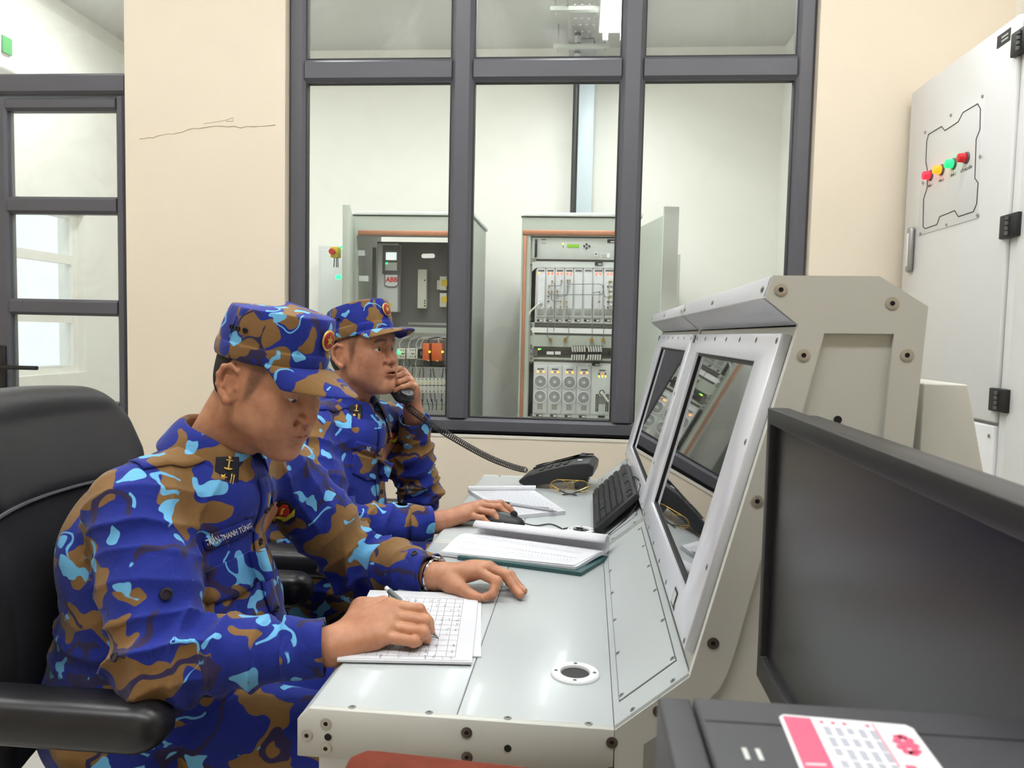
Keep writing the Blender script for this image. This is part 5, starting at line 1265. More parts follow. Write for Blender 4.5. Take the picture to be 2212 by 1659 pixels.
    lash = np.exp(-((V-np.array((.0935, .0315, .0085)))[:, 2]/.0022)**2)*np.exp(-((ay-.0315)/.015)**4)*sstep(.085, .09, x); mixin(lash*.0, (.22, .18, .17)); up_ = np.array((.0800, .0315, .0095)); el_ = np.arctan2(z-up_[2], np.maximum(x-up_[0], 1e-4)); rim_ = np.exp(-((el_-lid[0]-.10)/.10)**2)*np.exp(-((ay-.0315)/.0150)**6)*sstep(.088, .0915, x)*(np.hypot(x-up_[0], z-up_[2]) < .0165); mixin(np.clip(rim_*1.3, 0, 1)*.85, (.16, .12, .11))
    mouth = np.exp(-(((z+.0614+o*.2)/(.0016+o*.75))**2)-((ay/.0265)**6))*sstep(.083, .089, x)*(1-sstep(.1035, .1075, x) if o > 0 else 1); mixin(np.clip(mouth, 0, 1)*.8, (.42, .22, .20))
    nost = np.exp(-(((x-.109)/.005)**2+((ay-.0062)/.004)**2+((z+.036)/.003)**2)); mixin(np.clip(nost*1.2, 0, 1)*.8, (.25, .15, .13))
    # hair: cropped sides and back, skin tinted by the stubble
    hl = sstep(-.012, .008, z-(-.045+np.maximum(0, x+.03)*1.0))            # rises towards the temple
    side = (1-sstep(.044, .056, x+np.maximum(0, .05-z)*.35))*sstep(-.046, -.018, z-np.maximum(0, x)*.6)*1.0
    back = (1-sstep(-.03, -.008, x))*sstep(-.055, -.025, z)
    stub = np.clip(np.maximum(side*.78, back)*(.75+.4*vnoise(V*600)), 0, 1); eb = sstep(.0715, .0745, ay)*np.exp(-((x+.013)/.030)**6-((z+.003)/.043)**6); stub = stub*(1-np.clip(eb*1.5, 0, 1))
    mixin(stub*.9, (.12, .11, .11))
    beard = np.exp(-((z+.085)/.03)**2)*sstep(.02, .06, x)*.10; mixin(beard*(.5+vnoise(V*800)), (.45, .45, .48))
    return V, Q, T
def attr_color(me, T, name='tone'):
    a = me.color_attributes.new(name, 'FLOAT_COLOR', 'POINT'); C = np.ones((len(T), 4), F32); C[:, :3] = T; a.data.foreach_set('color', C.ravel())
def rot_from(yaw, pitch, roll=0.0):
    """columns are the local x (forward), y (left), z (up) axes; pitch > 0 looks down"""
    return np.array((Matrix.Rotation(yaw, 3, 'Z') @ Matrix.Rotation(pitch, 3, 'Y') @ Matrix.Rotation(roll, 3, 'X')))
# ------------------------------------------------------------------ office chairs
m_leather = M('black_leather', (38, 38, 41), rough=0.45, var=0.05, bump=.2, bscale=700)
m_mesh = M('black_mesh_fabric', (11, 12, 20), rough=0.85, var=0.2, vscale=900, bump=.4, bscale=1500)
m_armpad = M('armrest_black', (30, 30, 34), rough=0.33)
m_chrome = M('chrome', (200, 200, 204), rough=0.12, metal=1.0)
m_seam = M('seam_piping', (92, 92, 94), rough=.5)
def office_chair(name, label, cx, cy, ztop, head, zarm, arm_y, rot=0.0, arm_x=(-.42, .09)):
    """faces +x; cx is the front of the backrest"""
    t = thing(name, label, 'office chair', (cx+.25, cy, 0), rot)
    def back(u, v, off):   # u across -1..1, v 0..1 up
        z = .52+(ztop-.52)*v; hw = .245-.02*v**3; x = -.25+.05*math.sin(math.pi*min(v*1.1, 1))-.085*v+.055*u*u-off
        if v > .84: hw -= .085*(1-math.sqrt(max(0.0, 1-((v-.84)/.16)**2)))
        return (x, u*hw, z-.030*u*u*max(0, v-.75)*4*.6)
    def slab_field(v0, v1, thick, corner, mat, nm):
        z0, z1 = .52+(ztop-.52)*v0, .52+(ztop-.52)*v1; f = Field((-.42, -.29, z0-.02), (-.10, .29, z1+.02), .0055)
        def fn(X, Y, Z):
            v = np.clip((Z-.52)/(ztop-.52), 0, 1); x0 = -.25+.05*np.sin(math.pi*np.minimum(v*1.1, 1))-.085*v+.055*(Y/.245)**2
            zc, hz, hy = (z0+z1)/2, (z1-z0)/2, .240-.018*v**3
            qy, qz = np.abs(Y)-hy+corner, np.abs(Z-zc+.03*(Y/.24)**2*(v > .6)*(v-.6)*1.5)-hz+corner
            if not (nm == 'headrest' or not head): qz = np.where(Z > zc, np.abs(Z-zc)-hz, qz); 
            rr = np.sqrt(np.maximum(qy, 0)**2+np.maximum(qz, 0)**2)+np.minimum(np.maximum(qy, qz), 0)-corner
            r = thick*.48; dx = np.abs(X-x0)-thick/2
            a_, b_ = rr+r, dx+r
            return np.sqrt(np.maximum(a_, 0)**2+np.maximum(b_, 0)**2)+np.minimum(np.maximum(a_, b_), 0)-r
        f.apply((-.42, -.29, z0-.02), (-.10, .29, z1+.02), fn, 0.0); V, Q = f.mesh(); return link(nm, np_mesh(relax(V, Q, 1, .4), Q), mat, t, local=True)
    vs = 1.0 if not head else .705
    slab_field(0, vs if not head else vs+.01, .05, .08, m_mesh, 'backrest')
    if head:
        hd_ = slab_field(vs-.03, 1.0, .078, .075, m_leather, 'headrest')
        MB().tube([(back(u, vs-.005, 0)[0]+.032, back(u, vs-.005, 0)[1]*.985, back(u, vs-.005, 0)[2]+.0) for u in np.linspace(-1, 1, 30)], .0035, n=6).part('piping', m_seam, hd_, smooth=True, local=True)
    MB().box(-.25, .26, -.25, .25, .36, .445).part('seat', m_mesh, t, bevel=.035, seg=4, local=True)
    for s, yy in ((-1, arm_y), (1, 2*0-arm_y)):
        P = []; x0, x1 = arm_x
        for i in range(49):
            k = (1-math.cos(math.pi*i/48))/2; x = x0+(x1-x0)*k; d = min(k, 1-k)*(x1-x0); e = math.sqrt(max(0, 1-max(0, 1-d/.045)**2)); row = []
            for j in range(21):
                a_ = 2*math.pi*j/20; cc, ss = math.cos(a_), math.sin(a_)
                row.append((x, yy+.044*e*math.copysign(abs(cc)**.7, cc), zarm+.036*e*math.copysign(abs(ss)**.75, ss)))
            P.append(row)
        pad = MB().grid(P).part('arm_pad', m_armpad, t, smooth=True, local=True)
        MB().tube(smooth_path([(-.32, yy, zarm-.03), (-.30, yy*.99, zarm-.09), (-.16, yy*.97, zarm-.16), (-.10, yy*.85, .46), (-.06, yy*.55, .43)]), .017, n=12).part('arm_support', m_chrome if s < 0 else m_blackpl, t, smooth=True, local=True)
    MB().cyl((0, 0, .10), (0, 0, .42), .028, n=18).part('gas_column', m_chrome, t, smooth=True, local=True)
    for k in range(5):
        a_ = 2*math.pi*k/5+.3; ex, ey = .30*math.cos(a_), .30*math.sin(a_)
        lg = MB().tube([(0, 0, .11), (ex*.5, ey*.5, .10), (ex, ey, .075)], [.028, .024, .018], n=10).part('base_leg', m_chrome, t, smooth=True, local=True)
        MB().cyl((ex-.02*math.sin(a_), ey+.02*math.cos(a_), .03), (ex+.02*math.sin(a_), ey-.02*math.cos(a_), .03), .03, n=16).part('castor', m_blk, lg, smooth=True, local=True)
    return t
office_chair('office_chair', 'black high back office chair with leather headrest behind the nearer man', -.93, 1.30, 1.135, True, .688, -.29, 0.0, (-.45, .120))
office_chair('office_chair', 'black low back office chair under the man on the telephone', -.87, 2.02, .90, False, .70, -.27, 0.0, (-.40, .17))
# ------------------------------------------------------------------ people
m_eye = M('eyeball', (225, 218, 210), rough=.08, var=.02); m_iris = M('dark_iris', (30, 20, 14), rough=.05)
m_gold2 = M('gold_badge', (226, 186, 96), rough=.3, metal=.7, var=.1, vscale=80)
m_badge_red = M('badge_red', (150, 24, 30), rough=.35)
m_navy = M('collar_patch_navy', (20, 22, 40), rough=.8)
m_button = M('dark_button', (44, 40, 52), rough=.25)
m_eyelet = M('black_eyelet', (14, 14, 16), rough=.3, metal=.4)
m_emby = M('emblem_yellow', (222, 206, 60), rough=.6); m_embr = M('emblem_red', (200, 40, 28), rough=.6); m_embk = M('emblem_black', (18, 18, 24), rough=.7)
m_white_thread = M('white_thread', (236, 236, 240), rough=.7)
def eye_mesh():
    mb = MB(); P = []; n = 24
    for i in range(n):
        t = 2*math.pi*i/n; P.append([(.0128*math.cos(a), .0128*math.sin(a)*math.cos(t), .0128*math.sin(a)*math.sin(t)) for a in np.linspace(.001, math.pi-.001, 17)])
    mb.grid(P, closed_u=True); me = mb.mesh(smooth=True); me.materials.append(m_eye); me.materials.append(m_iris)
    for p in me.polygons:
        if p.center.x > .0128*math.cos(.50): p.material_index = 1
    return me
EYE = eye_mesh()
def V3(*a): return np.array(a, float)
def hand_field(wrist, fore, palm_pts, fingers, thumb, lo_pad=.05, h=.0016, size=1.0):
    """palm_pts: the four knuckles index..little; fingers: four chains from knuckle to tip; thumb chain from its root; fore: point up the forearm"""
    allp = np.array([wrist, fore]+[p for c in fingers+[thumb] for p in c]); lo = allp.min(0)-.028; hi = allp.max(0)+.028
    f = Field(lo, hi, h); w = np.array(wrist)
    f.cone(fore, w, .031*size, .0265*size, .02)
    across = np.array(palm_pts[0])-np.array(palm_pts[3]); across /= np.linalg.norm(across)
    for i, kn in enumerate(palm_pts):
        base = w+across*(.012-.008*i)*size; kn = np.array(kn)
        f.cone(base, kn, .0185*size, (.0135, .0135, .0128, .0118)[i]*size, .016)
        if i < 3: f.cone(w*.35+kn*.65, np.array(palm_pts[i+1])*.8+w*.2, .0145*size, .0125*size, .014)
    rad = [(.0102, .0095, .0086, .0075), (.0104, .0097, .0088, .0077), (.0098, .0091, .0083, .0073), (.0089, .0082, .0075, .0066)]
    for c, r in zip(fingers, rad):
        pts = [np.array(p) for p in c]
        f.cone(pts[0], pts[1], r[0]*size*1.05, r[1]*size, .0035)
        f.cone(pts[1], pts[2], r[1]*size, r[2]*size, .003); f.cone(pts[2], pts[3], r[2]*size, r[3]*size, .003)
        f.ell(pts[1], (r[1]*1.06*size,)*3, .004)
    t = [np.array(p) for p in thumb]
    f.cone(w*.75+t[0]*.25, t[0], .016*size, .0165*size, .014); f.cone(t[0], t[1], .0165*size, .0125*size, .012); f.cone(t[1], t[2], .0122*size, .0112*size, .005)
    f.cone(t[2], t[3], .0112*size, .0085*size, .003)
    V, Q = f.mesh(); V = relax(V, Q, 1, .4)
    T = np.ones((len(V), 3)); kn = [p[1] for p in [c for c in fingers]]+[p[2] for p in fingers]+list(palm_pts)
    for p in kn:
        wgt = np.exp(-(((V-np.array(p))**2).sum(1))/(.010**2))*.30
        for i, c in enumerate((1.0, .84, .80)): T[:, i] = T[:, i]*(1-wgt)+c*wgt
    for c in fingers+[thumb]:
        wgt = np.exp(-(((V-np.array(c[-1]))**2).sum(1))/(.011**2))*.30
        for i, cc in enumerate((1.04, .90, .86)): T[:, i] = T[:, i]*(1-wgt)+cc*wgt
    return V, Q, T
def nail(parent, tip, prev, up, mat, s=1.0):
    """finger nail: a small curved plate on the back of the last joint"""
    tip, prev, up = Vector(tip), Vector(prev), Vector(up); d = (tip-prev).normalized(); up = (up-d*up.dot(d)).normalized(); sd = d.cross(up)
    P = []
    for i in range(7):
        a = -1.0+2.0*i/6; P.append([tuple(tip+d*(.005*s-.011*s*(1-j/4))+up*(.0080*s*math.cos(a*.9)+(.0006 if 0 < i < 6 else 0))+sd*.0072*s*math.sin(a*.9)) for j in range(5)])
    return MB().grid(P).part('finger_nail', mat, parent, smooth=True)
def fold_field(V, segs, amp, wave):
    """cloth folds: ridges across each limb segment, strongest where weight says"""
    D = np.zeros(len(V)); wob = vnoise(V*9+3.3)*2-1; wob2 = vnoise(V*22+9.1)*2-1
    for a, b, r, where, strength in segs:
        a, b = np.array(a), np.array(b); ba = b-a; L = np.linalg.norm(ba); u = ba/L; t = (V-a)@u/L
        rad = V-a-np.outer(np.clip(t, 0, 1)*L, u); dist = np.linalg.norm(rad, axis=1); e1 = np.cross(u, (0.3, .5, .81)); e1 /= np.linalg.norm(e1); e2 = np.cross(u, e1)
        ang = np.arctan2(rad@e2, rad@e1); near = np.exp(-np.maximum(dist-r*1.15, 0)**2/(.02**2))*np.exp(-((t-where)/.30)**2)
        ph = t*L/wave*2*math.pi+1.6*np.sin(ang+1.0)+2.2*wob+.8*wob2
        D += strength*near*(np.abs(np.sin(ph*.5))**.6*-1+.6)
    return D*amp
def bvh_of(V, Q): return BVHTree.FromPolygons([tuple(p) for p in V], [tuple(int(i) for i in q) for q in Q])
def project(bv, p, d, off):
    """drop p along d onto the cloth, off proud of it"""
    h = bv.ray_cast(Vector(p), Vector(d))
    if h[0] is None:
        h2 = bv.find_nearest(Vector(p)); return h2[0]-Vector(d)*off, h2[1]
    n = h[1] if h[1].dot(Vector(d)) < 0 else -h[1]
    return h[0]+n*off, n
def patch(bv, o, u, v, d, poly, off, thick, nm, mat, parent, n=10, label=None):
    """a flat cut-out (poly in u, v metres) laid onto the cloth by dropping it along d"""
    o, u, v, d = map(Vector, (o, u, v, d)); u = (u-d*u.dot(d)).normalized(); v = (v-d*v.dot(d)-u*v.dot(u)).normalized()
    us = [p[0] for p in poly]; vs = [p[1] for p in poly]
    bm = bmesh.new(); vv = [bm.verts.new((p[0], p[1], 0)) for p in poly]; bm.faces.new(vv)
    step = max(max(us)-min(us), max(vs)-min(vs))/n
    for k in range(1, int((max(us)-min(us))/step)+1): bmesh.ops.bisect_plane(bm, geom=bm.verts[:]+bm.edges[:]+bm.faces[:], plane_co=(min(us)+k*step, 0, 0), plane_no=(1, 0, 0))
    for k in range(1, int((max(vs)-min(vs))/step)+1): bmesh.ops.bisect_plane(bm, geom=bm.verts[:]+bm.edges[:]+bm.faces[:], plane_co=(0, min(vs)+k*step, 0), plane_no=(0, 1, 0))
    c0 = bv.ray_cast(o-d*.3, d); ref = c0[3] if c0[0] is not None else .3
    for q in bm.verts:
        p = o+u*q.co.x+v*q.co.y; h = bv.ray_cast(p-d*.3, d)
        if h[0] is None or abs(h[3]-ref) > .04: q.co = p-d*.3+d*(ref-off)
        else: q.co = project(bv, p-d*.3, d, off)[0]
    bmesh.ops.recalc_face_normals(bm, faces=bm.faces)
    if sum((f.normal.dot(-d) for f in bm.faces)) < 0: bmesh.ops.reverse_faces(bm, faces=bm.faces)
    me = bpy.data.meshes.new('mesh'); bm.to_mesh(me); bm.free(); me.shade_smooth()
    ob = link(nm, me, mat, parent, label=label); s = ob.modifiers.new('thickness', 'SOLIDIFY'); s.thickness = thick; s.offset = 1
    return ob
def lettering_on(bv, o, u, v, d, s, size, mat, parent, off, bold=.0, xs=1.0):
    me = text_mesh(s, size, extrude=0.0, bold=bold); me.materials.clear(); me.materials.append(mat)
    o, u, v, d = map(Vector, (o, u, v, d)); u = (u-d*u.dot(d)).normalized(); v = (v-d*v.dot(d)-u*v.dot(u)).normalized()
    for q in me.vertices: q.co = project(bv, o+u*q.co.x*xs+v*q.co.y-d*.3, d, off)[0]
    return link('lettering', me, None, parent)
def button(parent, p, n, r=.006, mat=None):
    p, n = Vector(p), Vector(n)
    if 'button' not in bpy.data.meshes:
        mb = MB(); prof = [(0.0001, .0020), (.55, .0020), (.62, .0032), (.95, .0030), (1.0, .0015), (1.0, 0)]
        P = [[(q*.006*math.cos(2*math.pi*i/18), q*.006*math.sin(2*math.pi*i/18), z) for q, z in prof] for i in range(18)]
        me = mb.grid(P, closed_u=True).mesh(smooth=True); me.name = 'button'; me.materials.append(m_button)
    b = inst('button', bpy.data.meshes['button'], parent, tuple(p), tuple(n), scale=r/.006)
    return b
def star_poly(r, k=.42, rot=0): return [((r if i % 2 == 0 else r*k)*math.sin(rot+i*math.pi/5), (r if i % 2 == 0 else r*k)*math.cos(rot+i*math.pi/5)) for i in range(10)]
def build_cap(parent, R_, H, camo, hs, droop, tall=1.0):
    """cap in head coordinates: band, panelled crown, bill, eyelets, badge; R_ head axes, H head origin"""
    Wd = lambda p: tuple(np.array(p)*hs @ R_.T + H)
    n = 72
    def ring(t, lv):
        c, s = math.cos(t), math.sin(t)
        # lv: 0 lower edge .. 1 top of wall; front is taller
        fz = .5+.5*c; z0 = .030+.016*fz; z1 = .124*tall+.020*fz*tall
        z = z0+(z1-z0)*lv; rx = .1075+.004*lv-.013*lv*lv; ry = .0865+.006*lv-.008*lv*lv
        bulge = 1+.012*math.sin(3*t)*lv
        return (.000+rx*c*bulge+.003*lv, ry*s*bulge, z)
    lv = [0, .06, .14, .22, .30, .315, .33, .42, .52, .62, .72, .82, .90, .96, 1.0]
    offs = [0, .0022, .0028, .0028, .0024, .0006, 0, .0006, .001, .001, .001, .0008, .0004, 0, -.001]
    P = []
    for i in range(n):
        t = 2*math.pi*i/n; col = []
        crease = 0.0
        for l, o in zip(lv, offs):
            p = np.array(ring(t, l)); d = np.array((math.cos(t), math.sin(t)*1.15, 0)); d /= np.linalg.norm(d)
            fold = .0022*math.sin(t*5+l*4)*l*(1-abs(math.cos(t))**4) + .0012*math.sin(t*11+2*l)
            p[:2] += d[:2]*(o+fold*(l > .3)); col.append(Wd(p))
        # top: shrink to the middle with a soft sag
        pt = np.array(ring(t, 1.0))
        for k in (.97, .90, .75, .5, .25, .02):
            c0 = np.array((.006, 0, 0)); q = np.array((c0[0]+(pt[0]-c0[0])*k, pt[1]*k, pt[2]+.010*(1-k**2)*tall)); col.append(Wd(q))
        P.append(col)
    crown = MB().grid(P, closed_u=True).part('cap', camo, parent, smooth=True, weld=False, label='camouflage field cap')
    md = crown.modifiers.new('smooth', 'SUBSURF'); md.levels = 1; md.render_levels = 1
    # seams of the front panel and band
    for t0 in (.62, -.62, 1.9, -1.9):
        MB().tube([Wd(np.array(ring(t0+.05*l, .33+.56*l))*np.array((1.010, 1.010, 1))) for l in np.linspace(0, 1, 10)], .0011, n=5).part('seam', camo, crown, smooth=True)
    # bill
    Pb = []
    for i in range(29):
        a = -1.18+2.36*i/28; row = []
        root = np.array(ring(a, .05)); 
        for j in range(9):
            k = j/8; ext = .088*math.cos(droop)*math.cos(a*.93)**.75 if abs(a*.93) < 1.57 else 0
            x = root[0]+ext*k*(1.0); y = root[1]*(1-.06*k); z = root[2]+.002-.080*k*droop-.008*k*k-.010*(y*y)/(.0875**2)*k
            row.append(Wd((x, y, z)))
        Pb.append(row)
    bill = link('cap_bill', MB().grid(Pb).mesh(smooth=True), camo, crown); s = bill.modifiers.new('thickness', 'SOLIDIFY'); s.thickness = .0035; s.offset = 0
    sb = bill.modifiers.new('smooth', 'SUBSURF'); sb.levels = 1; sb.render_levels = 1
    # eyelets on both sides
    for sgn in (-1, 1):
        for k in (-1, 0, 1):
            t = sgn*(1.72+k*.155*-1); p = np.array(ring(t, .60-.0*k)); nrm = np.array((math.cos(t), math.sin(t), 0)); p += nrm*.0035
            c = Vector(Wd(p)); nw = Vector(nrm @ R_.T).normalized(); a_ = nw.orthogonal().normalized(); b_ = nw.cross(a_)
            MB().tube([tuple(c+a_*.0036*math.cos(q)+b_*.0036*math.sin(q)) for q in np.linspace(0, 2*math.pi, 13)[:-1]], .0014, n=6, closed=True).part('eyelet', m_eyelet, crown, smooth=True)
            MB().cyl(tuple(c-nw*.0005), tuple(c+nw*.0004), .0034, n=12).part('eyelet_hole', m_pit, crown)
    # badge at the front
    p = np.array(ring(0, .64)); p[0] += .004; nrm = np.array((1, 0, .10)); nw = Vector(nrm @ R_.T).normalized(); c = Vector(Wd(p)); sd = Vector(np.array((0, -1, 0)) @ R_.T); up = nw.cross(sd)*-1
    up = Vector(np.array((0, 0, 1)) @ R_.T); up = (up-nw*up.dot(nw)).normalized(); sd = up.cross(nw)
    def disc(r, h0, h1, mat, nm, par, nn=28):
        mb = MB(); mb.prism([(r*math.cos(2*math.pi*i/nn), 1.08*r*math.sin(2*math.pi*i/nn)) for i in range(nn)], lambda u, v, a: tuple(c+sd*u+up*v+nw*a), h0, h1); return mb.part(nm, mat, par, bevel=.0005, seg=1)
    bd = disc(.0165, 0, .0030, m_gold2, 'cap_badge', crown); disc(.0138, .0028, .0040, m_badge_red, 'badge_field', bd)
    MB().prism(star_poly(.0092), lambda u, v, a: tuple(c+sd*u+up*v+nw*a), .0038, .0056).part('badge_star', m_gold2, bd)
    return crown
def person(cfg):
    body_parts = []
    R_ = rot_from(cfg['yaw'], cfg['pitch'], cfg.get('roll', 0)); H = np.array(cfg['H']); hs = cfg['hs']
    neck_local = (np.array(cfg['neck'])-H) @ R_ / hs
    V, Q, T = sculpt_head(tuple(neck_local), cfg['neck_r'], cfg['mouth'], cfg['lid'], cfg['jowl']); body_parts.append((V*hs @ R_.T + H, Q, T))
    for hd in cfg['hands']: body_parts.append(hand_field(*hd))
    # trunk and limbs under the clothes
    j = cfg['J']; lo = np.min([j[k] for k in j], 0)-.2; hi = np.max([j[k] for k in j], 0)+.2
    f = Field(lo, hi, .012)
    f.cone(cfg['neck'], j['chest'], .06, .10, .05); f.cone(j['chest'], j['belly'], .12, .13, .05); f.cone(j['belly'], j['pelvis'], .13, .13, .05)
    for s in 'RL':
        f.cone(j['chest'], j['sh'+s], .08, .05, .05); f.cone(j['sh'+s], j['el'+s], .045, .036, .02); f.cone(j['el'+s], j['wr'+s], .036, .024, .02)
        f.cone(j['pelvis'], j['kn'+s], .075, .055, .04); f.cone(j['kn'+s], j['an'+s], .052, .036, .02); f.cone(j['an'+s], np.array(j['an'+s])+np.array((.12, 0, -.03)), .034, .03, .02)
    Vb, Qb = f.mesh(); body_parts.append((Vb, Qb, np.ones((len(Vb), 3))))
    off = 0; VV, QQ, TT = [], [], []
    for v_, q_, t_ in body_parts: VV.append(v_); QQ.append(q_+off); TT.append(t_); off += len(v_)
    V, Q, T = np.concatenate(VV), np.concatenate(QQ), np.concatenate(TT)
    me = np_mesh(V, Q); attr_color(me, T)
    body = link('person', me, cfg['skin']); setp(body, cfg['label'], 'person', 'seated men in camouflage uniform')
    for s in (-1, 1):
        c = np.array((.0800, s*.0315, .0095))*hs @ R_.T + H; g = hs*rot_from(cfg['yaw']+cfg['gaze'][0], cfg['pitch']+cfg['gaze'][1])
        mw = Matrix([[*g[0], c[0]], [*g[1], c[1]], [*g[2], c[2]], [0, 0, 0, 1]]); link('eye', EYE, None, body, mw)
    # hair behind the temples, under the cap
    f = Field((-.12, -.1, -.075), (.07, .1, .10), .0025)
    f.ell((-.010, 0, .040), (.0960, .0782, .080), .01); f.ell((-.030, 0, -.012), (.072, .064, .058), .03)
    f.apply((-.2, -.2, -.2), (.2, .2, .2), lambda X, Y, Z: (Z+.046-np.maximum(X+.045, 0)*1.3)+0*Y, .006, 'd')
    for s in (-1, 1): f.ell((-.012, s*.080, -.002), (.030, .022, .043), .004, 'd')
    f.ell((.075, 0, .02), (.055, .12, .12), .004, 'd')
    Vh, Qh = f.mesh(); hair = link('hair', np_mesh(Vh*hs @ R_.T + H, Qh), cfg['hair'], body)
    camo = cfg['camo']
    # jacket
    lo = np.min([j[k] for k in ('chest', 'belly', 'pelvis', 'shR', 'shL', 'elR', 'elL', 'wrR', 'wrL')], 0)-np.array((.27, .14, .14)); hi = np.max([j[k] for k in ('chest', 'belly', 'shR', 'shL', 'elR', 'elL', 'wrR', 'wrL')], 0)+.16
    f = Field(lo, hi, .0042)
    for c, r, k in cfg['torso']: f.ell(c, r, k)
    for a, b, ra, rb, k in cfg['trunk']: f.cone(a, b, ra, rb, k)
    for s in 'RL':
        sh, el, wr = [np.array(j[q+s]) for q in ('sh', 'el', 'wr')]; ra = cfg['sleeve']
        f.cone(np.array(cfg['neck'])*.55+sh*.45+np.array((0, 0, .000)), sh, .056, .066, .05)
        f.cone(sh, sh*.5+el*.5, ra[0], ra[1], .03); f.cone(sh*.5+el*.5, el, ra[1], ra[2], .03); f.ell(el, (ra[2]*1.05,)*3, .02)
        cu = wr+(el-wr)/np.linalg.norm(el-wr)*cfg['cuff_back'][s]; mid = el*.45+cu*.55
        f.cone(el, mid, ra[2], ra[3], .02); f.cone(mid, cu, ra[3], ra[4], .01)
    # neck opening and sleeve ends
    f.cone(tuple(np.array(cfg['neck'])+np.array(cfg['neck_dir'])*-.03), tuple(np.array(cfg['neck'])+np.array(cfg['neck_dir'])*.10), .060, .064, .008, 'd')
    for s in 'RL':
        el, wr = [np.array(j[q+s]) for q in ('el', 'wr')]; u = (el-wr)/np.linalg.norm(el-wr); cu = wr+u*cfg['cuff_back'][s]
        f.cone(cu+u*.012, cu-u*.06, cfg['sleeve'][4]*.86, cfg['sleeve'][4]*.86, .003, 'd')
        a = cu-u*.002
        f.apply(cu-.09, cu+.09, lambda X, Y, Z, a=a, u=u, c=cu: np.maximum((X-F32(a[0]))*F32(u[0])+(Y-F32(a[1]))*F32(u[1])+(Z-F32(a[2]))*F32(u[2]), np.sqrt((X-F32(c[0]))**2+(Y-F32(c[1]))**2+(Z-F32(c[2]))**2)-F32(.06)), .002, 'd')
    for o, nrm in cfg.get('cut', []):
        o = np.array(o); nrm = np.array(nrm, float)
        f.apply(lo, hi, lambda X, Y, Z, o=o, nrm=nrm: (X-F32(o[0]))*F32(nrm[0])+(Y-F32(o[1]))*F32(nrm[1])+(Z-F32(o[2]))*F32(nrm[2]), .004, 'd')
    V, Q = f.mesh(); V = relax(V, Q, 1, .4); N = vnormals(V, Q)
    segs = []
    for s in 'RL':
        sh, el, wr = j['sh'+s], j['el'+s], j['wr'+s]; segs += [(sh, el, .07, .95, 1.0), (el, wr, .055, .05, 1.0), (el, wr, .05, .55, .55), (sh, el, .075, .15, .55), (j['chest'], sh, .10, .85, .6)]
    segs += [(j['chest'], j['belly'], .20, .9, .55), (j['belly'], j['pelvis'], .20, .7, .8)]
    D = fold_field(V, segs, .0165, .050)+(vnoise(V*14)-.5)*.009+(vnoise(V*5+7)-.5)*.012
    edge = np.ones(len(V))
    for s in 'RL':
        el, wr = [np.array(j[q+s]) for q in ('el', 'wr')]; u = (el-wr)/np.linalg.norm(el-wr); cu = wr+u*cfg['cuff_back'][s]; dd = np.abs((V-cu)@u); near = np.linalg.norm(V-cu, axis=1) < .09
        edge = np.where(near, np.minimum(edge, sstep(.0, .06, dd)), edge)
    dn = np.linalg.norm(V-np.array(cfg['neck']), axis=1); edge *= sstep(.07, .13, dn)
    V = V+N*(D*edge)[:, None]
    jk = link('jacket', np_mesh(V, Q), camo, body, label='blue and brown camouflage jacket')
    bv = bvh_of(V, Q)
    # trousers
    lo = np.min([j[k] for k in ('pelvis', 'knR', 'knL', 'anR', 'anL')], 0)-.16; hi = np.max([j[k] for k in ('pelvis', 'knR', 'knL')], 0)+.16
    f = Field(lo, hi, .007); f.ell(np.array(j['pelvis']), (.15, .185, .13), .04)
    for s in 'RL':
        hp = np.array(j['pelvis'])*1.0; hp[1] = hp[1]*.55+j['kn'+s][1]*.45
        f.cone(hp, j['kn'+s], .098, .078, .05); f.cone(j['kn'+s], j['an'+s], .076, .062, .03)
        f.cone(np.array(j['an'+s])+np.array((0, 0, -.02)), np.array(j['an'+s])+np.array((0, 0, -.12)), .05, .05, .005, 'd')
    Vt, Qt = f.mesh(); Vt = relax(Vt, Qt, 1, .4); Nt = vnormals(Vt, Qt)
    Dt = fold_field(Vt, [(j['pelvis'], j['kn'+s], .09, .1, 1.0) for s in 'RL']+[(j['kn'+s], j['an'+s], .07, .1, 1.0) for s in 'RL'], .008, .05)+(vnoise(Vt*12)-.5)*.008
    tr = link('trousers', np_mesh(Vt+Nt*Dt[:, None], Qt), camo, body, label='blue and brown camouflage trousers')
    for s in 'RL':
        a = np.array(j['an'+s]); MB().tube([tuple(a+np.array((-.06, 0, -.05))), tuple(a+np.array((-.02, 0, -.035))), tuple(a+np.array((.06, 0, -.045))), tuple(a+np.array((.15, 0, -.055))), tuple(a+np.array((.18, 0, -.058)))], [.030, .042, .040, .036, .022], n=14).part('shoe', m_leather, body, smooth=True)
    # cuffs: separate bands on the sleeve ends
    for s in 'RL':
        el, wr = [np.array(j[q+s]) for q in ('el', 'wr')]; u = (el-wr)/np.linalg.norm(el-wr); cu = wr+u*cfg['cuff_back'][s]; r = cfg['sleeve'][4]
        e1 = np.cross(u, (0, 0, 1)); e1 /= np.linalg.norm(e1); e2 = np.cross(e1, u); P = []
        for i in range(41):
            t = 2*math.pi*i/40; d = e1*math.cos(t)+e2*math.sin(t); P.append([tuple(cu+u*(-.003+.060*q/8)+d*(r*(1.05+.10*q/8)+.0035*math.sin(3*t+q*.5)+.001*math.sin(7*t))) for q in range(9)])
        cf = link('cuff', MB().grid(P).mesh(smooth=True), camo, jk); m_ = cf.modifiers.new('thickness', 'SOLIDIFY'); m_.thickness = .0025; m_.offset = -1
        t = cfg['cuff_button'][s]; d = e1*math.cos(t)+e2*math.sin(t); button(cf, cu+u*.022+d*(r*1.085+.003), d, .0068)
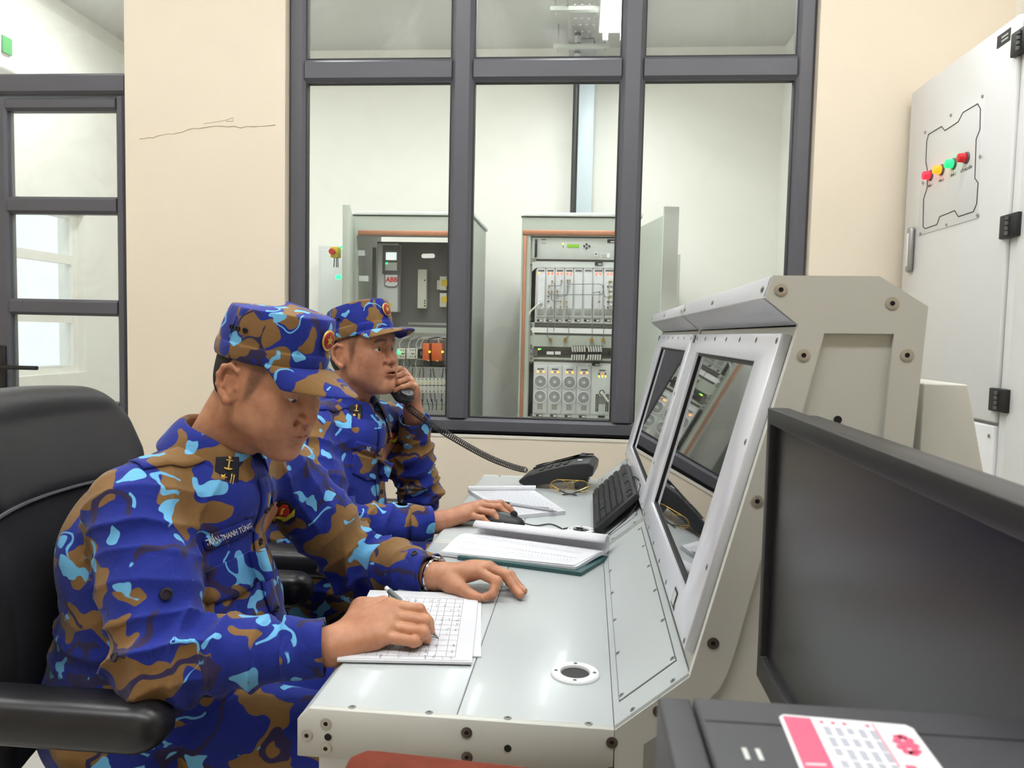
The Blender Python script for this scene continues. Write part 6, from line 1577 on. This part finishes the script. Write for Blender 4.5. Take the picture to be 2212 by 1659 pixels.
    # collar: a band round the neck folding outwards, longer at the front points
    nd = np.array(cfg['neck_dir']); nk = np.array(cfg['neck']); fw = np.array(cfg['front'], float); fw -= nd*(fw@nd); fw /= np.linalg.norm(fw); lf = np.cross(nd, fw)
    P = []
    for i in range(49):
        t = -2.90+5.80*i/48; th = t+math.pi; dirn = fw*math.cos(th)+lf*math.sin(th); fr_ = sstep(1.7, 2.6, abs(t)); row = []
        r0 = .063+.006*math.cos(th); bk = 1-fr_
        prof = [(r0+.002, -.012), (r0, .012), (r0+.0015, .030*bk+.014*fr_+.004), (r0+.007, .036*bk+.020*fr_+.003), (r0+.014, .030*bk+.016*fr_), (r0+.022+.008*fr_, .012*bk+.002*fr_), (r0+.029+.020*fr_, -.008-.026*fr_), (r0+.034+.034*fr_, -.022-.052*fr_)]
        for rr, hh in prof: row.append(tuple(nk+dirn*rr+nd*(hh+cfg['collar_lift'])))
        P.append(row)
    co = link('collar', MB().grid(P).mesh(smooth=True), camo, jk); m_ = co.modifiers.new('thickness', 'SOLIDIFY'); m_.thickness = .0028; m_.offset = 0
    m_ = co.modifiers.new('smooth', 'SUBSURF'); m_.levels = 1; m_.render_levels = 1
    cap = build_cap(body, rot_from(cfg['yaw'], cfg['pitch']-cfg.get('cap_tilt', 0)), H+np.array(cfg.get('cap_shift', (0, 0, 0))), camoC, hs, cfg['droop'])
    return dict(body=body, jacket=jk, bvh=bv, collar=co, collar_grid=P, cap=cap, R=R_, H=H, cfg=cfg)
A3 = lambda px, py, Y: tuple(at(px, py, Y))
camoA = camo_mat('blue_camouflage', (0, 0, 0)); camoB = camo_mat('blue_camouflage_far', (3.7, 1.3, 2.1)); camoC = camo_mat('blue_camouflage_cap', (1.7, 6.3, 4.1), 1.7)
skinA = skin_mat('tan_skin', (206, 150, 116), (172, 112, 82)); skinB = skin_mat('tan_skin_far', (200, 144, 112), (164, 106, 80))
m_hair = M('cropped_black_hair', (30, 28, 28), rough=.7, var=.4, vscale=300, bump=.6, bscale=900)
# ---- the nearer man, writing
wrA, wlA = at(722, 1394, 1.135), at(940, 1244, 1.455)
JA = dict(chest=(-.70, 1.315, .86), belly=(-.715, 1.31, .70), pelvis=(-.755, 1.31, .555), shR=(-.700, 1.160, .955), shL=(-.585, 1.480, .955), elR=tuple(at(352, 1425, 1.075)), elL=(-.455, 1.56, .765),
          wrR=tuple(wrA), wrL=tuple(wlA), knR=(-.34, 1.20, .560), knL=(-.33, 1.44, .560), anR=(-.36, 1.20, .10), anL=(-.34, 1.46, .10))
kn = [at(846, 1312, 1.205), at(852, 1342, 1.185), at(850, 1372, 1.168), at(842, 1400, 1.155)]
pip = [at(908, 1314, 1.202), at(915, 1347, 1.182), at(914, 1382, 1.166), at(908, 1412, 1.153)]
for i, (yy, zz) in enumerate(((1.190, .8055), (1.1745, .7935), (1.158, .7825), (1.1415, .7735))):
    kn[i][1:] = (yy+.004, zz+.003); pip[i][1:] = (yy, zz); kn[i][0] -= .004*max(0, i-1)
    pip[i][0] += (.0, .004, .001, -.008)[i]
fgr = []
for i in range(4):
    p = pip[i]
    if i == 0: d, t = p+V3(.016, -.002, -.018), p+V3(.019, .004, -.034)
    else: d, t = p+V3(.003, .014, -.019), p+V3(-.015, .022, -.021)
    t[2] = max(t[2], .7665); d[2] = max(d[2], .7675); fgr.append([kn[i], p, d, t])
thR = [kn[0]+V3(-.050, .012, -.012), kn[0]+V3(-.018, .028, -.008), kn[0]+V3(.018, .030, -.014), kn[0]+V3(.044, .020, -.026)]
handAR = (wrA, wrA+(np.array(JA['elR'])-wrA)*.35, kn, fgr, thR, .05, .0016, 1.0)
knl = [at(1034, 1236, 1.430), at(1052, 1228, 1.452), at(1058, 1226, 1.474), at(1054, 1230, 1.494)]
fgl = [[knl[0], at(1073, 1256, 1.412), at(1064, 1284, 1.398), at(1045, 1299, 1.392)], [knl[1], at(1094, 1243, 1.445), at(1114, 1273, 1.428), at(1124, 1296, 1.416)],
       [knl[2], at(1102, 1243, 1.466), at(1121, 1268, 1.450), at(1131, 1288, 1.438)], [knl[3], at(1088, 1243, 1.495), at(1100, 1262, 1.483), at(1106, 1278, 1.475)]]
thL = [at(975, 1262, 1.425), at(1000, 1275, 1.405), at(1020, 1288, 1.396), at(1033, 1298, 1.392)]
for c in fgl+[thL]:
    for p in c: p[2] = max(p[2], .7605)
handAL = (wlA, wlA+(np.array(JA['elL'])-wlA)*.35, knl, fgl, thL)
torsoA = [((-.625, 1.312, .955), (.075, .115, .070), .04), ((-.715, 1.315, .87), (.135, .195, .15), .05), ((-.715, 1.31, .72), (.185, .205, .19), .06), ((-.745, 1.31, .56), (.180, .215, .13), .06), ((-.80, 1.315, .86), (.09, .17, .13), .05)]
cfgA = dict(hs=.93, droop=.26, H=(-.544, 1.30, 1.153), yaw=-.27, pitch=.33, neck=(-.655, 1.315, 1.015), neck_r=.057, neck_dir=np.array((.36, 0, .93)), front=(1, 0, -.2), mouth=0.0, lid=(-.12, -.62), jowl=.5, gaze=(-.30, .40), J=JA, hands=[handAR, handAL],
            torso=torsoA, trunk=[((-.755, 1.31, .60), (-.70, 1.31, .585), .18, .16, .05)], sleeve=(.071, .068, .066, .056, .041), cuff_back=dict(R=.018, L=.012), cuff_button=dict(R=-.35, L=2.0), collar_lift=.022, cut=[((-.7, 1.3, .44), (0, 0, 1))],
            skin=skinA, hair=m_hair, camo=camoA, label='man in blue camouflage and cap bent over the desk writing with a pen', cap_tilt=.07, cap_shift=(0, 0, .008))
PA = person(cfgA)
# ---- the farther man, on the telephone
wrB, wlB = at(945, 1128, 1.935), at(893, 893, 2.165)
JB = dict(chest=(-.665, 2.09, .87), belly=(-.69, 2.08, .70), pelvis=(-.72, 2.06, .555), shR=(-.705, 1.925, .975), shL=(-.555, 2.265, .965), elR=(-.605, 1.835, .760), elL=tuple(at(905, 1065, 2.27)),
          wrR=tuple(wrB), wrL=tuple(wlB), knR=(-.32, 1.95, .560), knL=(-.30, 2.20, .560), anR=(-.33, 1.95, .10), anL=(-.31, 2.22, .10))
kb_ = [at(1046, 1089, 2.005), at(1038, 1093, 1.982), at(1026, 1101, 1.962), at(1010, 1112, 1.944)]
fb_ = [[kb_[0], at(1082, 1088, 2.012), at(1100, 1098, 2.010), at(1110, 1108, 2.006)], [kb_[1], at(1078, 1096, 1.986), at(1098, 1113, 1.982), at(1106, 1126, 1.978)],
       [kb_[2], at(1064, 1108, 1.958), at(1081, 1128, 1.950), at(1087, 1142, 1.944)], [kb_[3], at(1042, 1120, 1.938), at(1057, 1133, 1.932), at(1063, 1144, 1.930)]]
tb_ = [at(985, 1118, 2.000), at(1010, 1117, 2.020), at(1040, 1115, 2.030), at(1062, 1116, 2.030)]
for c in fb_+[tb_]:
    for p in c: p[2] = max(p[2], .7605)
handBR = (wrB, wrB+(np.array(JB['elR'])-wrB)*.35, kb_, fb_, tb_)
# the left hand wraps the receiver: knuckles behind it, finger tips in front
hs0, hs1 = V3(-.478, 2.075, 1.072), V3(-.582, 2.185, 1.170)     # receiver axis: mouth end, ear end
ha = (hs1-hs0)/np.linalg.norm(hs1-hs0)
kl_, fl_ = [], []
for i in range(4):
    c = hs0+ha*(.108-.024*i)+V3(0, 0, .0)
    k_ = c+V3(.040, .030, .002); p1 = c+V3(.036, -.006, .012); p2 = c+V3(.018, -.030, .006); p3 = c+V3(-.002, -.032, -.004)
    kl_.append(k_); fl_.append([k_, p1, p2, p3])
tl_ = [wlB+V3(-.012, .010, .045), hs0+ha*.085+V3(-.020, .040, .0), hs0+ha*.11+V3(-.030, .034, .0), hs0+ha*.135+V3(-.034, .024, .0)]
handBL = (wlB, wlB+(np.array(JB['elL'])-wlB)*.35, kl_, fl_, tl_)
torsoB = [((-.600, 2.085, .965), (.075, .115, .070), .04), ((-.68, 2.09, .88), (.135, .19, .15), .05), ((-.69, 2.08, .73), (.170, .20, .18), .06), ((-.71, 2.06, .56), (.180, .21, .13), .06), ((-.76, 2.09, .86), (.09, .17, .13), .05)]
cfgB = dict(hs=.91, droop=.10, H=(-.598, 2.08, 1.183), yaw=-.40, pitch=-.11, neck=(-.640, 2.10, 1.030), neck_r=.057, neck_dir=np.array((.20, -.02, .98)), front=(1, -.25, -.1), mouth=.0032, lid=(.26, -.36), jowl=.2, gaze=(-.02, .02), J=JB, hands=[handBR, handBL],
            torso=torsoB, trunk=[((-.72, 2.06, .60), (-.66, 2.06, .585), .17, .16, .05)], sleeve=(.069, .066, .062, .055, .042), cuff_back=dict(R=.018, L=.020), cuff_button=dict(R=-.9, L=2.6), collar_lift=.016, cut=[((-.7, 2.0, .44), (0, 0, 1))],
            skin=skinB, hair=m_hair, camo=camoB, label='man in blue camouflage and cap talking on the telephone with a hand on the mouse', cap_tilt=.07, cap_shift=(0, 0, .010))
PB = person(cfgB)
# ------------------------------------------------------------------ uniform details, pen, watch, receiver and cord
def dress(P, name_text, tag_px, tag_Y, tag_u, tag_v, emb_px, emb_Y, pocket, ep, flip=1):
    bv, jk, cfg = P['bvh'], P['jacket'], P['cfg']; camo = cfg['camo']
    cam_d = lambda p: (np.array(p)-CAM)/np.linalg.norm(np.array(p)-CAM)
    # name strip on the chest
    o = at(*tag_px, tag_Y); d = cam_d(o)*.6+np.array(cfg['inward'])*.4; d /= np.linalg.norm(d)
    tg = patch(bv, o, tag_u, tag_v, d, [(-.042, -.0125), (.042, -.0125), (.042, .0125), (-.036, .0125), (-.042, .006)], .0018, .0016, 'name_strip', camo, jk, label='camouflage name strip with white lettering')
    lettering_on(bv, o, tag_u, tag_v, d, name_text, .0155, m_white_thread, tg, .0042, .0004, .52)
    # pocket flap under it
    o2 = at(*pocket[0], tag_Y-.0); d2 = cam_d(o2)*.6+np.array(cfg['inward'])*.4
    fl = patch(bv, o2, tag_u, tag_v, d2, pocket[1], .0020, .0022, 'pocket_flap', camo, jk)
    # sleeve and chest emblem on the far breast
    o3 = at(*emb_px, emb_Y); d3 = cam_d(o3); s = .022
    em = patch(bv, o3, (1, 0, .15), (0, 0, 1), d3, [(-s, -s*.9), (s, -s*.9), (s*1.1, s*.1), (s*.45, s*.95), (-s*.2, s*1.1), (-s*.8, s*.6)], .0018, .0014, 'breast_emblem', m_embk, jk, n=6, label='yellow and red shield emblem on black')
    patch(bv, o3, (1, 0, .15), (0, 0, 1), d3, [(-s*.9, -s*.75), (s*.2, -s*.7), (s*.95, -s*.35), (s*1.0, s*.25), (s*.5, -s*.1), (0, -s*.25), (-s*.7, -s*.2)], .0032, .0008, 'emblem_wing', m_emby, em, n=5)
    patch(bv, o3, (1, 0, .15), (0, 0, 1), d3, [(-s*.5, -s*.2), (s*.2, -s*.3), (s*.6, s*.1), (s*.45, s*.65), (0, s*.8), (-s*.4, s*.55)], .0042, .0008, 'emblem_shield', m_embr, em, n=5)
    patch(bv, o3, (1, 0, .15), (0, 0, 1), d3, [(-s*.30, -s*.05), (-s*.02, -s*.1), (s*.02, s*.25), (s*.25, s*.45), (-s*.1, s*.5), (-s*.25, s*.2)], .0052, .0006, 'emblem_figure', m_emby, em, n=4)
    # shoulder strap
    a, b = np.array(ep[0]), np.array(ep[1]); u = b-a; L = np.linalg.norm(u); u /= L; v = np.cross((0, 0, 1), u)
    st = patch(bv, (a+b)/2, u, v, (0, 0, -1), [(-L/2, -.024), (L/2, -.021), (L/2+.008, 0), (L/2, .021), (-L/2, .024)], .0022, .0026, 'shoulder_strap', camo, jk, n=12)
    return tg
cfgA['inward'] = (-.6, .75, 0); cfgB['inward'] = (-.7, .6, 0)
tA = dress(PA, 'TRẦN THANH TÙNG', (498, 1158), 1.20, (.80, .30, .26), (-.2, 0, 1), (612, 1106), 1.36, ((505, 1245), [(-.062, -.028), (0, -.040), (.062, -.028), (.062, .024), (-.062, .024)]), (np.array(JA['shR'])+(.005, -.005, .1), (-.635, 1.245, 1.08)))
tB = dress(PB, 'NG', (808, 972), 1.93, (.75, .45, -.28), (.1, 0, 1), (846, 945), 2.12, ((815, 1010), [(-.055, -.03), (0, -.04), (.055, -.03), (.055, .022), (-.055, .022)]), (np.array(JB['shR'])+(.005, -.005, .1), (-.625, 2.03, 1.10)))
# placket with buttons down the front of both jackets
for P, c0, fr3, zs in ((PA, (-.70, 1.315), Vector((1, -.06, 0)).normalized(), (.985, .93, .87, .81, .75)), (PB, (-.67, 2.09), Vector((.93, -.30, 0)).normalized(), (.99, .93, .87, .81, .76))):
    bv, jk, cm = P['bvh'], P['jacket'], P['cfg']['camo']; sd = Vector((-fr3.y, fr3.x, 0)); Pg = []
    for z in np.linspace(zs[0], zs[-1], 26):
        Pg.append([project(bv, Vector((c0[0], c0[1], z))+fr3*.35+sd*w_, -fr3, .003)[0] for w_ in (-.018, -.007, .007, .018)])
    pk = link('placket', MB().grid(Pg).mesh(smooth=True), cm, jk); m_ = pk.modifiers.new('thickness', 'SOLIDIFY'); m_.thickness = .0025
    for z in zs[1:]:
        p, n = project(bv, Vector((c0[0], c0[1], z))+fr3*.35, -fr3, .006); button(jk, p, n, .0062)
# collar patches: navy rhombus with anchor, star and bars, on the near side of each collar
def collar_badge(P, i0, K=1.5):
    patch = lambda bv, o, u, v, d, poly, *r, **kw: globals()['patch'](bv, o, u, v, d, [(p[0]*K, p[1]*K) for p in poly], *r, **kw)
    G = P['collar_grid']; bmv, bmf = [], []
    ob = P['collar']; dg = bpy.context.evaluated_depsgraph_get(); dg.update(); me = ob.evaluated_get(dg).to_mesh()
    bv = BVHTree.FromPolygons([WM[ob] @ v.co for v in me.vertices], [tuple(p.vertices) for p in me.polygons])
    a = Vector(G[i0][6])*.3+Vector(G[i0][5])*.7; nb = Vector(G[i0+1][6])*.3+Vector(G[i0+1][5])*.7; u = (nb-a).normalized(); v = (Vector(G[i0][4])-Vector(G[i0][7])).normalized()
    nrm = u.cross(v).normalized(); 
    if nrm.dot(Vector(CAM)-a) < 0: nrm = -nrm
    d = -nrm
    bx = patch(bv, a, v, u, d, [(-.024, -.014), (.018, -.018), (.024, .014), (-.018, .018)], .0012, .0012, 'collar_patch', m_navy, P['jacket'], n=6, label='navy collar patch with gold anchor and star')
    k = 1.0
    patch(bv, a-v*.009*K-u*.004*K, v, u, d, star_poly(.0052*k), .0030, .0012, 'collar_star', m_gold2, bx, n=4)
    for s in (.0065, .010): patch(bv, a-v*.010*K+u*s*K, v, u, d, [(-.010, -.0008), (.010, -.0008), (.010, .0008), (-.010, .0008)], .0030, .0010, 'collar_bar', m_gold2, bx, n=4)
    c = a+v*.011*K
    patch(bv, c, v, u, d, [(-.008, -.0011), (.007, -.0011), (.007, .0011), (-.008, .0011)], .0030, .0014, 'anchor_shank', m_gold2, bx, n=4)
    patch(bv, c, v, u, d, [(.004, -.0045), (.0058, -.0045), (.0058, .0045), (.004, .0045)], .0030, .0014, 'anchor_stock', m_gold2, bx, n=4)
    patch(bv, c, v, u, d, [(-.0065+.0, 0)]+[(-.0035-.0045*math.cos(t)-.001, .0065*math.sin(t)) for t in np.linspace(-1.3, 1.3, 9)]+[(-.005, .004), (-.0062, 0), (-.005, -.004)], .0030, .0014, 'anchor_arms', m_gold2, bx, n=4)
    patch(bv, c+v*.0085*K, v, u, d, [(.0022*math.cos(t), .0022*math.sin(t)) for t in np.linspace(0, 2*math.pi, 11)[:-1]], .0030, .0014, 'anchor_ring', m_gold2, bx, n=4)
    ob.evaluated_get(dg).to_mesh_clear()
collar_badge(PA, 43, 1.2); collar_badge(PB, 43, 1.05)
# sleeve tab button on the near upper arm, back tab button
for px, py, Y in ((358, 1283, 1.0), (250, 1420, 1.1)):
    o = at(px, py, Y); d = (o-CAM)/np.linalg.norm(o-CAM); p, n = project(PA['bvh'], o-d*.3, d, .0012); button(PA['jacket'], p, n, .0095 if px > 300 else .007)
# pen in the writing hand
pe = thing('writing_pen', 'grey and white click pen in the writing hand', 'pen', tuple(at(948, 1369, 1.197)))
tip = Vector((*at(948, 1369, 1.197)[:2], DZ+.0078)); end = Vector(at(826, 1262, 1.283)); ax = (end-tip).normalized()
m_pengrey = M('pen_grey', (104, 112, 108), rough=.4); m_penwhite = M('pen_white', (236, 236, 230), rough=.3)
MB().cyl(tip, tip+ax*.010, .0008, .0022, n=12).part('point', m_steel, pe, smooth=True)
MB().cyl(tip+ax*.010, tip+ax*.045, .0026, .0048, n=14).part('grip', m_pengrey, pe, smooth=True)
MB().cyl(tip+ax*.045, tip+ax*.100, .0048, .0050, n=14).part('barrel', m_penwhite, pe, smooth=True)
MB().cyl(tip+ax*.100, tip+ax*.134, .0052, .0050, n=14).part('upper_barrel', m_pengrey, pe, smooth=True)
MB().cyl(tip+ax*.134, tip+ax*.144, .0040, .0038, n=12).part('click_button', m_penwhite, pe, bevel=.001)
sd = ax.cross(Vector((0, 1, 0))).normalized(); MB().tube([tip+ax*.132+sd*.0052, tip+ax*.130+sd*.0078, tip+ax*.10+sd*.0074], .0012, n=6).part('clip', m_pengrey, pe, smooth=True)
# wrist watch under the left cuff
wt = thing('wristwatch', 'steel wristwatch just below the left cuff of the writing man', 'watch', tuple(wlA))
u = (np.array(JA['elL'])-wlA); u /= np.linalg.norm(u); e1 = np.cross(u, (0, 0, 1)); e1 /= np.linalg.norm(e1); e2 = np.cross(e1, u); wc = wlA+u*.004
MB().tube([tuple(wc+e1*.0300*math.cos(t)+e2*.0300*math.sin(t)) for t in np.linspace(0, 2*math.pi, 33)[:-1]], .0040, n=8, closed=True).part('bracelet', m_chrome, wt, smooth=True)
dd = e1*.35+e2*.94; dd /= np.linalg.norm(dd); MB().cyl(tuple(wc+dd*.029), tuple(wc+dd*.0365), .0155, .0145, n=24).part('watch_case', m_chrome, wt, bevel=.001); MB().cyl(tuple(wc+dd*.0365), tuple(wc+dd*.0370), .0125, n=24).part('dial', M('watch_dial', (210, 214, 210), rough=.2), wt)
# telephone receiver with coiled cord
rc = thing('telephone_receiver', 'black telephone receiver held to the far ear', 'telephone', tuple(hs0))
hsd = Vector(np.cross(ha, (0, 0, 1))).normalized(); face = Vector(ha).cross(hsd).normalized()
if face.dot(Vector((-1, -.6, .3))) < 0: face = -face
P_ = []
for i in range(25):
    k = i/24; c = Vector(hs0)+Vector(ha)*(-.030+.215*k); bow = -.014*math.sin(math.pi*k); endf = min(1, min(k, 1-k)/.07); e = math.sqrt(max(0, 1-(1-endf)**2))
    thick = .0105+.006*(math.exp(-((k-.10)/.11)**2)+math.exp(-((k-.90)/.11)**2)); wid = .0200+.004*(math.exp(-((k-.10)/.12)**2)+math.exp(-((k-.9)/.12)**2)); row = []
    for q in range(21):
        t = 2*math.pi*q/20; cc, ss = math.cos(t), math.sin(t)
        row.append(tuple(c+face*(bow+.012*math.cos(2*math.pi*k)**3*.6)+hsd*wid*e*math.copysign(abs(cc)**.75, cc)+face*thick*e*math.copysign(abs(ss)**.75, ss)))
    P_.append(row)
MB().grid(P_).part('handle', m_blackpl, rc, smooth=True)
mc_ = Vector(hs0)-Vector(ha)*.008+face*.022; MB().cyl(mc_-face*.008, mc_+face*.001, .0195, .0180, n=24).part('mouthpiece', m_blackpl, rc, smooth=True)
for k in range(5): MB().cyl(mc_+face*.0008+hsd*(.007*math.cos(k*1.257))+Vector(ha)*.007*math.sin(k*1.257), mc_+face*.0014+hsd*(.007*math.cos(k*1.257))+Vector(ha)*.007*math.sin(k*1.257), .0014, n=8).part('mouth_hole', m_pit, rc)
cs = Vector(hs0)-Vector(ha)*.028; ce = Vector(at(1140, 1016, 2.50))
path = smooth_path([cs, Vector(at(874, 866, 2.085)), Vector(at(888, 884, 2.10)), Vector(at(935, 918, 2.17)), Vector(at(1000, 958, 2.27)), Vector(at(1060, 990, 2.37)), Vector(at(1110, 1009, 2.45)), ce], 12)
L_ = [0]
for a, b in zip(path[:-1], path[1:]): L_.append(L_[-1]+(Vector(b)-Vector(a)).length)
tot = L_[-1]; pitch_ = .0085; nturn = int(tot/pitch_); pts_ = []; s0 = .055
for i in range(nturn*9):
    s_ = tot*i/(nturn*9); j_ = int(np.searchsorted(L_, s_, 'right'))-1; j_ = min(j_, len(path)-2); f_ = (s_-L_[j_])/max(L_[j_+1]-L_[j_], 1e-9); p = Vector(path[j_]).lerp(Vector(path[j_+1]), f_)
    t_ = (Vector(path[j_+1])-Vector(path[j_])).normalized(); a_ = t_.cross(Vector((0, 0, 1))).normalized(); b_ = a_.cross(t_); r_ = .0090*float(sstep(s0*.55, s0, s_))*(1-float(sstep(tot-.012, tot, s_)))
    th = 2*math.pi*i/9; pts_.append(p+a_*r_*math.cos(th)+b_*r_*math.sin(th))
MB().tube(pts_, .0015, n=5).part('coiled_cord', m_wire, rc, smooth=True)
# finger nails of the visible finger tips
m_nail = M('finger_nail', (214, 164, 140), rough=.25)
for tip_, prev_, up_ in ((thL[3], thL[2], (-.1, -.7, .7)), (fgl[1][3], fgl[1][2], (.6, -.3, .6)), (fgl[2][3], fgl[2][2], (.6, -.3, .6)), (fgl[0][3], fgl[0][2], (.5, -.6, .2))): nail(PA['body'], tip_, prev_, up_, m_nail, .8)
for c in fb_: nail(PB['body'], c[3], c[2], (.5, -.2, .8), m_nail, .75)
# ------------------------------------------------------------------ at most thing > part > sub-part
for o in list(SC.objects):
    chain = []; q = o
    while q is not None: chain.append(q); q = q.parent
    if len(chain) > 3:
        part_ = chain[-2]; o.parent = part_; o.matrix_parent_inverse = WM[part_].inverted(); o.matrix_basis = WM[o]
